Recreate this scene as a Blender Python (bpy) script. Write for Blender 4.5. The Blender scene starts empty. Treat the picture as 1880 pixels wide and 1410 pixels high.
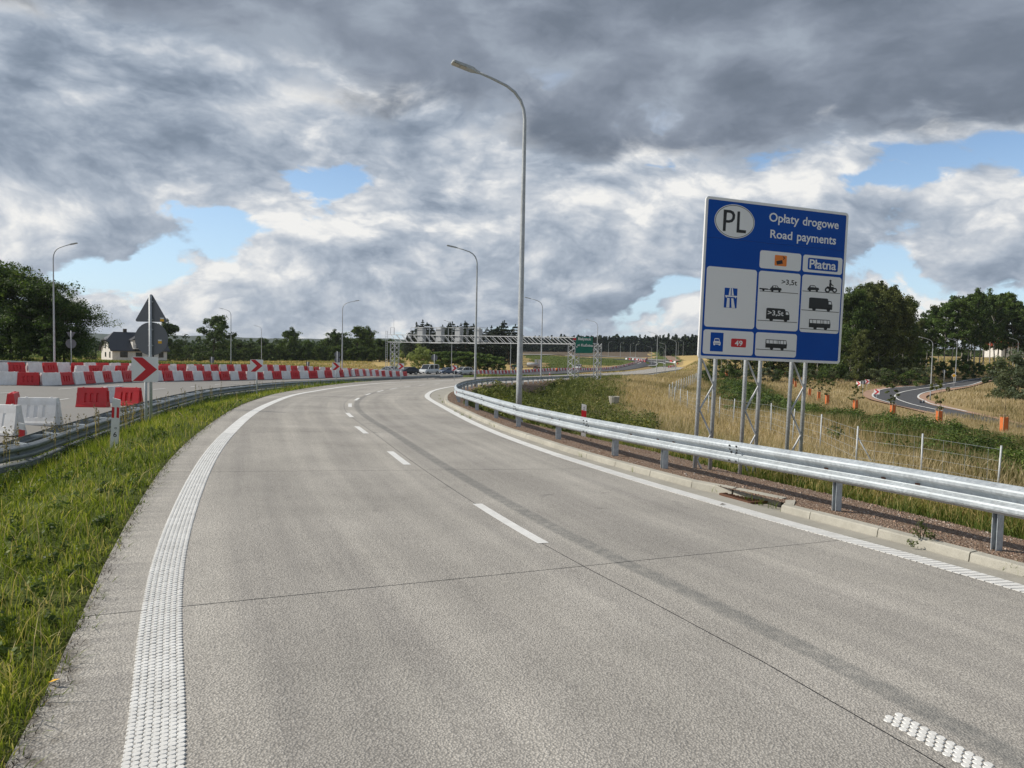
import bpy, math, random
import numpy as np
from mathutils import Vector, Matrix
# ------------------------------------------------------------------ camera numbers
F, CX, CY, H = 1294.0, 940.0, 705.0, 1.75
PITCH, ROLL = math.atan(64 / 1294.0), 0.02

def ray(px, py):
    x = np.asarray(px, float) - CX
    y = CY - np.asarray(py, float)
    c, s = math.cos(ROLL), math.sin(ROLL)
    x, y = x * c - y * s, x * s + y * c
    c, s = math.cos(PITCH), math.sin(PITCH)
    z = np.full_like(x, F)
    return np.stack([x, z * c + y * s, -z * s + y * c], -1)

def at_dist(px, py, d):
    """point seen at (px,py) of the photograph, d metres ahead"""
    r = ray(px, py)
    return np.array([r[0], r[1], r[2]]) * (d / r[1]) + np.array([0, 0, H])

def catmull(P, n=8):
    P = np.asarray(P, float)
    if len(P) < 3:
        t = np.linspace(0, 1, n + 1)[:, None]
        return P[0] * (1 - t) + P[1] * t
    Q = np.vstack([2 * P[0] - P[1], P, 2 * P[-1] - P[-2]])
    out = []
    for i in range(1, len(Q) - 2):
        p0, p1, p2, p3 = Q[i - 1:i + 3]
        d1 = max(np.linalg.norm(p2 - p1), 1e-6)
        m1 = (p2 - p0) / max(np.linalg.norm(p2 - p1) + np.linalg.norm(p1 - p0), 1e-6) * d1
        m2 = (p3 - p1) / max(np.linalg.norm(p3 - p2) + np.linalg.norm(p2 - p1), 1e-6) * d1
        for k in range(n):
            t = k / n
            out.append((2*t**3-3*t*t+1)*p1 + (t**3-2*t*t+t)*m1 + (-2*t**3+3*t*t)*p2 + (t**3-t*t)*m2)
    out.append(P[-1])
    return np.array(out)

def cumlen(P):
    return np.concatenate([[0], np.cumsum(np.linalg.norm(np.diff(P[:, :2], axis=0), axis=1))])

def resample(P, step):
    s = cumlen(P)
    n = max(2, int(round(s[-1] / step)) + 1)
    t = np.linspace(0, s[-1], n)
    return np.stack([np.interp(t, s, P[:, k]) for k in range(P.shape[1])], -1)

def smooth01(t):
    t = np.clip(t, 0, 1)
    return t * t * (3 - 2 * t)

# ------------------------------------------------------------------ height of the land
GY = np.array([-400, -60, 0, 10, 20, 30, 44, 55, 77, 95, 119, 142, 154, 200, 300, 3000.])
GZ = np.array([1.5, .6, 0, -.13, -.29, -.5, -.88, -1.15, -1.85, -2.3, -2.95, -3.7, -4.0, -5.0, -5.8, -5.8])
_yy = np.linspace(-400, 3000, 3401)
_k = np.exp(-np.linspace(-2, 2, 21) ** 2); _k /= _k.sum()
_zz = np.convolve(np.pad(np.interp(_yy, GY, GZ), 10, mode='edge'), _k, 'valid')
def R(x, y):
    """surface of the slip road"""
    return np.interp(y, _yy, _zz) - 0.032 * x * (1 - smooth01((y - 12) / 28.0))

CP = [  # (px, py, metres ahead) read from things of known size
 (70,785,23),(12,800,21),(172,752,29),(90,707,50),(250,704,60),(410,699,72),(500,699,79),(560,698,83),(620,697.2,88),(700,697.3,104),
 (0,712,46),(-200,715,44),(98,677.5,66),(-200,676,62),(300,676,88),(500,681,112),
 (720,689,127),(790,688,142),(845,687,150),(900,688.5,185),(960,685.5,210),(1010,684.5,228),(1062,680.5,285),(640,684,115),
 (130,669,80),(200,668,190),(424,672,121),(628,681,92),(300,664,190),
 (450,667,180),(560,664,250),(640,666,200),(740,662,280),(850,655,330),(500,672,140),(760,672,200),(880,668,250),
 (940,674,235),(1000,650,420),(1100,647,620),(1200,645.5,650),(1260,653,420),(1250,672,320),(1040,660,380),
 (1200,664,400),(1130,657,480),(1100,676,300),(1080,664,360),
 (1095,695,119),(1205,693,154),(1240,684,215),(1290,664,330),
 (1228,729,72),(1282,697,120),(1346,776,42),(1415,796,37),(1505,832,29),(1570,865,24),(1690,885,22.5),(1790,905,21.5),(1960,930,21),
 (1842,802,48.5),(1723,784,59.6),(1638,769,68),(1569,758.5,75),(1441,692,190),(1510,735,100),
 (1700,738,110),(1752,713,146),(1810,697,185),(1610,714,138),(1625,735,116),(1900,690,200),(1880,735,100),(1960,760,80),
 (1560,690,170),(1400,687,180),(1700,682,190),(1840,680,200),
 (1180,740,66),(1150,700,100),(1000,700,84),(1170,716,82),
]
CW = [  # (x, y, z) read or reasoned in metres
 (-6.2,8.4,-.45),(-7.4,13,-.38),(-9.0,17,-.4),(-4.2,4,-.15),(-5.3,4,-.4),(-7.9,9,-1.1),(-6.3,5,-.9),(-5.2,0,-.8),(-4.5,-6,-.7),(-12.3,34,-.85),(-12.8,44,-1.05),(-12,8,-1.15),(-22,10,-1.1),(-14,30,-1.35),(-30,0,-1.0),(-10,-12,-.9),
 (-6,85,-2.5),(0,95,-2.6),(-10,78,-2.2),
 (9,9,-.75),(11,9.5,-1.5),(15,10,-2.1),(20,10,-2.6),(6,13,-.75),(4.9,12,-.48),(5.5,11,-.5),(6.4,8,-.42),(7.5,6,-.5),(8.2,14,-1.2),(11,15,-2.1),(4.2,17,-.85),(6.5,19,-1.7),(9,21,-2.35),
 (1.7,22,-1.2),(3.6,26,-2.1),(-.6,27,-1.15),(1.6,32,-2.2),(-1.2,38,-1.5),(2,44,-2.7),(-1.4,50,-1.8),(-1,60,-1.95),(4,56,-3.1),
 (6,66,-3.9),(9.4,66,-4.2),(9.5,52,-3.5),(5,76,-3.4),(12.5,62,-3.2),(13,84,-3.2),(9,40,-2.9),(16,55,-2.7),(20,75,-3.0),
 (14,-5,-1.0),(24,0,-2.4),(-6,-8,.1),(0,-25,.25),(12,-30,0),(-30,-20,-.4),(40,-30,-2.6),(-60,30,-.6),(-60,-40,-.3),
 (60,20,-3),(60,45,-3.9),(100,60,-4),(110,150,-3.3),(150,230,-1),(40,300,-5.6),
 (-150,190,-3.8),(-100,120,-1.8),(-110,60,-.8),(-300,300,-5),(-150,400,-4),(-600,600,-6),(0,900,2),(400,800,3),(-400,900,-5),
 (300,300,1),(300,0,-3),(-300,0,-1),(0,-300,0),(900,900,3),(0,2500,-3),(-1500,2000,-8),(1800,1800,2),(1500,-1500,0),(-1800,-1500,0),(2500,0,0),(-2500,0,-3),(0,-2500,0)]
LT = [(-420,925,8.5),(-200,880,10.5),(0,829,14),(59,811,15),(118,793,17),(200,767.5,20.5),(268,745,25),(350,724,33),(400,714.5,39),(470,706.5,46),(530,701.5,53),(600,698.2,62),(680,694,72),(760,690.6,82),(833,687.6,92),(850,687.4,95)]
LTW = np.array([at_dist(*q) for q in LT]) - [0, 0, .75]     # foot of the left guard rail
_cp = [at_dist(*p) for p in CP] + [np.array(p, float) for p in CW] + list(LTW)
_cp = np.array(_cp)
def _phi(d, c): return np.sqrt(d * d + c * c)
_c = np.clip(np.hypot(_cp[:, 0], _cp[:, 1]) * .22, 2.0, 60)
_A = _phi(np.hypot(_cp[:, None, 0] - _cp[None, :, 0], _cp[:, None, 1] - _cp[None, :, 1]), _c[None, :])
_A -= np.eye(len(_cp)) * 0.02 * 0
_P = np.column_stack([np.ones(len(_cp)), _cp[:, :2] / 1000.])
_M = np.block([[_A, _P], [_P.T, np.zeros((3, 3))]])
_reg = np.zeros(len(_M)); _reg[:len(_cp)] = -0.35 * _c / 8
_w = np.linalg.lstsq(_M + np.diag(_reg), np.concatenate([_cp[:, 2], np.zeros(3)]), rcond=None)[0]
def T(x, y):
    x = np.asarray(x, float); y = np.asarray(y, float)
    sh = x.shape; x = x.ravel(); y = y.ravel()
    out = np.empty_like(x)
    for a in range(0, len(x), 20000):
        xs, ys = x[a:a+20000], y[a:a+20000]
        d = np.hypot(xs[:, None] - _cp[None, :, 0], ys[:, None] - _cp[None, :, 1])
        out[a:a+20000] = _phi(d, _c[None, :]) @ _w[:-3] + _w[-3] + (_w[-2] * xs + _w[-1] * ys) / 1000.
    return out.reshape(sh)

def hit_on(fn, P, dz=0.0):
    """points of the land (or of a level dz above it) seen at photograph positions P"""
    P = np.asarray(P, float)
    d = ray(P[:, 0], P[:, 1]); d = d / d[:, 1:2]
    ts = np.geomspace(1.2, 2500, 500)
    X = d[:, None, 0] * ts; Y = np.broadcast_to(ts, X.shape); Z = H + d[:, None, 2] * ts
    below = Z < fn(X, Y) + dz
    i = np.where(below.any(1), below.argmax(1), len(ts) - 1); i = np.maximum(i, 1)
    a, b = ts[i - 1].copy(), ts[i].copy()
    for _ in range(30):
        m = (a + b) / 2
        u = (H + d[:, 2] * m) < fn(d[:, 0] * m, m) + dz
        b = np.where(u, m, b); a = np.where(u, a, m)
    m = (a + b) / 2
    return np.stack([d[:, 0] * m, m, fn(d[:, 0] * m, m) + dz], -1)

def px_line(fn, P, n=8, dz=0.0, step=None):
    Q = catmull(hit_on(fn, P, dz)[:, :2], n)
    if step: Q = resample(Q, step)
    return Q

# slip road, from its centre joint and its edges
C_PX = [(1990,1560),(1720,1400),(1400,1200),(1100,1060),(880,930),(750,843),(690,797),(640,762),(631,744),(640,733),(665,722.5),(697,715),(747,707.5),(802,702.5),(870,699),(960,695.5),(1080,690.8),(1170,684.5),(1215,678.5),(1232,673.5)]
PL_PX = [(-200,1700),(20,1400),(72,1300),(130,1190),(165,1112),(215,1000),(265,905),(330,823),(390,775),(457,738),(534,717.5),(610,706.3),(680,700),(760,694.8),(867,692.5),(960,690),(1060,687),(1110,685),(1170,680),(1205,674.5),(1222,670)]
LL_PX = [(236,1800),(268,1400),(290,1180),(319,1000),(372,860),(427,787),(490,744),(560,721),(640,709),(740,701.2),(867,696),(960,692.6),(1060,688),(1170,681),(1215,673.5)]  # middle of the left white line
RL_PX = [(2080,1138),(1880,1079.6),(1756,1046.6),(1629,1011.5),(1500,973.6),(1325,926.8),(1206,891.7),(1100,861),(1036,839),(952,812),(876,779.6),(828,754.7),(799,739),(784.5,729.5),(788,721.5),(803,715),(840,708.5),(900,703.6),(1000,698.3),(1100,693.8),(1170,689.4),(1236,680.6)]
KB_PX = [(1880,1054),(1750,1021),(1608,983),(1500,957),(1400,930),(1300,902.5),(1206,877),(1067,840),(971,806),(887,780),(845,762),(822,746),(815,735),(822,724),(850,713.5),(900,706.5),(1000,700),(1100,695.2),(1170,690.8),(1240,681.5)]
# where the pixel curve is traced twice it is sharpened a little by hand
Rc = catmull(hit_on(R, C_PX)[:, :2], 10)
Rc_s = resample(Rc, .5)

def dist_to(poly, x, y):
    x = np.asarray(x, float).ravel(); y = np.asarray(y, float).ravel()
    out = np.empty(len(x)); a, b = poly[:-1], poly[1:]
    ab = b - a; L2 = (ab ** 2).sum(1) + 1e-12
    for k in range(0, len(x), 20000):
        p = np.stack([x[k:k+20000], y[k:k+20000]], -1)
        t = np.clip(((p[:, None] - a) * ab).sum(-1) / L2, 0, 1)
        out[k:k+20000] = np.sqrt((((a + ab * t[..., None]) - p[:, None]) ** 2).sum(-1).min(1))
    return out

Lp = catmull(hit_on(R, PL_PX)[:, :2], 10)
Rp = catmull(hit_on(R, KB_PX)[:, :2], 10)
# ------------------------------------------------------------------ scene, camera, sky, sun
S = bpy.context.scene
COL = S.collection
S.view_settings.view_transform = 'Standard'
S.view_settings.look = 'None'
S.view_settings.exposure = 0.14
S.view_settings.gamma = 1.0
S.view_settings.use_curve_mapping = False
S.cycles.max_bounces = 6; S.cycles.diffuse_bounces = 3; S.cycles.glossy_bounces = 3
S.cycles.transparent_max_bounces = 8; S.cycles.transmission_bounces = 3; S.cycles.volume_bounces = 0
S.cycles.caustics_reflective = False; S.cycles.caustics_refractive = False
cam_d = bpy.data.cameras.new('camera'); cam = bpy.data.objects.new('camera', cam_d); COL.objects.link(cam)
cam_d.sensor_fit = 'HORIZONTAL'; cam_d.sensor_width = 36; cam_d.lens = F / 1880 * 36
cam_d.clip_start = .1; cam_d.clip_end = 9000
_r = ray(CX + 1, CY) - ray(CX, CY); _u = ray(CX, CY - 1) - ray(CX, CY); _b = -ray(CX, CY) / F
cam.matrix_world = Matrix(((_r[0], _u[0], _b[0], 0), (_r[1], _u[1], _b[1], 0), (_r[2], _u[2], _b[2], H), (0, 0, 0, 1)))
S.camera = cam

SUN_EL, SUN_AZ = math.radians(40), math.radians(-88)   # azimuth clockwise from +Y: the sun stands to the left
sun_dir = Vector((math.sin(SUN_AZ) * math.cos(SUN_EL), math.cos(SUN_AZ) * math.cos(SUN_EL), math.sin(SUN_EL)))
sd = bpy.data.lights.new('sun', 'SUN'); sd.energy = 3.7; sd.angle = math.radians(.55); sd.color = (1, .93, .82)
sun = bpy.data.objects.new('sun', sd); COL.objects.link(sun)
sun.rotation_euler = sun_dir.to_track_quat('Z', 'Y').to_euler()

class NT:
    """small node-tree writer"""
    def __init__(s, tree): s.t = tree; s.n = tree.nodes; s.l = tree.links
    def put(s, sock, v):
        if isinstance(v, bpy.types.NodeSocket): s.l.new(v, sock)
        else:
            try: sock.default_value = v
            except Exception: sock.default_value = (v, v, v) if not hasattr(v, '__len__') else (*v, 1)[:len(sock.default_value)]
    def node(s, typ, outs=0, props=None, **ins):
        n = s.n.new(typ)
        for k, v in (props or {}).items(): setattr(n, k, v)
        for k, v in ins.items():
            key = int(k[1:]) if k[0] == 'i' and k[1:].isdigit() else k.replace('_', ' ')
            s.put(n.inputs[key], v)
        return n.outputs[outs]
    def math(s, op, a, b=0.0, c=0.0, clamp=False):
        return s.node('ShaderNodeMath', 0, {'operation': op, 'use_clamp': clamp}, i0=a, i1=b, i2=c)
    def vmath(s, op, a, b=(0, 0, 0), sc=None):
        n = s.n.new('ShaderNodeVectorMath'); n.operation = op
        s.put(n.inputs[0], a)
        if op == 'SCALE': s.put(n.inputs['Scale'], sc)
        else: s.put(n.inputs[1], b)
        return n.outputs['Value' if op in ('LENGTH', 'DOT_PRODUCT') else 0]
    def noise(s, vec, scale, detail=4, rough=.5, dist=0.0, out=0, typ='FBM', dim='3D', lac=2.0):
        return s.node('ShaderNodeTexNoise', out, {'noise_dimensions': dim, 'noise_type': typ, 'normalize': True}, Vector=vec, Scale=scale, Detail=detail, Roughness=rough, Distortion=dist, Lacunarity=lac)
    def ramp(s, fac, stops, interp='LINEAR'):
        n = s.n.new('ShaderNodeValToRGB'); cr = n.color_ramp; cr.interpolation = interp
        while len(cr.elements) < len(stops): cr.elements.new(.5)
        for e, (p, c) in zip(cr.elements, stops):
            e.position = p; e.color = (*c, 1) if hasattr(c, '__len__') else (c, c, c, 1)
        s.put(n.inputs[0], fac); return n.outputs[0]
    def mix(s, fac, a, b, mode='MIX'):
        n = s.n.new('ShaderNodeMix'); n.data_type = 'RGBA'; n.blend_type = mode; n.clamp_factor = True
        def c(v): return v if isinstance(v, bpy.types.NodeSocket) else ((*v, 1)[:4] if hasattr(v, '__len__') else (v, v, v, 1))
        s.put(n.inputs[0], fac)
        for i, v in ((6, a), (7, b)):
            v = c(v)
            if isinstance(v, tuple): n.inputs[i].default_value = v
            else: s.l.new(v, n.inputs[i])
        return n.outputs[2]
    def maprange(s, v, a, b, c=0.0, d=1.0, smooth=False):
        return s.node('ShaderNodeMapRange', 0, {'interpolation_type': 'SMOOTHSTEP' if smooth else 'LINEAR', 'clamp': True}, Value=v, From_Min=a, From_Max=b, To_Min=c, To_Max=d)
    def xyz(s, v):
        n = s.n.new('ShaderNodeSeparateXYZ'); s.put(n.inputs[0], v); return n.outputs
    def comb(s, x, y, z): return s.node('ShaderNodeCombineXYZ', 0, None, X=x, Y=y, Z=z)

def make_world():
    w = bpy.data.worlds.new('World'); S.world = w; w.use_nodes = True
    w.node_tree.nodes.clear(); k = NT(w.node_tree)
    sky = k.node('ShaderNodeTexSky', 0, {'sky_type': 'NISHITA', 'sun_disc': False, 'sun_elevation': SUN_EL, 'sun_rotation': SUN_AZ % (2 * math.pi), 'altitude': 150, 'air_density': 1.0, 'dust_density': .6, 'ozone_density': 1.3})
    D = k.node('ShaderNodeTexCoord', 0); x, y, z = k.xyz(D)
    az = k.math('ARCTAN2', x, y)
    def coords(V):
        x_, y_, z_ = k.xyz(V); zc = k.math('ADD', k.math('MAXIMUM', z_, 0.0), .95)
        P = k.vmath('ADD', k.comb(k.math('DIVIDE', x_, zc), k.math('DIVIDE', y_, zc), k.math('MULTIPLY', z_, 1.25)), SKY_SEED)
        W1 = k.vmath('SUBTRACT', k.noise(P, 3.2, 2, .5, out=1), (.5, .5, .5))
        P1 = k.vmath('ADD', P, k.vmath('SCALE', W1, sc=.12))
        W2 = k.vmath('SUBTRACT', k.noise(P1, 18.0, 3, .55, out=1), (.5, .5, .5))
        return P1, k.vmath('ADD', P1, k.vmath('SCALE', W2, sc=.035))
    P1, P2 = coords(D)
    _, off = coords(k.vmath('ADD', D, (-.024, -.006, .022)))
    def blob(dx, dz, rx, rz, amp):
        a = k.math('DIVIDE', k.math('SUBTRACT', az, dx), rx); b = k.math('DIVIDE', k.math('SUBTRACT', z, dz), rz)
        e = k.math('EXPONENT', k.math('MULTIPLY', k.math('ADD', k.math('MULTIPLY', a, a), k.math('MULTIPLY', b, b)), -1.0))
        return k.math('MULTIPLY', e, amp)
    def field(L):
        v = 0.0
        for q_ in L: v = k.math('ADD', blob(*q_), v)
        return v
    n1 = k.noise(P2, 6.6, 9, .52)                                   # cloud mass
    n2 = k.noise(off, 6.6, 9, .52)                                  # the same, a step nearer the sun
    mid = k.noise(k.vmath('ADD', P2, (5, 2, 3)), 15.0, 7, .56)
    bil = k.math('ABSOLUTE', k.math('SUBTRACT', mid, .5))           # cauliflower folds
    big = k.noise(k.vmath('ADD', P1, (9, 4, 2)), 2.1, 2, .5)
    fine = k.noise(P2, 38.0, 6, .6)
    c_ = lambda v, m: k.math('MULTIPLY', k.math('SUBTRACT', v, .5), m)
    dens = k.math('ADD', k.math('ADD', n1, field(SKY_BLOBS)), k.math('ADD', c_(big, .25), k.math('ADD', c_(mid, .22), c_(fine, .05))))
    cover = k.maprange(dens, .375, .435, smooth=True)
    lim = k.math('ADD', k.math('MULTIPLY', az, -.06), .262)
    edge = k.math('ADD', z, k.math('ADD', c_(n1, .20), k.math('ADD', c_(big, .20), k.math('ADD', c_(mid, .12), field(SKY_EDGE)))))
    bank = k.maprange(edge, lim, k.math('ADD', lim, .075), smooth=True)
    cover = k.math('MAXIMUM', cover, bank)
    lit = k.math('MULTIPLY', k.math('SUBTRACT', n1, n2), 3.6)
    t = k.math('ADD', k.math('SUBTRACT', .80, k.math('MULTIPLY', k.math('SUBTRACT', dens, .46), 1.55)), lit)
    t = k.math('ADD', t, k.math('SUBTRACT', k.math('MULTIPLY', bil, 2.1), .20))
    t = k.math('ADD', t, c_(fine, .35))
    t = k.math('SUBTRACT', t, field(SKY_DARK))
    t = k.math('ADD', k.math('MULTIPLY', t, .80), .10)
    cl = k.ramp(t, [(0, (.215, .265, .335)), (.25, (.30, .355, .435)), (.5, (.43, .485, .56)), (.72, (.60, .635, .68)), (.88, (.78, .79, .795)), (1, (.91, .90, .87))])
    u_ = k.math('ADD', k.math('ADD', n1, c_(mid, .30)), k.math('ADD', c_(big, .5), c_(fine, .10)))
    bk = k.ramp(u_, [(.30, (.36, .41, .48)), (.42, (.26, .30, .365)), (.55, (.185, .22, .275)), (.72, (.135, .165, .21))])
    cl = k.mix(1.0, k.mix(bank, cl, bk), (.90, .905, .915), 'MULTIPLY')
    skyc = k.mix(1.0, sky, (.115, .125, .135), 'MULTIPLY')
    skyc = k.mix(k.maprange(z, .0, .26, .72, 0.05), skyc, (.56, .735, .90))
    col = k.mix(cover, skyc, cl)
    gnd = k.maprange(z, -.02, 0.0)
    col = k.mix(gnd, (.12, .13, .09), col)
    bg = k.node('ShaderNodeBackground', 0, None, Color=col, Strength=1.0)
    k.l.new(bg, k.node('ShaderNodeOutputWorld', 0).node.inputs[0]) if False else None
    o = k.n.new('ShaderNodeOutputWorld'); k.l.new(bg, o.inputs[0])
    w.cycles.sampling_method = 'MANUAL'; w.cycles.sample_map_resolution = 512
SKY_SEED = (3.1, 1.7, 0.4)
# soft patches in the sky: (azimuth, sine of elevation, width, height, amount)
SKY_BLOBS = [(-.38, .36, .28, .09, .20), (-.30, .22, .12, .05, .10), (-.50, .30, .2, .06, .06), (-.26, .225, .07, .03, -.21), (-.40, .165, .22, .014, -.12), (-.60, .145, .20, .03, -.10), (-.30, .150, .10, .012, -.10), (-.50, .085, .25, .02, -.10), (.455, .215, .07, .018, -.18), (.56, .245, .06, .018, -.14), (-.385, .28, .025, .02, -.08),
             (.0, .2, .32, .12, .10), (-.5, .24, .25, .055, .12), (.62, .12, .2, .06, .06), (-.36, .19, .06, .02, .10), (-.15, .07, .3, .03, .05)]
SKY_DARK = [(-.35, .37, .25, .05, .07), (-.42, .29, .2, .05, .02), (.45, .12, .3, .05, .08), (-.50, .25, .20, .05, .15), (-.60, .20, .15, .04, .08), (.52, .16, .10, .03, .10), (.05, .24, .16, .06, -.20), (.20, .20, .10, .05, -.12), (-.55, .36, .10, .03, -.25), (-.70, .26, .06, .05, -.25), (.66, .17, .10, .04, -.20), (-.15, .30, .10, .05, -.10), (-.1, .03, 2, .03, -.05)]
SKY_EDGE = [(-.62, .34, .22, .07, -.06), (-.25, .40, .25, .05, .04), (.25, .28, .20, .05, .05), (-.25, .40, .2, .05, .02)]
make_world()

# ------------------------------------------------------------------ object and mesh writers
def tag(o, label=None, cat=None, group=None, kind=None):
    if label: o['label'] = label
    if cat: o['category'] = cat
    if group: o['group'] = group
    if kind: o['kind'] = kind
    return o
def empty(name, loc, rz=0.0, label=None, cat=None, group=None, ry=0.0, parent=None):
    o = bpy.data.objects.new(name, None); COL.objects.link(o)
    o.empty_display_size = .2; o.location = loc; o.rotation_euler = (0, ry, rz)
    if parent: o.parent = parent
    return tag(o, label, cat, group)
def copy_tree(o, parent=None):
    c = o.copy(); COL.objects.link(c); c.parent = parent
    for ch in o.children: copy_tree(ch, c)
    return c

class MB:
    """collects faces for one mesh"""
    def __init__(s): s.v = []; s.f = []; s.sm = []; s.mi = []; s.m = 0; s.uv = None
    def face(s, idx, smooth=False): s.f.append(tuple(idx)); s.sm.append(smooth); s.mi.append(s.m)
    def poly(s, pts, smooth=False):
        a = len(s.v); s.v += [tuple(p) for p in pts]; s.face(range(a, a + len(pts)), smooth)
    def box(s, c, d, rz=0.0, M=None, taper=1.0):
        a = len(s.v); cz, sz = math.cos(rz), math.sin(rz)
        for k in (-1, 1):
            t = taper if k > 0 else 1.0
            for i, j in ((-1, -1), (1, -1), (1, 1), (-1, 1)):
                x, y, z = i * d[0] / 2 * t, j * d[1] / 2 * t, k * d[2] / 2
                p = (c[0] + x * cz - y * sz, c[1] + x * sz + y * cz, c[2] + z)
                if M is not None: p = tuple(M @ Vector(p))
                s.v.append(p)
        for q in ((3, 2, 1, 0), (4, 5, 6, 7), (0, 1, 5, 4), (1, 2, 6, 5), (2, 3, 7, 6), (3, 0, 4, 7)): s.face([a + i for i in q])
        return s
    def tube(s, path, r, n=8, caps=True, smooth=True):
        P = [Vector(p) for p in path]; rr = r if hasattr(r, '__len__') else [r] * len(P)
        up = None; rings = []
        for i, p in enumerate(P):
            d = (P[min(i + 1, len(P) - 1)] - P[max(i - 1, 0)]).normalized()
            if up is None:
                up = Vector((0, 0, 1)) if abs(d.z) < .9 else Vector((1, 0, 0))
            x = up.cross(d).normalized(); yv = d.cross(x).normalized(); up = yv
            a = len(s.v); rings.append(a)
            for k in range(n):
                t = 2 * math.pi * k / n + math.pi / n
                s.v.append(tuple(p + (x * math.cos(t) + yv * math.sin(t)) * rr[i]))
        for a, b in zip(rings, rings[1:]):
            for k in range(n): s.face((a + k, a + (k + 1) % n, b + (k + 1) % n, b + k), smooth)
        if caps:
            s.face([rings[0] + k for k in reversed(range(n))]); s.face([rings[-1] + k for k in range(n)])
        return s
    def bar(s, a, b, w, h=None):
        """square bar from a to b"""
        return s.tube([a, b], (w if h is None else (w + h) / 2) * .7071, 4, True, False)
    def prism(s, pts, d, M=None):
        """polygon pts (x,z) pushed out along y from d[0] to d[1]"""
        n = len(pts); a = len(s.v)
        for y in d:
            for x, z in pts:
                p = Vector((x, y, z)); s.v.append(tuple(M @ p if M is not None else p))
        s.face([a + i for i in range(n)]); s.face([a + n + i for i in reversed(range(n))])
        for i in range(n): s.face((a + (i + 1) % n, a + i, a + n + i, a + n + (i + 1) % n))
        return s
    def loft(s, rings, closed=True, smooth=False, caps=True):
        ids = []
        for r in rings:
            ids.append(len(s.v)); s.v += [tuple(p) for p in r]
        n = len(rings[0])
        for a, b in zip(ids, ids[1:]):
            for k in range(n if closed else n - 1): s.face((a + k, a + (k + 1) % n, b + (k + 1) % n, b + k), smooth)
        if caps and closed:
            s.face([ids[0] + k for k in reversed(range(n))]); s.face([ids[-1] + k for k in range(n)])
        return s
    def mesh(s, name, mats):
        me = bpy.data.meshes.new(name); me.from_pydata(s.v, [], s.f)
        if not isinstance(mats, (list, tuple)): mats = [mats]
        for m in mats: me.materials.append(m)
        me.polygons.foreach_set('use_smooth', s.sm); me.polygons.foreach_set('material_index', s.mi)
        if s.uv:
            l = me.uv_layers.new(name='UVMap'); li = np.empty(len(me.loops), np.int32); me.loops.foreach_get('vertex_index', li)
            l.data.foreach_set('uv', np.asarray(s.uv, np.float32)[li].ravel())
        me.update(); return me
    def build(s, name, mats, parent=None, loc=None):
        o = bpy.data.objects.new(name, s.mesh(name, mats)); COL.objects.link(o)
        if parent: o.parent = parent
        if loc is not None: o.location = loc
        return o
def np_mesh(name, V, Fc, mat, parent=None, attr=None, smooth=False, uv=None):
    """V (n,3), Fc (m,k) all faces with k corners"""
    me = bpy.data.meshes.new(name); V = np.asarray(V, np.float32); Fc = np.asarray(Fc, np.int32); k = Fc.shape[1]
    me.vertices.add(len(V)); me.vertices.foreach_set('co', V.ravel())
    me.loops.add(Fc.size); me.loops.foreach_set('vertex_index', Fc.ravel())
    me.polygons.add(len(Fc)); me.polygons.foreach_set('loop_start', np.arange(0, Fc.size, k, dtype=np.int32))
    me.polygons.foreach_set('loop_total', np.full(len(Fc), k, np.int32))
    me.polygons.foreach_set('use_smooth', np.full(len(Fc), smooth))
    for a, arr in (attr or {}).items():
        dom = 'POINT' if len(arr) == len(V) else 'FACE'
        t = me.attributes.new(a, 'FLOAT', dom); t.data.foreach_set('value', np.asarray(arr, np.float32))
    if uv is not None:
        l = me.uv_layers.new(name='UVMap'); l.data.foreach_set('uv', np.asarray(uv, np.float32)[Fc.ravel()].ravel())
    me.materials.append(mat); me.update(calc_edges=True); me.validate()
    o = bpy.data.objects.new(name, me); COL.objects.link(o)
    if parent: o.parent = parent
    return o
def share(name, me, parent, loc=(0, 0, 0), rot=(0, 0, 0)):
    o = bpy.data.objects.new(name, me); COL.objects.link(o); o.parent = parent; o.location = loc; o.rotation_euler = rot; return o
# ------------------------------------------------------------------ materials
MATS = {}
def mat(name, fn=None, color=None, rough=.6, metal=0.0, spec=.5, **kw):
    m = bpy.data.materials.new(name); m.use_nodes = True; m.node_tree.nodes.clear(); k = NT(m.node_tree)
    b = k.n.new('ShaderNodeBsdfPrincipled'); o = k.n.new('ShaderNodeOutputMaterial'); k.l.new(b.outputs[0], o.inputs[0])
    b.inputs['Roughness'].default_value = rough; b.inputs['Metallic'].default_value = metal; b.inputs['Specular IOR Level'].default_value = spec
    if color is not None: b.inputs['Base Color'].default_value = (*color, 1)
    if fn: fn(k, b)
    MATS[name] = m; return m
def objc(k): return k.node('ShaderNodeTexCoord', 3)
def geoP(k): return k.node('ShaderNodeNewGeometry', 0)
def bump(k, b, h, dist, strength=1.0):
    k.put(b.inputs['Normal'], k.node('ShaderNodeBump', 0, None, Strength=strength, Distance=dist, Height=h))
def uvxy(k):
    return k.xyz(k.node('ShaderNodeUVMap', 0))
def bandf(k, v, c, w, soft):
    return k.maprange(k.math('ABSOLUTE', k.math('SUBTRACT', v, c)), w, w + soft, 1, 0, True)

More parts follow.
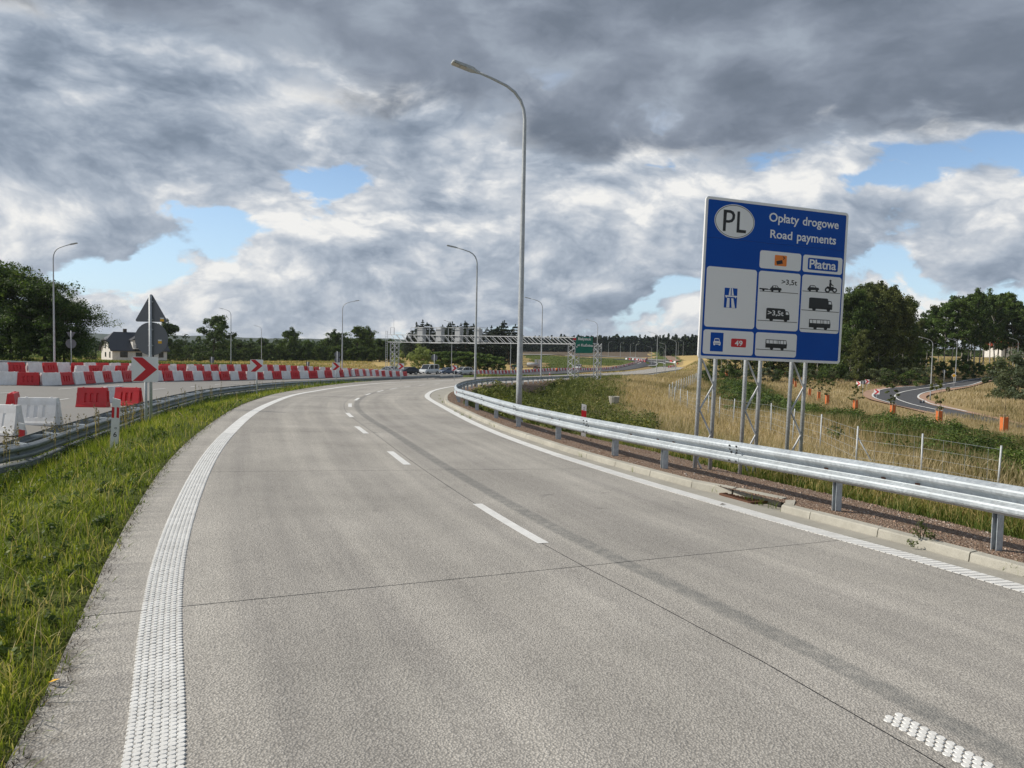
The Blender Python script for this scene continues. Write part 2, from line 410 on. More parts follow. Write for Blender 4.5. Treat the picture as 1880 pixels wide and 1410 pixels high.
def concrete_road(k, b):
    P = geoP(k); u, v, _ = uvxy(k)
    n_f = k.noise(P, 60, 3, .65); n_s = k.node('ShaderNodeTexVoronoi', 0, {'feature': 'F1'}, Vector=P, Scale=85.0)
    sp = k.ramp(n_s, [(.08, 1.0), (.30, .68), (.60, .24)])
    c = k.mix(k.math('MULTIPLY', n_f, 1.0), (.125, .121, .114), (.43, .418, .395))
    c = k.mix(.62, c, sp, 'MULTIPLY')
    c = k.mix(1.0, c, (2.38, 2.33, 2.25), 'MULTIPLY')
    L = k.noise(P, .55, 5, .6); c = k.mix(1.0, c, k.ramp(L, [(.3, .84), (.7, 1.13)]), 'MULTIPLY')
    # streaks along the driving direction, a little tyre wear, the dark trace beside the lane line
    st = k.noise(k.comb(k.math('MULTIPLY', u, 3.2), k.math('MULTIPLY', v, .12), 0.0), 1.0, 5, .6)
    c = k.mix(1.0, c, k.ramp(st, [(.3, (.84, .84, .85)), (.7, (1.12, 1.12, 1.11))]), 'MULTIPLY')
    br = k.noise(k.comb(k.math('MULTIPLY', u, .5), k.math('MULTIPLY', v, 9.0), 3.0), 1.0, 4, .6)
    c = k.mix(k.math('MULTIPLY', k.maprange(u, -3.1, -3.6, 0, 1), .8), c, k.mix(1.0, c, k.ramp(br, [(.35, (.74, .74, .76)), (.6, (1.10, 1.1, 1.1))]), 'MULTIPLY'))
    for cc, w, a in ((-2.35, .22, .16), (-.95, .2, .12), (1.05, .22, .14), (2.5, .2, .1)):
        c = k.mix(k.math('MULTIPLY', bandf(k, u, cc, w, .45), a), c, (.115, .11, .108))
    tr = k.math('MULTIPLY', bandf(k, u, .42, .06, .07), k.ramp(k.noise(P, 9, 4, .6), [(.35, .45), (.6, 1)]))
    c = k.mix(k.math('MULTIPLY', tr, .58), c, (.135, .142, .142))

    spots = k.ramp(k.noise(P, 3.1, 2, .5), [(.70, 0.0), (.78, .45)])
    c = k.mix(spots, c, (.16, .155, .15))
    # dirt that gathers at the grass edge
    edge = k.math('MULTIPLY', k.maprange(u, -3.55, -3.75, 0, 1), k.ramp(k.noise(P, 7, 4, .6), [(.45, 0.0), (.6, .7)]))
    c = k.mix(edge, c, (.07, .055, .035))
    c = k.mix(1.0, c, k.ramp(k.node('ShaderNodeObjectInfo', 5), [(0, (.955, .955, .96)), (1, (1.035, 1.03, 1.025))]), 'MULTIPLY')
    k.put(b.inputs['Base Color'], c)
    bump(k, b, k.math('ADD', n_f, k.math('MULTIPLY', n_s, -.9)), .0055, .9)
mat('concrete_road', concrete_road, rough=.82, spec=.3)
def concrete(c1, c2, sc=14.0, bd=.003):
    def fn(k, b):
        P = geoP(k); c = k.mix(k.noise(P, sc, 6, .65), c1, c2)
        c = k.mix(k.ramp(k.noise(P, 1.7, 5, .6), [(.4, 0.0), (.75, .45)]), c, tuple(.55 * q for q in c1))
        c = k.mix(k.ramp(k.noise(P, 130, 2, .5), [(.55, 0.0), (.72, .35)]), c, (.13, .12, .10))
        k.put(b.inputs['Base Color'], c); bump(k, b, k.noise(P, sc * 6, 4, .6), bd)
    return fn
mat('kerb_concrete', concrete((.37, .355, .305), (.57, .55, .48)), rough=.85, spec=.3)
mat('gutter_concrete', concrete((.34, .325, .285), (.47, .45, .395), 9.), rough=.85, spec=.3)
mat('joint_sealant', color=(.012, .012, .013), rough=.5)
mat('joint_gap', color=(.05, .048, .045), rough=.9)
def paint_fn(k, b):
    P = geoP(k); c = k.mix(k.ramp(k.noise(P, 5, 6, .65), [(.3, 0.0), (.7, .75)]), (.86, .86, .84), (.62, .615, .59))
    c = k.mix(k.ramp(k.noise(P, 55, 3, .6), [(.6, 0.0), (.75, .55)]), c, (.38, .37, .35))
    k.put(b.inputs['Base Color'], c); bump(k, b, k.noise(P, 70, 3, .6), .002)
mat('road_paint', paint_fn, rough=.55)
def asphalt(base):
    def fn(k, b):
        P = geoP(k); c = k.mix(k.noise(P, 25, 4, .7), tuple(q * .8 for q in base), tuple(q * 1.25 for q in base))
        c = k.mix(k.math('MULTIPLY', k.noise(P, .35, 4, .6), .5), c, tuple(q * 1.5 for q in base)); k.put(b.inputs['Base Color'], c)
    return fn
mat('asphalt', asphalt((.078, .080, .086)), rough=.85, spec=.3)
mat('grey_concrete_far', asphalt((.235, .228, .215)), rough=.85, spec=.3)
def gravel_fn(k, b):
    P = geoP(k); v = k.n.new('ShaderNodeTexVoronoi'); v.inputs['Scale'].default_value = 42; k.l.new(P, v.inputs['Vector'])
    r = k.xyz(v.outputs['Color'])[0]
    c = k.ramp(r, [(0, (.21, .135, .09)), (.35, (.38, .255, .18)), (.7, (.46, .34, .26)), (1, (.60, .50, .41))])
    c = k.mix(k.maprange(v.outputs['Distance'], .3, .7, 0, .75), c, (.10, .065, .045))
    c = k.mix(k.ramp(k.noise(P, 1.1, 4, .6), [(.45, 0.0), (.7, .6)]), c, (.29, .195, .13))
    k.put(b.inputs['Base Color'], c); bump(k, b, k.math('MULTIPLY', v.outputs['Distance'], -1.0), .03)
mat('gravel', gravel_fn, rough=.95, spec=.2)
mat('stone_chip', lambda k, b: k.put(b.inputs['Base Color'], k.ramp(k.node('ShaderNodeAttribute', 2, {'attribute_name': 'rnd'}), [(0, (.15, .09, .065)), (.4, (.30, .20, .15)), (.75, (.42, .33, .27)), (1, (.62, .56, .50))])), rough=.9, spec=.2)
mat('brick_paving', asphalt((.36, .235, .17)), rough=.9, spec=.2)
def galv(c1, c2, r1, metal=.55):
    def fn(k, b):
        P = objc(k); v = k.node('ShaderNodeTexVoronoi', 1, {'feature': 'F1'}, Vector=P, Scale=34.0)
        s = k.xyz(v)[0]; n = k.noise(P, 2.3, 6, .6)
        c = k.mix(s, c1, c2); c = k.mix(1.0, c, k.ramp(n, [(.3, .84), (.7, 1.12)]), 'MULTIPLY')
        st = k.noise(k.vmath('MULTIPLY', P, (7, 7, .9)), 1.5, 5, .6)
        c = k.mix(k.ramp(st, [(.55, 0.0), (.8, .45)]), c, (.22, .22, .215))
        k.put(b.inputs['Base Color'], c); k.put(b.inputs['Roughness'], k.math('ADD', k.math('MULTIPLY', s, .12), r1))
        bump(k, b, k.noise(P, 28, 3, .5), .0012)
    return fn
mat('galvanised', galv((.42, .47, .51), (.55, .60, .64), .55, .3), metal=.3)
mat('galvanised_dull', galv((.25, .28, .30), (.36, .395, .42), .55, .3), metal=.3)
mat('galvanised_pole', galv((.42, .45, .475), (.54, .57, .59), .50, .3), metal=.3)
mat('bolt_metal', color=(.10, .105, .11), rough=.4, metal=.8)
mat('rust', color=(.13, .06, .035), rough=.8)
mat('sign_back', color=(.16, .168, .185), rough=.5, metal=.3)
mat('sign_white', lambda k, b: k.put(b.inputs['Base Color'], k.mix(k.noise(objc(k), 2.2, 5, .6), (.86, .86, .87), (.80, .805, .81))), rough=.38)
def blue_fn(k, b):
    P = objc(k); c = k.mix(k.noise(P, 1.4, 5, .6), (.001, .062, .36), (.002, .082, .44)); k.put(b.inputs['Base Color'], c)
mat('sign_blue', blue_fn, rough=.45, spec=.2)
mat('sign_black', color=(.014, .014, .016), rough=.45)
mat('sign_red', color=(.60, .012, .022), rough=.4)
mat('sign_orange', color=(.85, .22, .012), rough=.4)
mat('sign_green', color=(.0, .165, .115), rough=.4)
mat('sign_yellow', color=(.85, .46, .015), rough=.4)
mat('sign_edge', color=(.42, .43, .44), rough=.4, metal=.3)
def plastic(c, dirt):
    def fn(k, b):
        P = objc(k); n = k.noise(k.vmath('MULTIPLY', P, (1, 1, .5)), 3.0, 6, .65)
        oi = k.node('ShaderNodeObjectInfo', 5)
        q = k.mix(k.ramp(n, [(.35, 0.0), (.75, .7)]), c, dirt)
        q = k.mix(k.ramp(k.noise(P, 9, 5, .7), [(.58, 0.0), (.72, .45)]), q, tuple(.6 * v for v in dirt))
        q = k.mix(k.math('MULTIPLY', oi, .25), q, dirt)
        k.put(b.inputs['Base Color'], q)
    return fn
mat('plastic_red', plastic((.66, .016, .024), (.42, .03, .03)), rough=.38)
mat('plastic_white', plastic((.86, .865, .87), (.62, .60, .57)), rough=.42)
mat('delineator_white', plastic((.84, .84, .84), (.50, .49, .46)), rough=.5)
mat('orange_mesh', plastic((.78, .20, .045), (.42, .13, .05)), rough=.7)
mat('stake_wood', color=(.36, .27, .17), rough=.8)
mat('bark', lambda k, b: k.put(b.inputs['Base Color'], k.mix(k.noise(geoP(k), 3, 5, .6), (.055, .045, .035), (.15, .13, .11))), rough=.9, spec=.1)
mat('pine_bark', lambda k, b: k.put(b.inputs['Base Color'], k.mix(k.noise(geoP(k), 2, 5, .6), (.07, .055, .045), (.20, .15, .12))), rough=.9, spec=.1)
mat('pale_bark', lambda k, b: k.put(b.inputs['Base Color'], k.mix(k.noise(geoP(k), 2, 5, .6), (.20, .19, .165), (.50, .48, .44))), rough=.9, spec=.1)
def leaf_mat(name, stops, trans=.35, rough=.55):
    m = bpy.data.materials.new(name); m.use_nodes = True; m.node_tree.nodes.clear(); k = NT(m.node_tree)
    a = k.node('ShaderNodeAttribute', 2, {'attribute_name': 'rnd'})
    c = k.ramp(a, stops)
    c = k.mix(1.0, c, k.ramp(k.node('ShaderNodeObjectInfo', 5), [(0, (.82, .86, .85)), (.5, (1, 1, 1)), (1, (1.16, 1.1, .95))]), 'MULTIPLY')
    d = k.node('ShaderNodeBsdfPrincipled', 0, None, Base_Color=c, Roughness=rough); d.node.inputs['Specular IOR Level'].default_value = .25
    t = k.node('ShaderNodeBsdfTranslucent', 0, None, Color=k.mix(1.0, c, (1.25, 1.3, .7), 'MULTIPLY'))
    mx = k.node('ShaderNodeMixShader', 0, None, i0=trans, i1=d, i2=t)
    o = k.n.new('ShaderNodeOutputMaterial'); k.l.new(mx, o.inputs[0]); MATS[name] = m; return m
leaf_mat('leaf_dark', [(0, (.032, .058, .016)), (.5, (.085, .135, .034)), (1, (.18, .235, .062))])
leaf_mat('leaf_mid', [(0, (.05, .09, .02)), (.5, (.115, .18, .042)), (1, (.21, .28, .08))])
leaf_mat('leaf_light', [(0, (.16, .20, .065)), (.5, (.30, .35, .12)), (1, (.46, .50, .22))])
leaf_mat('leaf_olive', [(0, (.05, .065, .02)), (.5, (.12, .145, .048)), (1, (.22, .235, .09))])
leaf_mat('leaf_silver', [(0, (.05, .07, .035)), (.5, (.12, .15, .09)), (1, (.24, .28, .19))])
leaf_mat('pine_needles', [(0, (.010, .022, .010)), (.5, (.026, .046, .018)), (1, (.062, .088, .034))], .15)
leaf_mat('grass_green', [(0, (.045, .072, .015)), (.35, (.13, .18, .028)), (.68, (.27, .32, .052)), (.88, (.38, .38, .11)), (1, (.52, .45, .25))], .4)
leaf_mat('grass_verge', [(0, (.04, .08, .016)), (.35, (.11, .16, .032)), (.55, (.22, .23, .07)), (.8, (.44, .345, .15)), (1, (.60, .48, .26))], .35)
leaf_mat('grass_dry', [(0, (.12, .14, .045)), (.25, (.27, .225, .115)), (.6, (.46, .365, .22)), (1, (.62, .52, .35))], .3)
leaf_mat('weeds', [(0, (.03, .055, .016)), (.4, (.075, .12, .03)), (.75, (.14, .20, .05)), (.93, (.23, .27, .085)), (1, (.50, .46, .33))], .3)
leaf_mat('slope_weeds', [(0, (.055, .075, .022)), (.35, (.12, .15, .042)), (.7, (.22, .235, .08)), (.93, (.36, .31, .14)), (1, (.52, .42, .24))], .3)
leaf_mat('litter', [(0, (.02, .014, .009)), (.6, (.07, .05, .03)), (1, (.20, .15, .08))], .1)
leaf_mat('seed_head', [(0, (.10, .09, .05)), (.5, (.22, .19, .11)), (1, (.36, .31, .19))], .2)
mat('gantry_paint', plastic((.60, .62, .64), (.45, .46, .47)), rough=.5, metal=.2)
# ------------------------------------------------------------------ the land
def G(x, y):
    """height of the land: the interpolated terrain, pulled to the slip road beside it"""
    x = np.asarray(x, float); y = np.asarray(y, float); sh = x.shape; x = x.ravel(); y = y.ravel()
    t = T(x, y); d = dist_to(Rcx, x, y)
    near = np.where(y < 60, 1.0, np.clip(1 - (y - 60) / 60, 0.35, 1))
    w = 1 - smooth01((d - 3.6 - 2.3 * smooth01((y - 26) / 34.0)) / (2.6 / near))
    return (t * (1 - w) + R(x, y) * w).reshape(sh)
_d0 = np.array([.33, -.944])
def extend(P):
    a = P[0]
    E = np.array([a + _d0 * q + np.array([q * q * .0006, 0]) for q in (90, 60, 40, 25, 14, 7, 3)])
    return np.vstack([E, P])
Rcx = resample(extend(Rc), 1.5)
def smooth_line(P, w, it=2):
    P = P.copy()
    for _ in range(it):
        Q = np.stack([np.convolve(np.pad(P[:, k], w, mode='reflect', reflect_type='odd'), np.ones(2 * w + 1) / (2 * w + 1), 'valid') for k in (0, 1)], -1); P = Q
    return P
Cx = smooth_line(resample(extend(Rc), .25), 5); Lx = extend(Lp); Kx = extend(Rp)
LLx = extend(catmull(hit_on(R, LL_PX)[:, :2], 10)); RLx = extend(catmull(hit_on(R, RL_PX)[:, :2], 10))
_cs = cumlen(Cx)
def cpoint(s):
    p = np.array([np.interp(s, _cs, Cx[:, 0]), np.interp(s, _cs, Cx[:, 1])])
    e = .6
    q = np.array([np.interp(s + e, _cs, Cx[:, 0]), np.interp(s + e, _cs, Cx[:, 1])]) - np.array([np.interp(s - e, _cs, Cx[:, 0]), np.interp(s - e, _cs, Cx[:, 1])])
    q /= np.linalg.norm(q); return p, q, np.array([q[1], -q[0]])       # position, heading, right-hand normal
def offset_of(poly, s):
    """distance to the right of the centre joint at which poly crosses station s"""
    p, h, n = cpoint(s)
    t = (poly - p) @ h; o = (poly - p) @ n
    i = np.where((t[:-1] <= 0) & (t[1:] > 0))[0]
    if len(i) == 0: return None
    c = [o[j] + (o[j + 1] - o[j]) * (-t[j]) / (t[j + 1] - t[j]) for j in i]
    return min(c, key=abs)
S0 = _cs[np.argmin(np.linalg.norm(Cx - hit_on(R, [(1060, 1048)])[0, :2], axis=1))]   # first joint in view
SE = _cs[-1] - 4
st_s = np.arange(S0 - 60, SE, .5)
def offs(poly, lo, hi):
    v = np.array([np.nan if (q := offset_of(poly, s)) is None or not (lo < q < hi) else q for s in st_s])
    ok = ~np.isnan(v); v = np.interp(st_s, st_s[ok], v[ok])
    kk = np.ones(9) / 9; return np.convolve(np.pad(v, 4, mode='edge'), kk, 'valid')
oL, oLL, oRL, oK = offs(Lx, -9, -1), offs(LLx, -8, -1), offs(RLx, 1, 7), offs(Kx, 1, 8)
oK = np.maximum(oK, oRL + .32); oL = np.minimum(oL, oLL - .25)
def off(arr, s): return float(np.interp(s, st_s, arr))
def on_road(s, o, dz=0.0):
    p, h, n = cpoint(s); q = p + n * o; return (q[0], q[1], float(R(q[0], q[1])) + dz)

def gmat(k, b):
    P = geoP(k); a = k.node('ShaderNodeAttribute', 2, {'attribute_name': 'cover'})
    n = k.noise(P, .5, 6, .62); m = k.noise(P, .06, 5, .6); f = k.noise(P, 9, 5, .7)
    green = k.mix(n, (.055, .085, .02), (.15, .175, .048)); dry = k.mix(n, (.27, .20, .095), (.45, .34, .18))
    corn = k.mix(m, (.46, .34, .14), (.58, .44, .20))
    t = k.math('ADD', a, k.math('MULTIPLY', k.math('SUBTRACT', m, .5), .7))
    c = k.mix(k.maprange(t, .35, .65, smooth=True), green, dry)
    c = k.mix(k.maprange(a, 1.4, 1.8), c, corn)
    far = k.math('MAXIMUM', k.maprange(a, 2.4, 2.8), 0.0)
    c = k.mix(far, c, k.mix(n, (.125, .10, .07), (.17, .135, .10)))
    c = k.mix(1.0, c, k.ramp(f, [(.3, .62), (.7, 1.3)]), 'MULTIPLY')
    k.put(b.inputs['Base Color'], c); bump(k, b, f, .06)
mat('land', gmat, rough=.95, spec=.1)

def cover(x, y):
    """0 green, 1 dry grass, 2 ripe field, 3 ploughed"""
    c = np.full(x.shape, .25)
    u = x / np.maximum(y, 1) + .006 * np.sin(x * .11 + y * .05) + .004 * np.sin(y * .21 - x * .07); y = y + 6 * np.sin(x * .06) + 3 * np.sin(x * .17 + 1)
    dr = smooth01((x - 9.5) / 3) * smooth01((y - 8) / 4)
    dr = dr * np.where((y > 20) & (u < .10), .0, 1)
    c = np.maximum(c, dr * .9)
    strip = np.exp(-((np.hypot(x - 17, y - 31) ) / 14) ** 2)
    c = np.where((y > 190) & (u > -.15) & (u < .045), 1.25, c)
    c = np.where((y > 150) & (y <= 260) & (x > -160) & (u < -.02), .75, c)
    c = np.where((y > 185) & (y < 320) & (u > -.2) & (u < -.035), 1.9, c)
    c = np.where((y > 200) & (y < 330) & (u > -.035) & (u < .04), 1.7, c)
    c = np.where((y > 330) & (u > .02) & (u < .24), .3, c)
    c = np.where((y > 430) & (u > -.05) & (u < .20), 2.9, c)
    c = np.where((y > 360) & (y < 640) & (u > .235) & (u < .34), 2.0, c)
    return c
def make_land():
    az = np.concatenate([np.arange(-180, -60, 3), np.arange(-60, -42, .8), np.arange(-42, 44, .22), np.arange(44, 60, .8), np.arange(60, 180, 3)])
    rr = np.concatenate([[.6], np.geomspace(1.2, 60, 130), np.geomspace(61, 420, 120), np.geomspace(430, 3600, 40)])
    A, Rr = np.meshgrid(np.radians(az), rr, indexing='ij')
    X = Rr * np.sin(A); Y = Rr * np.cos(A); Z = G(X, Y)
    n = len(az); m = len(rr)
    dR = dist_to(Rcx, X, Y).reshape(X.shape) - 1.8 * smooth01((Y - 26) / 34.0)
    under = (1 - smooth01((dR - 3.0) / 1.6)); Z = Z - .09 * under - .012
    Z -= np.where(Rr > 120, .05, 0)
    V = np.vstack([np.stack([X.ravel(), Y.ravel(), Z.ravel()], -1), [[0, 0, float(G(np.array([0.]), np.array([0.]))[0]) - .1]]])
    i = np.arange(n)[:, None]; j = np.arange(m - 1)[None]
    a = (i * m + j).ravel(); b = (((i + 1) % n) * m + j).ravel()
    Fq = np.stack([a, a + 1, b + 1, b], -1)
    o = np_mesh('ground', V, Fq[:, ::-1], MATS['land'], attr={'cover': np.append(cover(X, Y).ravel(), .2)}, smooth=True)
    c = n * m
    tag(o, kind='structure')
    tri = np.array([[c, (q % n) * m, ((q + 1) % n) * m] for q in range(n)])
    o2 = np_mesh('ground_underfoot', V, tri[:, ::-1], MATS['land'], parent=o)
    me = o2.data
make_land()

def lerp_line(A, B, n):
    A = np.asarray(A); B = np.asarray(B)
    ta = cumlen(A); tb = cumlen(B); t = np.linspace(0, 1, n)
    a = np.stack([np.interp(t * ta[-1], ta, A[:, k]) for k in (0, 1)], -1); b = np.stack([np.interp(t * tb[-1], tb, B[:, k]) for k in (0, 1)], -1)
    return a, b
def sheet(name, A, B, fn, dz, material, n=80, m=6, parent=None, kind=None, thick=0):
    a, b = lerp_line(A, B, n); t = np.linspace(0, 1, m)[None, :, None]
    P = a[:, None] * (1 - t) + b[:, None] * t
    Z = fn(P[..., 0], P[..., 1]) + dz
    V = np.concatenate([P, Z[..., None]], -1).reshape(-1, 3)
    i = np.arange(n - 1)[:, None]; j = np.arange(m - 1)[None]; q = (i * m + j).ravel()
    Fq = np.stack([q, q + 1, q + m + 1, q + m], -1)
    v = V[Fq[0]]; nz = np.cross(v[1] - v[0], v[2] - v[0])[2]
    if nz < 0: Fq = Fq[:, ::-1]
    o = np_mesh(name, V, Fq, MATS[material], parent=parent, smooth=True)
    if kind: tag(o, kind=kind)
    return o
def band(name, line, w, fn, dz, material, parent=None, n=None, kind=None):
    """a strip of width w along a line"""
    L = np.asarray(line); d = np.gradient(L, axis=0); d /= np.linalg.norm(d, axis=1)[:, None] + 1e-9
    nn = np.stack([d[:, 1], -d[:, 0]], -1)
    return sheet(name, L - nn * w / 2, L + nn * w / 2, fn, dz, material, n or len(L), 2, parent, kind)

# ---- the slip road: slabs between joints
road = empty('slip_road', (0, 0, 0)); tag(road, kind='structure')
def road_cell(name, s0, s1, lo, hi, gap, material, parent, step=1.0, m=4, dz=0.0, z2=0.0):
    n = max(2, int(round((s1 - s0) / step)) + 1); ss = np.linspace(s0 + gap, s1 - gap, n); mb = MB(); uv = []
    for s in ss:
        a, b = lo(s), hi(s)
        for j in range(m + 1):
            o = a + (b - a) * j / m; p = on_road(s, o, dz); mb.v.append(p); uv.append((o, s))
    for i in range(n - 1):
        for j in range(m):
            q = i * (m + 1) + j; mb.face((q, q + 1, q + m + 2, q + m + 1), True)
    # rim
    rim = [(i * (m + 1)) for i in range(n)] + [(n - 1) * (m + 1) + j for j in range(1, m + 1)] + [i * (m + 1) + m for i in range(n - 2, -1, -1)] + [j for j in range(m - 1, 0, -1)]
    base = len(mb.v)
    for r in rim:
        x, y, z = mb.v[r]; mb.v.append((x, y, z)); uv.append(uv[r])
    for r in rim:
        x, y, z = mb.v[r]; mb.v.append((x, y, z - .05)); uv.append(uv[r])
    N = len(rim)
    for i in range(N):
        j = (i + 1) % N; mb.face((base + i, base + j, base + N + j, base + N + i))
    mb.uv = uv
    return mb.build(name, MATS[material], parent)
cuts = [S0 - 60, S0 - 45, S0 - 30, S0 - 20, S0 - 15, S0 - 10, S0 - 5] + [S0 + 5 * i for i in range(0, 23)]
cuts += [S0 + 130, S0 + 160, S0 + 200, SE]
for a, b in zip(cuts, cuts[1:]):
    stp = 1.0 if a < S0 + 110 else 3.0
    road_cell('concrete_slab', a, b, lambda s: off(oL, s), lambda s: -.006, .006 if a < S0 + 60 else .0, 'concrete_road', road, stp)
    road_cell('concrete_slab', a, b, lambda s: .006, lambda s: off(oRL, s) + .15, .006 if a < S0 + 60 else .0, 'concrete_road', road, stp)
    road_cell('gutter_slab', a, b, lambda s: off(oRL, s) + .162, lambda s: max(off(oK, s), off(oRL, s) + .2), .003, 'gutter_concrete', road, stp, 1, -.004)
def road_band(name, sa, sb, c, w, dz, material, step=.5):
    ss = np.arange(sa, sb + step, step); mb = MB()
    for s in ss:
        o = c(s) if callable(c) else c
        mb.v += [on_road(s, o - w / 2, dz), on_road(s, o + w / 2, dz)]
    for i in range(len(ss) - 1): mb.face((2 * i, 2 * i + 1, 2 * i + 3, 2 * i + 2), True)
    return mb.build(name, MATS[material], road)
road_band('joint_sealant', S0 - 58, S0 + 70, 0.0, .034, -.001, 'joint_sealant')
for i in range(-4, 16):
    s = S0 + 5 * i; mb = MB()
    for j in range(9):
        o = off(oL, s) + .02 + (off(oK, s) - .03 - off(oL, s)) * j / 8
        mb.v += [on_road(s - .02, o, -.009), on_road(s + .02, o, -.009)]
    for j in range(8): mb.face((2 * j, 2 * j + 1, 2 * j + 3, 2 * j + 2))
    mb.build('joint_filler', MATS['joint_gap'], road)

# ---- markings: raised dots near by, plain strips farther off
def dots(name, cells, r, hgt, n=7):
    V = []; Fc = []
    ang = np.linspace(0, 2 * np.pi, n, endpoint=False)
    ring0 = np.stack([np.cos(ang), np.sin(ang)], -1)
    for k, (p, h, nn, sc) in enumerate(cells):
        b = len(V)
        for rad, z in ((1, .0), (.84, hgt)):
            for c_, s_ in ring0:
                q = p[:2] + nn * c_ * r[0] * rad * sc + h * s_ * r[1] * rad * sc
                V.append((q[0], q[1], p[2] + z))
        for i in range(n):
            j = (i + 1) % n; Fc.append((b + i, b + j, b + n + j)); Fc.append((b + i, b + n + j, b + n + i))
        for i in range(1, n - 1): Fc.append((b + n, b + n + i, b + n + i + 1))
    o = np_mesh(name, V, Fc, MATS['road_paint'], parent=road); tag(o, kind='stuff'); return o
rng = np.random.default_rng(5)
def dot_cells(s0, s1, c, cols, pc, pr):
    out = []; i = 0; s = s0
    while s < s1:
        p, h, n = cpoint(s); cc = c(s) if callable(c) else c
        for j in range(cols):
            o = cc + (j - (cols - 1) / 2) * pc
            ds = (pr * .5 if j % 2 else 0) + rng.normal(0, pr * .04)
            q = p + n * o + h * ds
            out.append((np.array([q[0], q[1], float(R(q[0], q[1])) + .002]), h, n, rng.uniform(.93, 1.04)))
        s += pr
    return out
smax = S0 + 9.5
_dc = dot_cells(S0 - 6, smax, lambda s: off(oLL, s), 7, .034, .042)
dots('edge_line_dots', _dc, (.0205, .0195), .005)
road_band('edge_line', smax, SE, lambda s: off(oLL, s), .235, .004, 'road_paint')
road_band('edge_line', S0 - 55, S0 - 6, lambda s: off(oLL, s), .235, .004, 'road_paint')
# right line: ribs across the strip, then plain
sR = S0 - 3
cells = []
mbr = MB()
s = S0 - 6
while s < S0 + 6.6:
    c0 = off(oRL, s); g = .006
    pts = [on_road(s + g + .02, c0 - .12, .007), on_road(s + .058 + .02, c0 - .12, .007), on_road(s + .058 - .02, c0 + .12, .007), on_road(s + g - .02, c0 + .12, .007)]
    a = len(mbr.v); mbr.v += pts; mbr.v += [(x, y, z - .006) for x, y, z in pts]
    mbr.face((a + 3, a + 2, a + 1, a)); [mbr.face((a + i, a + (i + 1) % 4, a + 4 + (i + 1) % 4, a + 4 + i)) for i in range(4)]
    s += .064
tag(mbr.build('edge_line_ribs', MATS['road_paint'], road), kind='stuff')
road_band('edge_line', S0 + 6.6, SE, lambda s: off(oRL, s), .235, .004, 'road_paint')
road_band('edge_line', S0 - 55, S0 - 6, lambda s: off(oRL, s), .235, .004, 'road_paint')
def s_at(px, py):
    p = hit_on(R, [(px, py)])[0, :2]; d = np.linalg.norm(Cx - p, axis=1); s = _cs[d.argmin()]; q, h, n = cpoint(s)
    return s, float((p - q) @ n)
dash_px = [((1595,1303),(1850,1425)),((868,926),(999,992)),((712,830),(752,852)),((657,784.5),(672,796)),((638.5,758),(645,766)),((640,747),(645.5,741.5)),((652,735),(659,731)),((671,725.5),(680,722.5)),((693.5,719.5),(702.5,717)),((717.5,714.8),(726,712.6)),((743,710.7),(752,709)),((770,707.7),(779.5,706.4)),((797,705.2),(807,704.3))]
for i, (a, b) in enumerate(dash_px):
    (s1, o1), (s2, o2) = s_at(*a), s_at(*b)
    lo, hi = min(s1, s2), max(s1, s2); oc = (o1 + o2) / 2
    if i == 0:
        dots('lane_dash_dots', dot_cells(lo, hi, oc, 4, .038, .046), (.0225, .0215), .004)
    else:
        road_band('lane_dash', lo, hi, oc, .12, .004, 'road_paint', .3)
# ------------------------------------------------------------------ kerb, gravel verge, other carriageways
kerb = empty('kerb', (0, 0, 0)); tag(kerb, kind='structure')
rnd = random.Random(11)
def kerb_path(s0, s1, o, prof, name='kerb_stone', gap=.006, seg=3, parent=None):
    rings = []
    jit = rnd.uniform(-.004, .004)
    for i in range(seg):
        s = s0 + gap + (s1 - s0 - 2 * gap) * i / (seg - 1); ring = []
        for d, z in prof:
            ring.append(on_road(s, (o(s) if callable(o) else o) + d, z + jit))
        rings.append(ring)
    mb = MB().loft(rings); return mb.build(name, MATS['kerb_concrete'], parent or kerb)
KP = [(0, -.06), (.022, .072), (.035, .086), (.15, .092), (.15, -.06)]
s_in0, _ = s_at(1440, 938); s_in1, _ = s_at(1286, 897)
s_in0, s_in1 = min(s_in0, s_in1), max(s_in0, s_in1)
s = S0 - 14
stones = []
while s < S0 + 44:
    e = s + 1.0
    if s < s_in0 < e - .02: e = s_in0
    if s >= s_in0 - .01 and s < s_in1 - .01: s = s_in1; continue
    kerb_path(s, e, lambda q: off(oK, q), KP); s = e
for a, b in ((S0 - 58, S0 - 14), (S0 + 44, S0 + 110)):
    kerb_path(a, b, lambda q: off(oK, q), KP, 'kerb_run', 0, int((b - a) / 2) + 2)
# recessed gully: stones set back round a rusty grate
dn = .5; ln = s_in1 - s_in0
def oin(q): return off(oK, q)
def flank(sa, oa, sb, ob, name='kerb_stone'):
    rings = []
    a = np.array(on_road(sa, oa)); b = np.array(on_road(sb, ob)); d = b - a; d[2] = 0; L = np.linalg.norm(d); d /= L; n = np.array([d[1], -d[0], 0])
    if n @ np.array([*cpoint(sa)[2], 0]) < 0: n = -n
    for t in (.01, L - .01):
        rings.append([tuple(a + (b - a) * t / L + n * dd + np.array([0, 0, zz])) for dd, zz in KP])
    MB().loft(rings).build(name, MATS['kerb_concrete'], kerb)
m1 = s_in1 - .05; m0 = s_in0 + .32
flank(s_in1, oin(s_in1) + .0, (m1 + m0) / 2 + .1, oin(m1) + .24)
flank((m1 + m0) / 2 + .09, oin(m1) + .24, m0, oin(m0) + .32)
flank(m0 - .02, oin(m0) + .34, s_in0, oin(s_in0) + .02)
gr = empty('drain_gully', on_road((s_in0 + s_in1) / 2, oin(s_in0) + .12, .0), label='rusty drain grate set in a kerb recess beside the right white line', cat='drain')
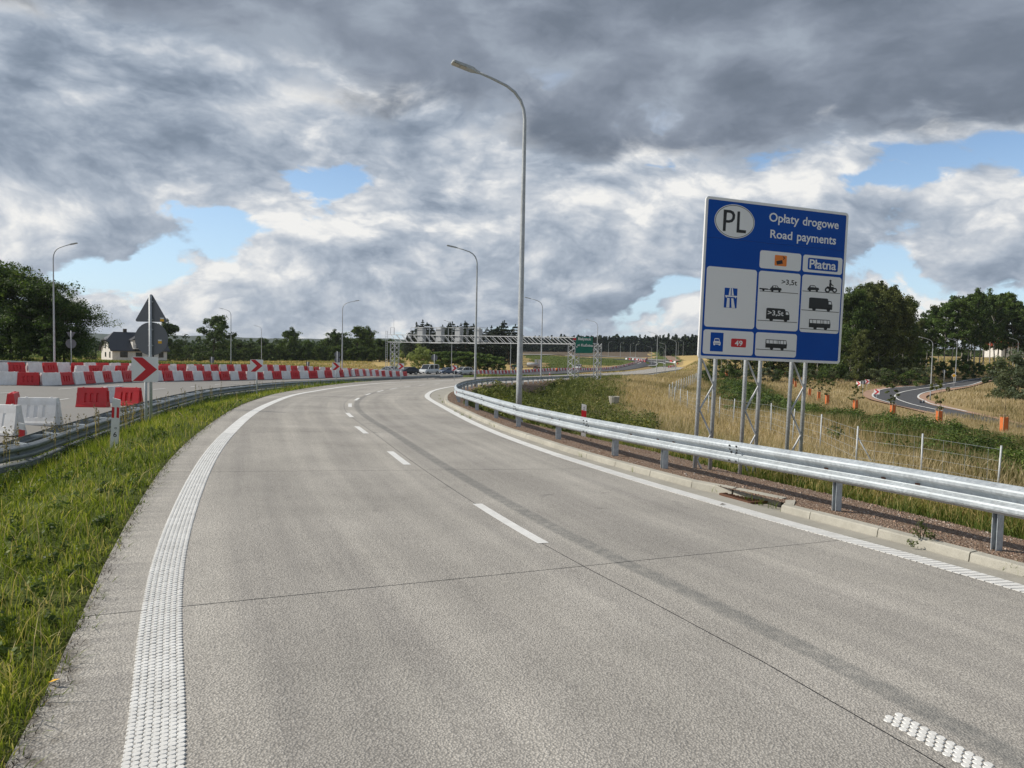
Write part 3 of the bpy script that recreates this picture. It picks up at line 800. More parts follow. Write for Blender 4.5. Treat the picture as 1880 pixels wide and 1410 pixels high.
p, h, n = cpoint((s_in0 + s_in1) / 2); rz = math.atan2(h[1], h[0])
mb = MB(); mb.box((0, .0, -.012), (.62, .30, .012)); o = mb.build('pit', MATS['joint_gap'], gr); o.rotation_euler[2] = rz
mb = MB()
for sx in (-.3, .3): mb.box((sx, 0, 0.004), (.03, .32, .03))
for sy in (-.15, .15): mb.box((0, sy, 0.004), (.57, .03, .03))
o = mb.build('grate_frame', MATS['rust'], gr); o.rotation_euler[2] = rz
_bar = MB().box((0, 0, 0), (.018, .27, .02)).mesh('grate_bar', MATS['rust'])
for i in range(9):
    q = -.24 + .06 * i; share('grate_bar', _bar, gr, (math.cos(rz) * q, math.sin(rz) * q, .003), (0, 0, rz))
mb = MB()
ss = np.linspace(s_in0, s_in1, 6)
for q in ss: mb.v += [on_road(q, oin(q) - .02, -.015), on_road(q, oin(q) + .36, -.015)]
for i in range(5): mb.face((2 * i, 2 * i + 1, 2 * i + 3, 2 * i + 2))
mb.build('gully_bed', MATS['gutter_concrete'], kerb)

# right verge of red gravel
def edge_right(s):
    return 2.25 - 1.05 * float(smooth01((s - S0 - 14) / 20)) + .25 * math.sin(s * .31) + .12 * math.sin(s * 1.3)
def make_verge():
    ss = np.arange(S0 - 40, S0 + 150, .6); mb = MB(); m = 8; P = []
    for s in ss:
        for j in range(m + 1):
            t = j / m; o = off(oK, s) + .15 + (edge_right(s)) * t; p, h, n = cpoint(s); q = p + n * o; P.append((q[0], q[1], t))
    P = np.array(P); g = G(P[:, 0], P[:, 1]); r = R(P[:, 0], P[:, 1]); t = P[:, 2]
    tt = t; P[:, 2] = (1 - tt) * (r + .088) + tt * (g + .015)
    mb.v = [tuple(p) for p in P]
    for i in range(len(ss) - 1):
        for j in range(m):
            q = i * (m + 1) + j; mb.face((q, q + 1, q + m + 2, q + m + 1), True)
    o = mb.build('gravel_verge', MATS['gravel']); tag(o, kind='structure'); return P.reshape(len(ss), m + 1, 3), ss
VP, VS = make_verge()
def verge_z(x, y):
    d = (VP[..., 0] - x) ** 2 + (VP[..., 1] - y) ** 2
    return float(VP.reshape(-1, 3)[d.argmin(), 2])
def stones_on_verge():
    r = np.random.default_rng(3); n = 9000
    i = (r.random(n) ** 1.6 * 62).astype(int) + 58; i = np.clip(i, 0, len(VS) - 2)
    a = r.random(n); t = r.random(n) * 8; j = np.minimum(t.astype(int), 7); b = t - j
    P = (VP[i, j] * (1 - a[:, None]) + VP[i + 1, j] * a[:, None]) * (1 - b[:, None]) + (VP[i, j + 1] * (1 - a[:, None]) + VP[i + 1, j + 1] * a[:, None]) * b[:, None]
    sz = r.uniform(.006, .017, n) * (1 + (r.random(n) > .95) * 1.0)
    base = np.array([(1, 0, 0), (-.5, .87, 0), (-.5, -.87, 0), (0, 0, .8)], float)
    V = base[None] * sz[:, None, None] * r.uniform(.6, 1.3, (n, 4, 1)) + P[:, None, :]
    f = np.array([(0, 1, 3), (1, 2, 3), (2, 0, 3)]); Fc = (f[None] + 4 * np.arange(n)[:, None, None]).reshape(-1, 3)
    o = np_mesh('gravel_stones', V.reshape(-1, 3), Fc, MATS['stone_chip'], attr={'rnd': np.repeat(r.random(n), 3)}); tag(o, kind='stuff')
stones_on_verge()

# ---- guard rails
WB = [(-.004, .156), (.012, .150), (.072, .118), (.082, .100), (.082, .070), (.072, .052), (.012, .022), (.004, .010), (.004, -.010), (.012, -.022), (.072, -.052), (.082, -.070), (.082, -.100), (.072, -.118), (.012, -.150), (-.004, -.156)]
WBc = WB + [(d - .006, z) for d, z in reversed(WB)]
def rail_frame(line):
    L = np.asarray(line); s = cumlen(L)
    def at(t):
        p = np.array([np.interp(t, s, L[:, 0]), np.interp(t, s, L[:, 1]), np.interp(t, s, L[:, 2])])
        e = .35; a = np.array([np.interp(t - e, s, L[:, k]) for k in range(3)]); b = np.array([np.interp(t + e, s, L[:, k]) for k in range(3)])
        d = b - a; d[2] = 0; d /= np.linalg.norm(d) + 1e-9
        return p, d, np.array([d[1], -d[0], 0.0])     # n points right of travel
    return at, s[-1]
def beam_piece(at, t0, t1, side, z0, off0, parent, material, name='beam', step=.5):
    n = max(2, int((t1 - t0) / step) + 1); rings = []
    for t in np.linspace(t0, t1, n):
        p, d, nn = at(t)
        rings.append([tuple(p + nn * side * (off0 + a) + np.array([0, 0, z0 + z])) for a, z in WBc])
    return MB().loft(rings, smooth=False).build(name, MATS[material], parent)
post_me = {}
def post_mesh(key, h, material):
    if key not in post_me:
        mb = MB(); w, d, t = .11, .055, .006
        pts = [(-w/2, -d/2), (w/2, -d/2), (w/2, -d/2 + t), (-w/2 + t, -d/2 + t), (-w/2 + t, d/2 - t), (w/2, d/2 - t), (w/2, d/2), (-w/2, d/2)]
        # a C section standing up
        a = [(x, y, -.35) for x, y in pts]; b = [(x, y, h) for x, y in pts]
        mb.loft([a, b]); post_me[key] = mb.mesh('post', MATS[material])
    return post_me[key]
bolt_me = MB().tube([(0, 0, 0), (0, 0, .012)], .014, 6, True, False).mesh('bolt', MATS['bolt_metal'])
slot_me = MB().box((0, 0, 0), (.055, .018, .003)).mesh('slot', MATS['rust'])

# right rail: runs a hand's width behind the kerb
_ss = np.arange(S0 - 30, SE - 2, .5)
RH = lambda s: float(np.interp(s - S0, [-2, 0, 4.5, 7.5, 10.5, 15, 20, 26, 40], [.76, .755, .70, .67, .645, .625, .60, .58, .60]))
_rl = []
for s in _ss:
    p, h, n = cpoint(s); o = off(oK, s) + float(np.interp(s - S0, [10, 30], [.40, .55])); q_ = p + n * o; _rl.append((q_[0], q_[1], float(R(q_[0], q_[1])) + RH(s) - .156 - .595))
_rl = np.array(_rl); _rz = np.array([verge_z(x, y) if y < 90 else float(G(np.array([x]), np.array([y]))[0]) + .02 for x, y in _rl[:, :2]])
at_r, len_r = rail_frame(_rl)
rail_r = empty('guardrail', (0, 0, 0), label='galvanised single-sided guardrail behind the kerb on the inside of the bend', cat='guardrail')
_ls = cumlen(_rl)
def near_t(px, py):
    p = hit_on(R, [(px, py)], .1)[0, :2]; return _ls[np.argmin(np.linalg.norm(_rl[:, :2] - p, axis=1))]
_st0 = lambda ds: float(_ls[np.argmin(abs(_ss - (S0 + ds)))])
def near_t(px, py):
    p = hit_on(R, [(px, py)], .1)[0, :2]; return _ls[np.argmin(np.linalg.norm(_rl[:, :2] - p, axis=1))]
pt = [_st0(q_) for q_ in (-1.1, 1.0, 4.7, 5.95, 8.5, 11.0, 13.7, 16.8, 19.6)]
pt0 = [pt[0] - 2.7 * i for i in range(1, 9)]
ptn = list(np.arange(pt[-1] + 2.7, len_r - 1, 2.7))
me_p = post_mesh('r', .60, 'galvanised')
me_pd = post_mesh('rd', .66, 'galvanised_dull')
for q in sorted(pt0 + pt + ptn):
    if q < .5: continue
    p, d, nn = at_r(q)
    z = p[2] - .03 + (.0)
    zz = 0
    share('post', me_p, rail_r, (p[0] + nn[0] * .07, p[1] + nn[1] * .07, p[2] + .03), (0, 0, math.atan2(d[1], d[0]) + math.pi / 2))
j0 = _st0(-1.25)
js = [j0 + 4 * i for i in range(-6, 60) if 0.3 < j0 + 4 * i < len_r - 1]
js = [0.0] + js + [len_r]
for a, b in zip(js, js[1:]):
    beam_piece(at_r, a - (.12 if a > 0 else 0), b, -1, .60, -.002 if int(round(a / 4)) % 2 else .002, rail_r, 'galvanised', step=.5)
for a in js[1:16]:
    for k, (dt, dz) in enumerate([(-.08, .105), (.05, .105), (-.08, -.105), (.05, -.105), (-.08, .052), (.05, .052), (-.01, 0), (.09, 0)]):
        p, d, nn = at_r(a + dt); depth = .084 if abs(dz) > .06 else (.07 if abs(dz) > .02 else .006)
        M = Matrix.Translation((*(p + np.array([0, 0, .60 + dz]))[:3],))
        v = Vector(tuple(-nn)); o = share('bolt', bolt_me, rail_r, tuple(p - nn * depth + np.array([0, 0, .60 + dz])), v.to_track_quat('Z', 'Y').to_euler())
    for dt in (1.35, 1.75, 2.5):
        p, d, nn = at_r(a + dt)
        o = share('slot', slot_me, rail_r, tuple(p - nn * .009 + np.array([0, 0, .60])), (math.pi / 2, 0, math.atan2(d[1], d[0])))
rf = MB(); rf.box((0, 0, 0), (.09, .02, .09)); rme = rf.mesh('reflector', MATS['sign_red'])
_t = near_t(841, 736); p, d, nn = at_r(_t); share('reflector', rme, rail_r, tuple(p - nn * .05 + np.array([0, 0, .60])), (0, 0, math.atan2(d[1], d[0])))

# left double rail
def Gg(x, y): return G(x, y)
_lt = LTW[:, :2]
_lt = np.vstack([[_lt[0] + np.array([3.5, -30]), _lt[0] + np.array([1.6, -12])], _lt])
_lt = resample(catmull(_lt, 10), .5)
_lz = G(_lt[:, 0], _lt[:, 1]); _wz = np.interp(_lt[:, 1], LTW[:, 1], LTW[:, 2]); _lz = np.where(_lt[:, 1] > 9, _wz, _lz); _kk = np.ones(15) / 15; _lz = np.convolve(np.pad(_lz, 7, mode='edge'), _kk, 'valid')
_lL = np.column_stack([_lt, _lz]); at_l, len_l = rail_frame(_lL)
rail_l = empty('guardrail', (0, 0, 0), label='double-sided galvanised guardrail in the grass between ramp and closed carriageway', cat='guardrail')
_l2 = cumlen(_lL)
def near_l(px, py):
    p = hit_on(Gg, [(px, py)], .35)[0, :2]; return _l2[np.argmin(np.linalg.norm(_lL[:, :2] - p, axis=1))]
t0 = near_l(59, 870)
ts = [t0 + 2.0 * i for i in range(-12, 80) if .5 < t0 + 2.0 * i < len_l - 3]
me_l = post_mesh('l', .70, 'galvanised_dull')
strut_me = MB().bar((0, 0, 0), (.36, .50, 0), .045, .045).bar((0, 0, 0), (-.36, .50, 0), .045, .045).mesh('strut', MATS['galvanised'])
DW = .62
for q in ts:
    p, d, nn = at_l(q); c = p - nn * .14
    share('post', me_l, rail_l, tuple(c), (0, 0, math.atan2(d[1], d[0]) + math.pi / 2))
    if q < t0 + 70:
        st = share('strut', strut_me, rail_l, tuple(c + np.array([0, 0, .69])), (0, 0, math.atan2(d[1], d[0])))
js = list(np.arange(0, len_l, 4.0)) + [len_l]
for a, b in zip(js, js[1:]):
    if b - a < .3: continue
    dip = -.12 if b > len_l - 4 else 0
    beam_piece(at_l, a, b, 1, .75 - .156 + dip, -.05, rail_l, 'galvanised_dull', step=.5)
    beam_piece(at_l, a, b, -1, .75 - .156 + dip, DW, rail_l, 'galvanised_dull', 'rear_beam', step=.5)
# lower running rail facing the slip road
for a, b in zip(js, js[1:]):
    if b - a < .3 or a > 60 + t0: continue
    n = 9; rings = []
    for t in np.linspace(a, b, n):
        p, d, nn = at_l(t); rings.append([tuple(p + nn * aa + np.array([0, 0, zz])) for aa, zz in ((-.05, .40), (.035, .37), (.035, .27), (-.05, .24), (-.06, .24), (-.06, .40))])
    MB().loft(rings).build('lower_rail', MATS['galvanised_dull'], rail_l)
for a in js[1:14]:
    for dt, dz in [(-.08, .105), (.05, .105), (-.08, -.105), (.05, -.105), (0, 0)]:
        p, d, nn = at_l(a + dt); depth = .036 if abs(dz) > .02 else -.04
        v = Vector(tuple(nn)); share('bolt', bolt_me, rail_l, tuple(p + nn * depth + np.array([0, 0, .594 + dz])), v.to_track_quat('Z', 'Y').to_euler())

# ---- closed left carriageway
Ln = np.array([(x, y) for x, y in _lt]); dL = np.gradient(Ln, axis=0); dL /= np.linalg.norm(dL, axis=1)[:, None]; nL = np.stack([-dL[:, 1], dL[:, 0]], -1)
near_edge = Ln + nL * 1.25
far_px = [(-420,684),(-150,675),(0,673.5),(200,672.5),(360,675),(500,679),(600,682),(700,684),(780,684.5),(850,685.2)]
far_edge = hit_on(Gg, far_px)[:, :2]
print('far edge', np.round(far_edge, 1).tolist())
far_edge = catmull(np.vstack([[(-60., -50.), (-66., -5.)], far_edge]), 8)
sheet('closed_carriageway', near_edge, far_edge, Gg, .06, 'grey_concrete_far', 150, 26, kind='structure')
cc = bpy.data.objects['closed_carriageway']
for a, b in [((0,724),(33,722)),((107,716.5),(143,714)),((103,737),(126,734)),((281,717),(303,715)),((350,712),(362,710.5)),((285,704.5),(303,703.3)),((395,707.5),(406,706.3)),((-90,731),(-50,728))]:
    band('lane_dash', resample(hit_on(Gg, [a, b])[:, :2], .6), .16, Gg, .075, 'road_paint', parent=cc)

# ---- expressway far off
def pl(P, n=8): return catmull(hit_on(Gg, P)[:, :2], n)
sheet('expressway', pl([(835,688.3),(900,688.6),(1000,688),(1060,684.5),(1130,680),(1180,672),(1187,667),(1165,661.5),(1120,658.5),(1060,657.3)]),
      pl([(850,684.5),(900,683.5),(1000,682),(1060,679),(1120,675.2),(1165,669),(1172,666),(1150,661),(1110,658),(1060,656.8)]), Gg, .10, 'asphalt', 120, 6, kind='structure')
ex = bpy.data.objects['expressway']
sheet('median_lane', pl([(1105,682.5),(1170,676.5),(1205,670),(1207,667),(1185,662),(1130,659.3)]), pl([(1105,679.8),(1160,674),(1190,668.5),(1192,666.5),(1170,662.2),(1125,659.6)]), Gg, .12, 'asphalt', 80, 4, parent=ex)
band('edge_line', pl([(1190,672.5),(1205,670),(1207,667.3),(1192,664.2)]), .5, Gg, .17, 'road_paint', parent=ex)
band('edge_line', pl([(1170,668),(1176.5,666.2),(1172,664.6)]), .5, Gg, .17, 'road_paint', parent=ex)
sheet('expressway_slip_lane', pl([(1236,674.5),(1242,670),(1236,665.5),(1200,662),(1160,660.3)]), pl([(1212,673),(1220,669),(1214,666.3),(1190,663.3),(1155,661.0)]), Gg, .12, 'asphalt', 80, 5, parent=ex)
band('edge_line', pl([(1214,673),(1222,669.5),(1216,666.6),(1200,664.6)]), .5, Gg, .18, 'road_paint', parent=ex)
band('edge_line', pl([(1234,674.8),(1241,670),(1236,666.3),(1222,664.3)]), .5, Gg, .18, 'road_paint', parent=ex)
band('distant_road', pl([(940,651.5),(1000,651.6),(1060,652.4),(1120,655),(1170,658.5),(1225,662.5)]), 7, Gg, .3, 'grey_concrete_far', kind='structure')
band('farm_track', pl([(1222,654),(1233,659),(1240,664)]), 5, Gg, .25, 'gravel', kind='structure')

# ---- asphalt road on the right
rl_l = pl([(1850,690.5),(1816.6,692.8),(1757,700),(1721,704.8),(1699,708),(1630,713.5),(1607,720),(1600.5,728),(1611,735),(1640,744),(1700,757),(1800,775)])
rl_r = pl([(1860,694.5),(1822,697.5),(1778.7,709.8),(1739,714.8),(1697,723.2),(1684,730),(1694,738),(1713.6,746),(1775,759.5),(1850,776),(1950,800)])
rl_c = pl([(1850,692.4),(1816.6,694),(1757,703),(1721,710),(1666.5,719),(1646.6,725),(1644,731.5),(1655.7,738),(1679,745.5),(1730,757)])
sheet('side_road', rl_l, rl_r, Gg, .12, 'asphalt', 100, 6, kind='structure')
sr = bpy.data.objects['side_road']
band('edge_line', pl([(1721,706),(1699,709),(1630,714.5),(1608,721),(1602,728),(1612,734.6),(1640,743)]), .28, Gg, .18, 'road_paint', parent=sr)
band('edge_line', pl([(1860,694.3),(1816,698.3),(1778.7,708.7),(1739,713.8),(1697,722.2),(1685.5,729.6),(1695,736.6),(1713.6,744.5),(1775,758)]), .28, Gg, .18, 'road_paint', parent=sr)
band('centre_line', rl_c, .3, Gg, .18, 'road_paint', parent=sr)
sheet('brick_shoulder', rl_r, pl([(1860,695.6),(1822,700),(1779,711.5),(1745,717.5),(1708,725.5),(1700,731),(1712,738),(1745,749),(1790,759.5),(1850,773),(1950,796)]), Gg, .15, 'brick_paving', 80, 3, parent=sr)
sheet('brick_shoulder', rl_l[40:], pl([(1699,706.5),(1625,711.5),(1596,717),(1585,723),(1590,731),(1610,738),(1700,760)]), Gg, .15, 'brick_paving', 60, 3, parent=sr)

# ---- guard rail on the far side of the closed carriageway
FL = np.array([at_dist(*q_)[:2] for q_ in ((-420,680,62),(-150,677,64),(0,676,65),(98,675.8,67),(200,675.6,72),(262,676,79))])
FL = resample(catmull(FL, 8), .8); _fz = G(FL[:, 0], FL[:, 1]); at_f, len_f = rail_frame(np.column_stack([FL, _fz]))
rail_f = empty('guardrail', (0, 0, 0), label='distant grey guardrail behind all barrier rows, in front of the left trees', cat='guardrail')
for a in np.arange(0, len_f - .1, 4.0): beam_piece(at_f, a, min(a + 4, len_f), 1, .60, .0, rail_f, 'galvanised_dull', step=1.0)
for a in np.arange(.5, len_f, 4.0):
    p, d, nn = at_f(a); share('post', me_l, rail_f, tuple(p - nn * .06), (0, 0, math.atan2(d[1], d[0])))
# ------------------------------------------------------------------ lamps, barriers, marker posts
def gz(x, y): return float(G(np.array([x]), np.array([y]))[0])
def foot(px, py, d=None):
    if d is None:
        p = hit_on(Gg, [(px, py)])[0]; return p
    p = at_dist(px, py, d); p[2] = gz(p[0], p[1]); return p
lamp_pole = MB(); 
_path = [(0, 0, 0), (0, 0, 1.2), (0, 0, 4), (0, 0, 7.4), (.0, 0, 8.7), (.04, 0, 8.98), (.14, 0, 9.22), (.32, 0, 9.42), (.56, 0, 9.56), (1.0, 0, 9.70), (1.45, 0, 9.82)]
_rad = [.088, .086, .074, .058, .05, .047, .045, .042, .039, .036, .033]
lamp_pole.tube(_path, _rad, 12); lamp_pole = lamp_pole.mesh('pole', MATS['galvanised_pole'])
_hd = MB(); M = Matrix.Translation((1.45, 0, 9.82)) @ Matrix.Rotation(-math.radians(13), 4, 'Y')
def ring(x, w, z0, z1): return [tuple(M @ Vector(p)) for p in ((x, -w, z0), (x, w, z0), (x, w, z1 - .01), (x, w * .7, z1), (x, -w * .7, z1), (x, -w, z1 - .01))]
_hd.loft([ring(-.10, .035, -.03, .03), ring(.02, .055, -.04, .04), ring(.12, .11, -.045, .05), ring(.30, .125, -.04, .045), ring(.68, .125, -.035, .03), ring(.71, .10, -.03, .02)])
lamp_head = _hd.mesh('lamp_head', MATS['galvanised_pole'])
_gl = MB(); 
for a, b in ((.30, .47), (.49, .70)): _gl.box(((a + b) / 2, 0, -.046), (b - a, .20, .014), M=M)
mat('lamp_glass', color=(.46, .44, .38), rough=.2); lamp_glass = _gl.mesh('lamp_glass', MATS['lamp_glass'])
_bp = MB().box((0, 0, .015), (.36, .36, .03)).box((0, 0, .10), (.22, .22, .14), taper=.85)
for a in (-.13, .13):
    for b in (-.13, .13): _bp.tube([(a, b, .03), (a, b, .09)], .016, 6)
lamp_base = _bp.mesh('base_plate', MATS['galvanised_pole'])
_dr = MB().box((0, -.08, .95), (.085, .02, .42)).mesh('access_door', MATS['galvanised_pole'])
def lamp(px, py, d, az, label, group='street lamps', hs=1.0, near=False, rz=None):
    p = foot(px, py, d) if not isinstance(px, tuple) else px
    e = empty('street_lamp', tuple(p), math.radians(az), label, 'street lamp', group); e.scale = (1, 1, hs)
    share('pole', lamp_pole, e); h = share('lamp_head', lamp_head, e)
    if near or d < 100: share('lamp_glass', lamp_glass, h)
    if near: share('base_plate', lamp_base, e); share('access_door', _dr, e)
    return e
# az: direction the arm points to, degrees from +X
lamp(952, 774, 20.3, 200, 'tallest grey street lamp standing behind the guardrail bend', near=True, hs=1.0)
lamp(872, 713, 50, 183, 'grey street lamp on bare earth beside the curved guardrail, arm towards the ramp', hs=1.0)
lamp(993, 699, 83.5, 172, 'grey street lamp behind the far guardrail left of the lattice gantry leg')
lamp(1095, 695, 119, 160, 'grey street lamp rising behind the green direction sign')
lamp(1205, 693, 154, 160, 'grey street lamp at the curve just right of the green sign')
lamp(1240, 686, 196, 160, 'far grey street lamp where the dry slope meets the ramp rail')
lamp(1474, 684, 231, 165, 'far street lamp behind the large blue board') if False else lamp(1221, 684, 231, 165, 'small far street lamp near the end of the ramp guardrail')
lamp(100, 670, 66, 5, 'tall street lamp in front of the big leafy tree', hs=1.2)
lamp(424, 672, 121, 170, 'street lamp beside the lone round tree behind the barriers')
lamp(628, 683, 92, 8, 'tall street lamp right behind the round disc signs', hs=1.0)
lamp(829, 673, 175, 178, 'thin lamp post seen under the gantry cabinets', hs=1.3)
lamp(480, 668, 190, 178, 'thin far lamp post before the dark wood, between two arrow boards', hs=1.0)
lamp(937, 684, 170, 5, 'lamp post with short arm beside the tractor', hs=1.12)
for px, py, d, lb in ((1139, 645, 420, 'leftmost tiny lamp by the distant road'), (1117, 645, 430, 'second tiny lamp by the distant road'), (1157, 655, 380, 'tiny lamp before the far ploughed field'), (1167, 655, 360, 'tiny lamp left of the tall curve lamp'),
                      (1196, 660, 340, 'tiny lamp beyond the far barriers'), (1219, 661, 330, 'tiny lamp where the far road curves away'), (1245, 649, 420, 'tiny lamp at the edge of the yellow field'), (1254, 649, 430, 'rightmost tiny lamp before the far forest')):
    lamp(px, py, d, 8 if px < 1180 else 172, lb, 'distant street lamps')
lamp(1707.5, 738, 110, 176, 'street lamp on the brick shoulder inside the side road bend', 'lamps along the side road')
lamp(1753, 713, 146, 176, 'street lamp beside the yellow diamond sign', 'lamps along the side road')
lamp(1866, 697, 170, 176, 'street lamp half hidden by the grey willow', 'lamps along the side road')

# ---- water-filled barriers
def barrier_mesh(material, L=1.3, Hh=.9, dep=.055):
    mb = MB(); prof = [(0, .26), (.07, .255), (.14, .225), (.48, .14), (.80, .105), (.9, .09)]
    xs = [-L/2, -.30, -.20, -.07, .07, .20, .30, L/2]
    def yy(z): return float(np.interp(z * .9 / Hh, [a for a, b in prof], [b for a, b in prof]))
    zs = [0, .07, .14, .24, .66, .80, .9]
    def xx(x, z):
        e = 1 - .055 * (z / .9); return x * e if abs(x) > L / 2 - .01 else x
    for sgn in (-1, 1):
        for i in range(len(xs) - 1):
            for j in range(len(zs) - 1):
                q = [(xs[i], zs[j]), (xs[i+1], zs[j]), (xs[i+1], zs[j+1]), (xs[i], zs[j+1])]
                P = [(xx(x, z), sgn * yy(z), z * Hh / .9) for x, z in q]
                if sgn > 0: P = P[::-1]
                if j == 3 and i in (1, 3, 5):
                    c = Vector([sum(p[k] for p in P) / 4 for k in range(3)])
                    I = [tuple(Vector(p).lerp(c, .18) - Vector((0, sgn * dep, 0))) for p in P]
                    a = len(mb.v); mb.v += P + I; mb.face((a + 4, a + 5, a + 6, a + 7))
                    for k in range(4): mb.face((a + k, a + (k + 1) % 4, a + 4 + (k + 1) % 4, a + 4 + k))
                else: mb.poly(P)
    for e in (-1, 1):
        P = [(xx(e * L / 2, z), -yy(z), z * Hh / .9) for z in zs] + [(xx(e * L / 2, z), yy(z), z * Hh / .9) for z in zs[::-1]]
        mb.poly(P if e < 0 else P[::-1])
    mb.poly([(xx(-L/2, .9), -yy(.9), Hh), (xx(L/2, .9), -yy(.9), Hh), (xx(L/2, .9), yy(.9), Hh), (xx(-L/2, .9), yy(.9), Hh)])
    # filler neck and locking lugs
    mb.tube([(-.4, 0, Hh), (-.4, 0, Hh + .025)], .04, 8); mb.tube([(.4, 0, Hh), (.4, 0, Hh + .025)], .04, 8)
    mb.box((L / 2 + .0, 0, .5), (.06, .08, .5)); mb.box((-L / 2 - .0, 0, .45), (.05, .08, .4))
    return mb.mesh('water_barrier', MATS[material])
bar_r, bar_w = barrier_mesh('plastic_red'), barrier_mesh('plastic_white', dep=.014)
def barrier(me, p, rz, label, group=None, tilt=0):
    o = bpy.data.objects.new('water_barrier', me); COL.objects.link(o); o.location = p; o.rotation_euler = (tilt, 0, rz)
    tag(o, label, 'barrier', group); return o
def yaw_at(L, i):
    a = L[max(i - 1, 0)]; b = L[min(i + 1, len(L) - 1)]; return math.atan2(b[1] - a[1], b[0] - a[0])
def barrier_row(pts, where, group, dz=0.0, step=1.33, fn=Gg, start=0, marks=None, adj=''):
    if len(pts[0]) == 3: L0 = np.array([at_dist(*q_)[:2] for q_ in pts])
    else: L0 = hit_on(fn, pts, dz)[:, :2]
    L = resample(catmull(L0, 8), step)
    for i, q_ in enumerate(L):
        red = (i + start) % 2 == 0
        # name the stretch of the row by the landmark it stands nearest to in the view
        w = q_[0] / q_[1] * F + CX; m = min(marks, key=lambda a: abs(a[0] - w))[1] if marks else ''
        barrier(bar_r if red else bar_w, (q_[0] + rnd.gauss(0, .05), q_[1] + rnd.gauss(0, .05), gz(q_[0], q_[1]) + .065), yaw_at(L, i) + rnd.gauss(0, .085), '%s%s barrier %s%s' % (adj, 'red' if red else 'white', where, ', ' + m if m else ''), group, 0)
    return len(L)
MK = [(10, 'at the left picture edge'), (100, 'below the tall left lamp post'), (170, 'below the big tree edge'), (240, 'below the white house'), (300, 'just right of the grey round sign'), (370, 'between the first two chevron boards'), (440, 'beside the lamp with the lone tree'), (500, 'right of the second chevron board'), (560, 'between the second and third chevron boards'), (615, 'around the third chevron board'), (690, 'beside the silver car'), (750, 'in front of the dark car')]
nb = barrier_row([(-330,721,43),(-150,715.5,46),(0,711,48.5),(90,707,50),(240,703.3,60),(410,699,72),(500,699,79),(560,698,83),(620,697.2,88),(700,697.3,104),(742,697,112)],
            'in the front row', 'front row of alternating red and white barriers', marks=MK, adj='slotted ')
nb2 = barrier_row([(-300,676.5,54),(-100,674,57),(0,673,59),(150,674,66),(240,675.5,72),(360,677.3,82),(500,680,97),(600,682.5,110),(690,684.6,122)],
            'mostly hidden in the rear row', 'rear row of alternating red and white barriers', step=1.45, marks=MK)
nb3 = barrier_row([(150,671.3),(240,671.3),(300,671.3),(366,671.8)], 'in the short third row near the white house', 'short third row of barriers', dz=.95, step=1.6, start=1, marks=[(160, 'left of the house'), (240, 'at the house door'), (300, 'right of the round sign'), (350, 'at its right end')])
MF = [(885, 'left of the main lamp pole'), (945, 'behind the main lamp pole'), (985, 'below the tractor trailer'), (1022, 'by the orange drum'), (1060, 'behind the gantry leg'), (1090, 'behind the green sign mast'), (1125, 'right of the green sign mast'), (1160, 'where the row begins to curve'), (1190, 'at the tip of the curve')]
nb4 = barrier_row([(866,688.4,172),(940,688.9,200),(1000,687.4,226),(1055,684.4,252),(1131,679.6,302),(1165,674.5,345),(1183,670,385),(1187.5,667,412)],
            'in the far row along the expressway', 'far curving row of small barriers', step=1.36, marks=MF, adj='small ')
nb5 = barrier_row([(1184,665),(1176,662.6),(1164,661),(1150,660.2)], 'beyond the far curve', 'barriers beyond the far curve', step=2.6, adj='tiny ')
nb6 = barrier_row([(1228,675),(1238,672.5),(1244,669.5),(1240,666.5),(1232,664.5)], 'closing the outer side of the far bend', 'barriers on the outer side of the far bend', step=2.2, adj='tiny ')
print('barriers', nb, nb2, nb3, nb4, nb5, nb6)
for me, px, py, rz, lb in ((bar_r, 171, 750, 10, 'red barrier standing alone on the closed carriageway, slots facing out'), (bar_r, 236, 747, -4, 'red barrier behind the guardrail just left of the arrow board post'),
                           (bar_w, 208, 741, 75, 'white barrier wedged end-on between two loose red barriers'), (bar_w, 72, 783, 2, 'loose white barrier next to the red one at the left guardrail'),
                           (bar_r, 25, 772, 118, 'loose red barrier turned end-on between white ones'), (bar_w, 2, 801, 172, 'white barrier cut by the left picture edge behind the guardrail')):
    p = foot(px, py); barrier(me, (p[0], p[1], p[2] + .065), math.radians(rz), lb, 'loose barriers near the guardrail')
p = foot(533, 697.5, 64); barrier(bar_r, (p[0], p[1], p[2] + .2), .2, 'red barrier fallen flat beside the guardrail', None, math.radians(90))
# far small cone-like orange drum
p = foot(1022, 684, 226); e = empty('traffic_drum', tuple(p), 0, 'orange rounded object standing on the grass behind the far barrier row', 'traffic drum')
MB().loft([[(r * math.cos(t), r * math.sin(t), z) for t in np.linspace(0, 2 * math.pi, 10, endpoint=False)] for r, z in ((.2, .3), (.42, .5), (.46, .9), (.34, 1.2), (.1, 1.32))], smooth=True).build('drum_body', MATS['orange_mesh'], e)
MB().box((0, 0, .15), (.5, .5, .3)).build('drum_base', MATS['sign_black'], e)

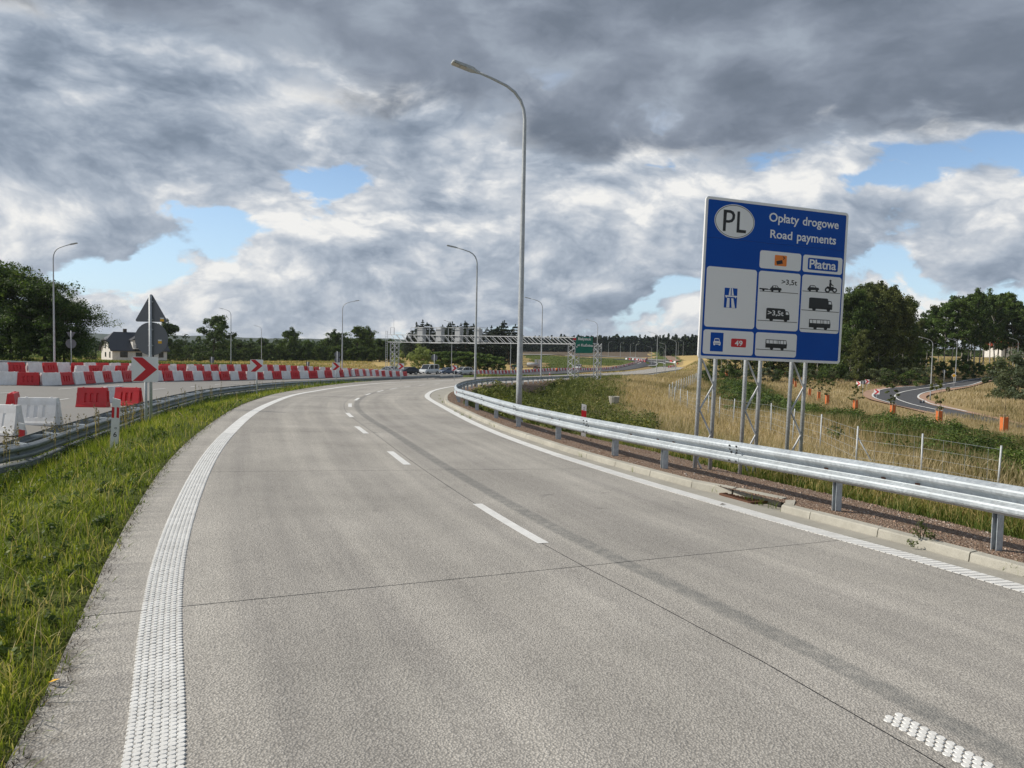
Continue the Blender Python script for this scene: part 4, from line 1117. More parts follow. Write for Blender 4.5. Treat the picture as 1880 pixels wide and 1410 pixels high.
# ---- marker posts (delineators)
def delineator(p, rz, label, h=.95, kind='front', lean=0.0):
    e = empty('marker_post', tuple(p), rz, label, 'marker post', None); e.rotation_euler = (0, lean, rz)
    mb = MB(); w, d = .125, .05
    top = [(-w/2, h + .0), (w/2, h - .03)]
    a = [(-w/2, -.3), (w/2, -.3), (w/2, h - .03), (-w/2, h)]
    mb.prism(a, (-d / 2, d / 2)); mb.build('post_body', MATS['delineator_white'], e)
    if kind == 'front':
        for x in (-.040, .040):
            MB().prism([(x - .021, h - .16), (x + .021, h - .17), (x + .021, h - .36), (x - .021, h - .35)], (-d / 2 - .004, -d / 2 + .001)).build('red_reflector', MATS['sign_red'], e)
        t = text('6', .13, 'sign_black', 'numeral'); t.parent = e; t.location = (0.01, -d / 2 - .003, h - .66); t.rotation_euler = (math.pi / 2, 0, 0)
        t = text('o', .075, 'sign_black', 'numeral'); t.parent = e; t.location = (0.015, -d / 2 - .003, h - .535); t.rotation_euler = (math.pi / 2, 0, 0)
    else:
        MB().prism([(-w/2 - .001, h - .16), (w/2 + .001, h - .185), (w/2 + .001, h - .42), (-w/2 - .001, h - .42)], (-d / 2 - .004, d / 2 + .004)).build('red_band', MATS['sign_red'], e)
        if kind == 'small':
            for zz in (.06, .12):
                t = text('0', .06, 'sign_back', 'numeral'); t.parent = e; t.location = (0, -d / 2 - .003, h - zz - .03); t.rotation_euler = (math.pi / 2, 0, 0)
    return e
def text(s, size, material, name='lettering', sx=1.0, bold=0.0, depth=.001):
    """flat letters, centred, as a mesh in the XY plane"""
    c = bpy.data.curves.new(name, 'FONT'); c.body = s; c.size = size; c.align_x = 'CENTER'; c.align_y = 'CENTER'; c.extrude = depth; c.offset = bold; c.resolution_u = 3
    o = bpy.data.objects.new(name, c); COL.objects.link(o); bpy.context.view_layer.update()
    me = bpy.data.meshes.new_from_object(o.evaluated_get(bpy.context.evaluated_depsgraph_get()))
    bpy.data.objects.remove(o); bpy.data.curves.remove(c)
    me.materials.clear(); me.materials.append(MATS[material]); me.name = name
    o = bpy.data.objects.new(name, me); COL.objects.link(o); o.scale = (sx, 1, 1); return o
p = foot(210, 832, 12.6); delineator(p, math.radians(12), 'white marker post with two red strips and numeral 6 at the left guardrail', .88, 'front', .05)
p = foot(62, 860, 16.5); p[2] = gz(p[0], p[1]); delineator((p[0] - .9, p[1] + .9, p[2]), .15, 'white marker post top with red band behind the left guardrail', .95, 'back')
p = foot(1071, 800, 18.6); delineator(p, -.2, 'white marker post with red band behind the right guardrail', 1.02, 'small')
p = foot(1009, 694, 110); delineator(p, -.2, 'tiny white marker post with red band on the far grass island', .95, 'back')
# ------------------------------------------------------------------ the big blue board
SW, SH = 3.23, 2.97
sign_yaw = math.atan2(.98, 3.07)
sp = at_dist(1418, 873, 13.45)
big = empty('road_payment_sign', (4.485, 12.22, 1.632), sign_yaw, 'large blue road payments board on six galvanised legs behind the guardrail', 'road sign')
big.rotation_euler = (0, .021, sign_yaw); big.scale = (.9037, .9037, .9037)
# homography from positions measured on the board face to its own plane
_src = np.array([(155, 92), (1240, 200), (1172, 1342), (90, 1318)], float); _dst = np.array([(-SW/2, SH), (SW/2, SH), (SW/2, 0), (-SW/2, 0)], float)
def _homog(s, d):
    A = []
    for (x, y), (u, v) in zip(s, d): A += [[x, y, 1, 0, 0, 0, -u*x, -u*y, -u], [0, 0, 0, x, y, 1, -v*x, -v*y, -v]]
    return np.linalg.svd(np.array(A))[2][-1].reshape(3, 3)
_Hm = _homog(_src, _dst)
def q(x, y):
    r = _Hm @ np.array([x, y, 1.0]); return r[0] / r[2], r[1] / r[2]
def rrect(x0, z0, x1, z1, r, n=5):
    P = []
    for cx, cz, a in ((x1 - r, z0 + r, -90), (x1 - r, z1 - r, 0), (x0 + r, z1 - r, 90), (x0 + r, z0 + r, 180)):
        for k in range(n + 1):
            t = math.radians(a + 90 * k / n); P.append((cx + r * math.cos(t), cz + r * math.sin(t)))
    return P
def plate(pts, y0, y1, name, material, parent): return MB().prism(pts, (y0, y1)).build(name, MATS[material], parent)
# three stacked panels with hairline joints between them
zj = [0, q(110, 857)[1], q(140, 400)[1], SH]
for a, b in zip(zj, zj[1:]):
    lo = .0 if a == 0 else .002; hi = 0 if b == SH else .002
    P = [(-SW/2 + .05, a + lo), (SW/2 - .05, a + lo), (SW/2 - .05, b - hi), (-SW/2 + .05, b - hi)]
    plate(P, 0, .03, 'board_panel', 'sign_blue', big)
# pale border with round corners
o_ = rrect(-SW/2, 0, SW/2, SH, .07); i_ = rrect(-SW/2 + .05, .05, SW/2 - .05, SH - .05, .03)
mb = MB(); n = len(o_)
for y, P in ((-.003, o_), (-.003, i_), (.034, o_), (.034, i_)): mb.v += [(x, y, z) for x, z in P]
for k in range(n):
    j = (k + 1) % n
    mb.face((k, j, n + j, n + k)); mb.face((2*n + j, 2*n + k, 3*n + k, 3*n + j)); mb.face((j, k, 2*n + k, 2*n + j)); mb.face((n + k, n + j, 3*n + j, 3*n + k))
mb.build('border', MATS['sign_white'], big)
mb = MB()
for z in (.35, 1.0, 1.7, 2.4): mb.box((0, .06, z), (SW - .1, .05, .08))
mb.build('back_rail', MATS['galvanised'], big)
def field(c0, c1, r=.05, dy=-.003, name='white_field', material='sign_white', parent=None):
    (x0, z1), (x1, z0) = q(*c0), q(*c1); return plate(rrect(x0, z0, x1, z1, r), dy, .0, name, material, parent or big), (x0, z0, x1, z1)
def avgq(pts):  # axis-aligned box from four measured corners
    a = [q(*p) for p in pts]; xs = sorted(p[0] for p in a); zs = sorted(p[1] for p in a); return (xs[0] + xs[1]) / 2, (zs[0] + zs[1]) / 2, (xs[2] + xs[3]) / 2, (zs[2] + zs[3]) / 2
def fieldq(pts, r, name='white_field', material='sign_white', y0=-.003, y1=.0, parent=None):
    x0, z0, x1, z1 = avgq(pts); return plate(rrect(x0, z0, x1, z1, r), y0, y1, name, material, parent or big)
F1 = fieldq([(565, 492), (879, 516), (872, 648), (558, 626)], .05)
F2 = fieldq([(893, 518), (1193, 542), (1187, 668), (888, 648)], .05)
F3 = fieldq([(160, 620), (540, 645), (518, 1090), (135, 1078)], .06)
F4 = fieldq([(556, 646), (870, 668), (853, 1103), (532, 1090)], .06)
F5 = fieldq([(887, 668), (1186, 688), (1161, 1116), (863, 1103)], .06)
F6 = fieldq([(131, 1099), (516, 1112), (505, 1294), (126, 1282)], .05)
F7 = fieldq([(530, 1112), (845, 1124), (836, 1299), (524, 1294)], .05)
B2 = fieldq([(930, 543), (1160, 558), (1155, 647), (925, 632)], .03, 'blue_plate', 'sign_blue', -.005, -.003)
O1 = fieldq([(677, 527), (768, 532), (764, 613), (672, 607)], .02, 'orange_square', 'sign_orange', -.005, -.003)
R1 = fieldq([(343, 1163), (457, 1169), (455, 1232), (341, 1227)], .02, 'red_plate', 'sign_red', -.005, -.003)
M1 = fieldq([(294, 781), (390, 787), (384, 936), (286, 932)], .01, 'motorway_square', 'sign_blue', -.005, -.003)
C1 = fieldq([(186, 1120), (284, 1124), (278, 1267), (181, 1262)], .005, 'blue_square', 'sign_blue', -.005, -.003)
# oval with PL
(cx_, cz_) = q(371, 281); rx = (q(523, 292)[0] - q(218, 270)[0]) / 2; rz_ = (q(371, 153)[1] - q(371, 409)[1]) / 2
def oval(f): return [(cx_ + rx * f * math.cos(t), cz_ + rz_ * (1 - (1 - f) * rx / rz_) * math.sin(t)) for t in np.linspace(0, 2 * math.pi, 40, endpoint=False)]
ov = plate(oval(1), -.003, 0, 'oval_plate', 'sign_white', big)
o_, i_ = oval(.968), oval(.945); mb = MB(); n = 40
mb.v = [(x, -.005, z) for x, z in o_ + i_]
for k in range(n): mb.face((k, (k + 1) % n, n + (k + 1) % n, n + k))
mb.build('oval_ring', MATS['sign_black'], ov)
def tx(s, box, material, parent, name='lettering', bold=.0, yy=-.0045):
    """letters fitted to a measured box (four corners)"""
    x0, z0, x1, z1 = avgq(box)
    t = text(s, 1.0, material, name, bold=bold)
    me = t.data; co = np.empty(len(me.vertices) * 3, np.float32); me.vertices.foreach_get('co', co); co = co.reshape(-1, 3)
    a, b = co[:, :2].min(0), co[:, :2].max(0)
    co[:, 0] = (co[:, 0] - a[0]) / (b[0] - a[0]) * (x1 - x0) + x0; zz = (co[:, 1] - a[1]) / (b[1] - a[1]) * (z1 - z0) + z0
    out = np.stack([co[:, 0], np.where(co[:, 2] > 0, yy - .0015, yy + .0010), zz], -1)
    me.vertices.foreach_set('co', out.ravel()); me.update(); t.parent = parent; t.scale = (1, 1, 1); return t
def stroke_letters(polys, material, name, parent, yy=-.006):
    mb = MB()
    for P in polys: mb.prism([q(*p) for p in P][::-1], (yy, yy + .0015))
    return mb.build(name, MATS[material], parent)
# P and L drawn as bars and a bow
P_st = [[(287, 193), (312, 195), (300, 355), (279, 354)], [(392, 205), (411, 206), (405, 342), (456, 347), (454, 369), (383, 364)]]
P_st.pop(0); stroke_letters(P_st, 'sign_black', 'lettering', ov)
bow_o = [(312, 195), (340, 197), (362, 208), (374, 232), (370, 264), (352, 286), (325, 293), (304, 291)]
bow_i = [(311, 215), (334, 217), (348, 225), (353, 238), (350, 258), (340, 269), (322, 273), (306, 271)]
mb = MB(); mb.v = [(q(*p)[0], -.006, q(*p)[1]) for p in bow_o + bow_i + [(287, 193), (279, 354), (300, 355)]]
for k in range(7): mb.face((k, 8 + k, 9 + k, k + 1))
mb.face((16, 17, 18, 7, 15, 8, 0)); mb.build('lettering', MATS['sign_black'], ov)
tx('Opłaty', [(634, 208), (862, 226), (860, 313), (632, 297)], 'sign_white', big, bold=.015, yy=-.0015)
tx('drogowe', [(890, 236), (1164, 257), (1162, 342), (888, 321)], 'sign_white', big, bold=.015, yy=-.0015)
tx('Road', [(643, 337), (810, 349), (808, 412), (641, 400)], 'sign_white', big, bold=.015, yy=-.0015)
tx('payments', [(846, 362), (1143, 384), (1141, 461), (844, 438)], 'sign_white', big, bold=.015, yy=-.0015)
tx('Płatna', [(942, 553), (1143, 568), (1141, 636), (938, 620)], 'sign_white', B2, bold=.018, yy=-.0065)
tx('>3,5t', [(728, 710), (846, 716), (844, 760), (726, 756)], 'sign_black', F4, bold=.012)
tx('>3,5t', [(622, 944), (742, 950), (739, 995), (619, 988)], 'sign_white', F4, bold=.012, yy=-.0075)
tx('49', [(371, 1178), (429, 1181), (427, 1222), (369, 1218)], 'sign_white', R1, bold=.02, yy=-.0065)
# pictograms
def pic(polys, name, parent, material='sign_black', yy=-.006): return stroke_letters(polys, material, name, parent, yy)
def disc(x, y, r, n=12): return [(x + r * math.cos(t), y + r * math.sin(t)) for t in np.linspace(0, 2 * math.pi, n, endpoint=False)]
def car_pic(x, y, name, parent):   # x,y: ground point below the middle
    body = [(x-44, y-8), (x-42, y-24), (x-34, y-30), (x-24, y-44), (x-2, y-46), (x+12, y-44), (x+22, y-29), (x+42, y-25), (x+45, y-9)]
    o = pic([body, disc(x - 26, y - 6, 9), disc(x + 28, y - 4, 9)], name, parent)
    pic([[(x-22, y-31), (x-17, y-40), (x-4, y-41), (x-4, y-30)], [(x, y-30), (x, y-41), (x+9, y-39), (x+15, y-29)]], 'pictogram_window', o, 'sign_white', -.0075); return o
def line_pic(a, b, parent, name='ground_line'):
    pic([[(a[0], a[1]), (b[0], b[1]), (b[0], b[1] + 4), (a[0], a[1] + 4)]], name, parent)
car_pic(682, 803, 'car_pictogram', F4)
pic([[(558, 778), (622, 782), (622, 792), (558, 788)], disc(588, 792, 9), [(618, 784), (642, 788), (642, 792), (618, 790)]], 'trailer_pictogram', F4)
line_pic((560, 799), (852, 814), F4); line_pic((543, 1020), (846, 1033), F4)
car_pic(968, 795, 'car_pictogram', F5); line_pic((886, 792), (1172, 807), F5)
pic([disc(1077, 783, 21, 16), disc(1131, 785, 19, 16), [(1065, 768), (1078, 755), (1100, 762), (1126, 757), (1122, 775), (1110, 790), (1085, 790)], [(1090, 748), (1094, 722), (1104, 722), (1110, 740), (1124, 748), (1120, 753), (1104, 748), (1108, 772), (1092, 768)], disc(1100, 714, 8)], 'motorcycle_pictogram', F5)
pic([disc(1077, 783, 10), disc(1131, 785, 9)], 'pictogram_wheel', F5, 'sign_white', -.0075)
def truck_pic(x, y, name, parent):
    o = pic([[(x-88, y-18), (x-84, y-96), (x-74, y-101), (x+52, y-94), (x+60, y-88), (x+60, y-78), (x+84, y-74), (x+92, y-45), (x+90, y-9)], disc(x - 48, y - 14, 14), disc(x + 62, y - 10, 14)], name, parent)
    pic([[(x+64, y-70), (x+80, y-69), (x+85, y-50), (x+64, y-51)]], 'pictogram_window', o, 'sign_white', -.0075)
truck_pic(1022, 943, 'truck_pictogram', F5); line_pic((877, 935), (1164, 950), F5)
truck_pic(695, 1028, 'truck_pictogram', F4)
def bus_pic(x, y, name, parent):
    o = pic([[(x-82, y-12), (x-78, y-75), (x+78, y-69), (x+84, y-35), (x+80, y-7)], disc(x - 34, y - 8, 13), disc(x + 46, y - 5, 13)], name, parent)
    W = []
    for k, (a, b) in enumerate(((-74, -54), (-50, -24), (-20, 6), (10, 18), (22, 30), (34, 56), (60, 76))):
        s1 = .038 * a; s2 = .038 * b; W.append([(x + a, y - 69 + s1 + 2), (x + b, y - 69 + s2 + 2), (x + b, y - 42 + s2), (x + a, y - 42 + s1)])
    pic(W, 'pictogram_window', o, 'sign_white', -.0075)
bus_pic(1016, 1080, 'bus_pictogram', F5); line_pic((869, 1076), (1161, 1090), F5)
bus_pic(684, 1240, 'bus_pictogram', F7); line_pic((531, 1239), (832, 1250), F7)
# motorway sign: two lanes under a bridge
pic([[(323, 839), (333, 783), (340, 783), (338, 839)], [(346, 839), (347, 784), (354, 784), (362, 840)], [(297, 838), (387, 843), (387, 851), (380, 853), (378, 860), (372, 860), (371, 853), (310, 850), (308, 857), (302, 857), (301, 849), (297, 847)],
     [(312, 858), (330, 860), (328, 932), (304, 931)], [(343, 861), (359, 862), (370, 934), (345, 933)]], 'motorway_pictogram', M1, 'sign_white', -.0065)
pic([[(210, 1188), (216, 1167), (222, 1164), (246, 1165), (251, 1169), (256, 1190), (261, 1194), (261, 1212), (255, 1220), (248, 1220), (246, 1213), (220, 1212), (217, 1219), (208, 1218), (206, 1210), (205, 1193)]], 'car_front_pictogram', C1, 'sign_white', -.0065)
pic([[(219, 1172), (247, 1173), (250, 1186), (216, 1185)], [(213, 1200), (253, 1202), (253, 1206), (213, 1204)]], 'pictogram_window', C1, 'sign_blue', -.008)
pic([[(686, 574), (731, 564), (736, 592), (691, 601)]], 'card_pictogram', O1, 'sign_black', -.0065)
pic([[(736, 560), (741, 556), (746, 562), (742, 564)], [(738, 548), (742, 545), (752, 555), (749, 558)], [(735, 538), (738, 534), (757, 551), (753, 553)]], 'signal_pictogram', O1, 'sign_black', -.0065)
# legs: three lattice pairs
LX = [(-1.50, -1.17), (-.50, -.17), (.55, .88)]
for a, b in LX:
    pr = []
    for x in (a, b):
        M_ = big
        o = MB().tube([(x, .10, -2.75), (x, .10, SH - .25)], .038, 10).build('leg', MATS['galvanised_pole'], big)
    mb = MB(); z = -.02; sgn = 0
    while z > -2.5:
        z2 = z - .47; x1, x2 = (a + .03, b - .03) if sgn % 2 == 0 else (b - .03, a + .03)
        mb.bar((x1, .085, z), (x2, .085, z2), .026, .026); z = z2; sgn += 1
    mb.build('lattice_brace', MATS['gantry_paint'], big)

# ------------------------------------------------------------------ smaller signs
def pole(h, r=.032, material='galvanised_pole', z0=-.4): return MB().tube([(0, 0, z0), (0, 0, h)], r, 8)
def chevron(p, rz, label, size=.6, h=1.95, name='chevron_sign', group='red and white arrow boards along the bend', cat='arrow sign', flip=1, px=0.0):
    e = empty(name, tuple(p), rz, label, cat, group)
    pole(h).build('pole', MATS['galvanised_pole'], e)
    z0 = h - size
    b = MB().prism(rrect(-size/2, z0, size/2, h, .035 * size / .6), (-.05, -.034)).build('plate', MATS['sign_white'], e)
    s = size / 2; zc = z0 + s; f = flip
    P = [(-.93*s*f, zc + .95*s), (-.18*s*f, zc + .95*s), (.93*s*f, zc), (-.18*s*f, zc - .95*s), (-.93*s*f, zc - .95*s), (.05*s*f, zc)]
    mb = MB()
    for Q in ((P[0], P[1], P[2], P[5]), (P[5], P[2], P[3], P[4])):
        Q = Q if f > 0 else Q[::-1]; mb.prism(Q[::-1], (-.053, -.0501))
    mb.build('red_chevron', MATS['sign_red'], b)
    return e
for px, py, d, rz, lb in ((268, 772, 16.9, .12, 'nearest and largest red chevron board under the grey triangle sign back'), (471.5, 708, 33.8, .1, 'red chevron board in front of the barrier rows, second along the bend'),
                         (617, 698, 54, .1, 'red chevron board below the two round sign backs'), (736, 693, 70, .1, 'red chevron board between the silver car and the dark car'), (834, 689, 79, .05, 'red chevron board in front of the white estate car')):
    p = foot(px, py, d); top = at_dist(px, {268: 655, 471.5: 660, 617: 665.5, 736: 667, 834: 671}[px], d)
    chevron(p, rz, lb, .6, top[2] - p[2])
# triangle over disc, seen from behind
def sign_back(p, rz, label, h, parts, group=None, cat='sign back', stickers=False, r=.04):
    e = empty('sign_back', tuple(p), rz, label, cat, group); pole(h, r).build('pole', MATS['galvanised_pole'], e)
    for kind, zc, sz in parts:
        if kind == 'disc':
            t = np.linspace(0, 2 * math.pi, 32, endpoint=False); P = [(sz * math.cos(a), zc + sz * math.sin(a)) for a in t]; o = MB().prism(P, (.045, .06)).build('disc_plate', MATS['sign_back'], e)
        elif kind == 'tri' or kind == 'yield':
            P = []; f = 1 if kind == 'tri' else -1; s = sz; rr = .07 * s
            V3 = [(0, 1.0), (-.866, -.5), (.866, -.5)]
            for k, (x, z) in enumerate(V3):
                a0 = math.atan2(z, x)
                for dt in (-.9, -.45, 0, .45, .9): P.append((x * (s - 2 * rr) + math.cos(a0 + dt) * rr * 1.2, zc + f * (z * (s - 2 * rr) + math.sin(a0 + dt) * rr * 1.2)))
            P = P if f > 0 else P[::-1]
            o = MB().prism(P, (.045, .06)).build('triangle_plate', MATS['sign_back'], e)
        else:
            w, hh = sz; o = MB().prism([(-w/2, zc - hh/2), (w/2, zc - hh/2), (w/2, zc + hh/2), (-w/2, zc + hh/2)], (.045, .06)).build('plate', MATS['sign_back'], e)
        MB().box((0, .02, zc + (sz * .55 if not hasattr(sz, '__len__') else 0)), (.12, .07, .035)).build('clamp', MATS['galvanised_pole'], e)
        MB().box((0, .02, zc - (sz * .4 if not hasattr(sz, '__len__') else .1)), (.12, .07, .035)).build('clamp', MATS['galvanised_pole'], e)
        if stickers:
            x = sz * .52 if kind == 'disc' else sz * .58; z = zc - sz * (.2 if kind == 'disc' else .42)
            MB().box((x, .042, z), (.1, .003, .07)).build('yellow_sticker', MATS['sign_yellow'], e)
            MB().box((x, .042, z + .055), (.1, .003, .035)).build('white_sticker', MATS['sign_white'], e)
    return e
dT = 19.5; p = foot(277, 762, dT); zt = at_dist(277, 540, dT)[2] - p[2]; zd = at_dist(277, 622, dT)[2] - p[2]; ztri = at_dist(277, 573, dT)[2] - p[2]
sign_back(p, 0, 'grey triangle sign over a round sign, seen from behind, beside the nearest chevron', zt - .02, [('tri', ztri, .52), ('disc', zd, .46)], stickers=True, r=.042)
def sb(px, py, d, top, label, parts, rz=0, group='small signs seen from behind'):
    p = foot(px, py, d); h = at_dist(px, top, d)[2] - p[2]
    L = [(k, at_dist(px, y, d)[2] - p[2], s) for k, y, s in parts]; sign_back(p, rz, label, h, L, group)
sb(131, 668, 75, 607, 'triangle over disc sign back in front of the left tree', [('yield', 614, .5), ('disc', 631, .5)], .8)
sb(389, 676, 100, 655, 'small square sign back behind the rear barrier row', [('rect', 661, (.6, .8))], 0)
sb(565, 680, 105, 664, 'small square sign back in the yellow field edge', [('rect', 668, (.5, .65))], 0)
sb(619, 690, 88, 645, 'two round sign backs stacked on one pole', [('disc', 651, .38), ('disc', 661, .38)], 0)
sb(797, 688, 100, 650, 'pale round sign back in front of the white van', [('disc', 656.5, .46)], 0)
# side road signs
def sp_(px, py, d): return foot(px, py, d)
chevron(sp_(1591, 719, 135), -.3, 'small red chevron board left of the side road bend', .8, 2.1, group='arrow boards at the side road bend')
chevron(sp_(1575.5, 722, 130), -.9, 'small red chevron board turned edge-on near the tall grass', .8, 2.0, group='arrow boards at the side road bend')
chevron(sp_(1609, 737, 112), -.5, 'half hidden chevron board where the side road bends', .8, 1.6, group='arrow boards at the side road bend')
e = empty('priority_sign', tuple(sp_(1750, 714, 142)), -.2, 'yellow diamond priority sign beside the side road', 'road sign'); pole(2.75).build('pole', MATS['galvanised_pole'], e)
def dia(s, c): return [(0, c - s), (s, c), (0, c + s), (-s, c)]
w_ = MB().prism(dia(.5, 2.55), (-.05, -.034)).build('white_border', MATS['sign_white'], e); MB().prism(dia(.38, 2.55), (-.056, -.05)).build('yellow_diamond', MATS['sign_yellow'], w_)
sb(1583.5, 727, 120, 699, 'square sign back beside the side road chevrons', [('rect', 702, (.7, .6))], -.3)
sb(1733, 700, 150, 679, 'disc sign back on the grass bank behind the side road', [('disc', 682, .4)], 0)
sb(1795, 691, 170, 675, 'small dark sign back near the willow', [('rect', 677, (.9, .5))], 0)
sb(1693, 748, 100, 735, 'low grey board back on the inner side of the bend', [('rect', 740, (.85, .75))], .2)
sb(1876, 772, 80, 761, 'grey board back cut by the right picture edge', [('rect', 766, (.8, .7))], .1)

# ------------------------------------------------------------------ toll gantry and green sign
g0 = foot(722, 688, 124); g1 = foot(1052, 697.5, 98)
gan = empty('toll_gantry', tuple(g0), 0, 'white lattice toll gantry carrying four camera cabinets across the expressway', 'gantry')
zb0 = at_dist(722, 628, 124)[2] - g0[2]; zt0 = at_dist(722, 614.5, 124)[2] - g0[2]
vec = np.array([*(g1 - g0)[:2], 0]); Lg = np.linalg.norm(vec); zb1 = at_dist(1052, 631.5, 98)[2] - g0[2]; zt1 = at_dist(1052, 619.5, 98)[2] - g0[2]
ax = vec / Lg; nrm = np.array([ax[1], -ax[0], 0])
def gp(t, side, z): return tuple(ax * t + nrm * side + np.array([0, 0, z]))
def gpz(t, top): u = t / Lg; return (zt0 * (1 - u) + zt1 * u) if top else (zb0 * (1 - u) + zb1 * u)
mb = MB()
for top in (0, 1):
    for sd_ in (-.55, .55): mb.bar(gp(-.8, sd_, gpz(-.8, top)), gp(Lg + .5, sd_, gpz(Lg, top)), .10)
mb.build('chord', MATS['gantry_paint'], gan)
nbay = 26; dg = MB().mesh('x', MATS['gantry_paint'])
for i in range(nbay):
    a, b = Lg * i / nbay, Lg * (i + 1) / nbay; mb = MB()
    for sd_ in (-.55, .55): mb.bar(gp(a, sd_, gpz(a, 1)), gp(b, sd_, gpz(b, 0)), .06)
    mb.bar(gp(a, -.55, gpz(a, 1)), gp(a, .55, gpz(a, 1)), .05); mb.bar(gp(a, -.55, gpz(a, 0)), gp(b, .55, gpz(b, 0)), .05)
    mb.build('lattice_bay', MATS['gantry_paint'], gan)
def lattice_tower(t, zt, w=1.15, name='tower', foot_z=0.0, n=8, parent=None, c=None, half=.5):
    mb = MB(); cs = [(-w/2, -half), (w/2, -half), (w/2, half), (-w/2, half)]
    c = np.array(c if c is not None else (ax * t)); X = ax; Y = nrm
    P = lambda k, z: tuple(c + X * cs[k][0] + Y * cs[k][1] + np.array([0, 0, z]))
    for k in range(4): mb.bar(P(k, foot_z - .3), P(k, zt), .10)
    for i in range(n):
        a, b = foot_z + (zt - foot_z) * i / n, foot_z + (zt - foot_z) * (i + 1) / n
        for k in range(4): mb.bar(P(k, a) if i % 2 else P((k + 1) % 4, a), P((k + 1) % 4, b) if i % 2 else P(k, b), .05)
    return mb.build(name, MATS['gantry_paint'], parent or gan)
lattice_tower(.3, zb0 + .1); lattice_tower(Lg, zb1 + .1, foot_z=g1[2] - g0[2])
# ladder cage on the left
mb = MB()
for a in (-2.2, -1.7): mb.bar(tuple(ax * a + np.array([0, 0, 1.0])), tuple(ax * a + np.array([0, 0, zt0 + .7])), .06)
for z in np.arange(1.2, zt0 + .6, .4): mb.bar(tuple(ax * -2.2 + np.array([0, 0, z])), tuple(ax * -1.7 + np.array([0, 0, z])), .04)
mb.build('ladder', MATS['gantry_paint'], gan)
mb = MB()
for a in (-.9, .2, 6.2, 7.4):
    mb.bar(gp(a, 0, gpz(a, 1)), gp(a, 0, gpz(a, 1) + 1.25), .06)
mb.bar(gp(-.9, 0, zt0 + 1.25), gp(.2, 0, zt0 + 1.25), .06); mb.bar(gp(6.2, 0, zt0 + 1.25), gp(7.4, 0, zt0 + 1.25), .06)
mb.bar(gp(0, 0, zt0), gp(0, 0, zt0 + 2.8), .035)
mb.build('safety_frame', MATS['gantry_paint'], gan)
mb = MB()
for sd_ in (-.6,): mb.bar(gp(0, sd_, zt0 + .0), gp(Lg * .52, sd_, gpz(Lg * .52, 1) + .0), .05)
mb.build('handrail', MATS['gantry_paint'], gan)
mat('cabinet_grey', plastic((.42, .44, .46), (.3, .31, .32)), rough=.5)
for px0, px1 in ((759, 781), (793, 815), (828, 849.5), (864, 884)):
    def tt(px):
        best = min(np.linspace(0, Lg, 400), key=lambda t: abs((lambda w: CX + F * ((w[0] - 0) / w[1]) )((g0 + ax * t)) - px)); return best
    a, b = tt(px0), tt(px1); zl, zh = gpz(a, 0) - .1, gpz(a, 1) + 1.25
    c = empty('x', (0, 0, 0)); bpy.data.objects.remove(c)
    mb = MB()
    for u in (a, b):
        for sd_ in (-.75, .75): mb.bar(gp(u, sd_, zl), gp(u, sd_, zh), .065)
        mb.bar(gp(u, -.75, zh), gp(u, .75, zh), .08); mb.bar(gp(u, -.75, zl), gp(u, .75, zl), .08)
    for sd_ in (-.75, .75):
        mb.bar(gp(a, sd_, zh), gp(b, sd_, zh), .065); mb.bar(gp(a, sd_, zl), gp(b, sd_, zl), .065)
    fr = mb.build('cabinet_frame', MATS['gantry_paint'], gan)
    mb = MB(); w = (b - a) * .42; mid = a + (b - a) * .62
    mb.box(gp(mid, 0, (zl + zh) / 2 + .05), (w, .8, (zh - zl) * .82), rz=math.atan2(ax[1], ax[0])); mb.build('cabinet', MATS['cabinet_grey'], fr)
# green sign on its own lattice mast
gs = foot(1096, 697.5, 97)
gre = empty('direction_sign', tuple(gs), 0, 'green direction board reading Białystok and Kuźnica on a lattice mast', 'road sign')
zm = at_dist(1096, 630.5, 97)[2] - gs[2]
def rel(px, py, d=97.3): return at_dist(px, py, d) - gs
lattice_tower(0, zm, w=.75, parent=gre, c=(0, 0, 0), name='mast', half=.35, n=9)
a, b, c, d_ = rel(1056.5, 648.3), rel(1088, 648.3), rel(1088.6, 618.6), rel(1057.5, 618)
mb = MB(); y = 0; pts = [a, b, c, d_]
mb.v = [(p[0], p[1] - .04, p[2]) for p in pts] + [(p[0], p[1] + .04, p[2]) for p in pts]
mb.face((0, 1, 2, 3)); mb.face((7, 6, 5, 4)); [mb.face(((i + 1) % 4, i, 4 + i, 4 + (i + 1) % 4)) for i in range(4)]
gb = mb.build('green_board', MATS['sign_green'], gre)
mb = MB(); mb.bar(tuple(rel(1052, 624)), tuple(rel(1098, 632, 97.5)), .12); mb.bar(tuple(rel(1052, 641)), tuple(rel(1098, 641, 97.5)), .12); mb.build('crossbar', MATS['gantry_paint'], gre)
for s, px, py, sz in (('Białystok', 1073, 622.5, .50), ('Kuźnica', 1077.5, 634.2, .50)):
    t = text(s, sz, 'sign_white', bold=.015); t.parent = gre; q_ = rel(px, py, 97.2); t.location = (q_[0], q_[1] - .02, q_[2]); t.rotation_euler = (math.pi / 2, 0.02, 0)
for px, py, w, hh, m_ in ((1062.5, 633.8, .34, .16, 'sign_white'), (1059, 637, .2, .13, 'sign_white'), (1055, 622.5, .42, .26, 'sign_red'), (1063.5, 633.6, .1, .3, 'sign_white')):
    q_ = rel(px, py, 97.15); MB().box((0, 0, 0), (w, .01, hh)).build('route_mark', MATS[m_], gb, (q_[0], q_[1], q_[2]))
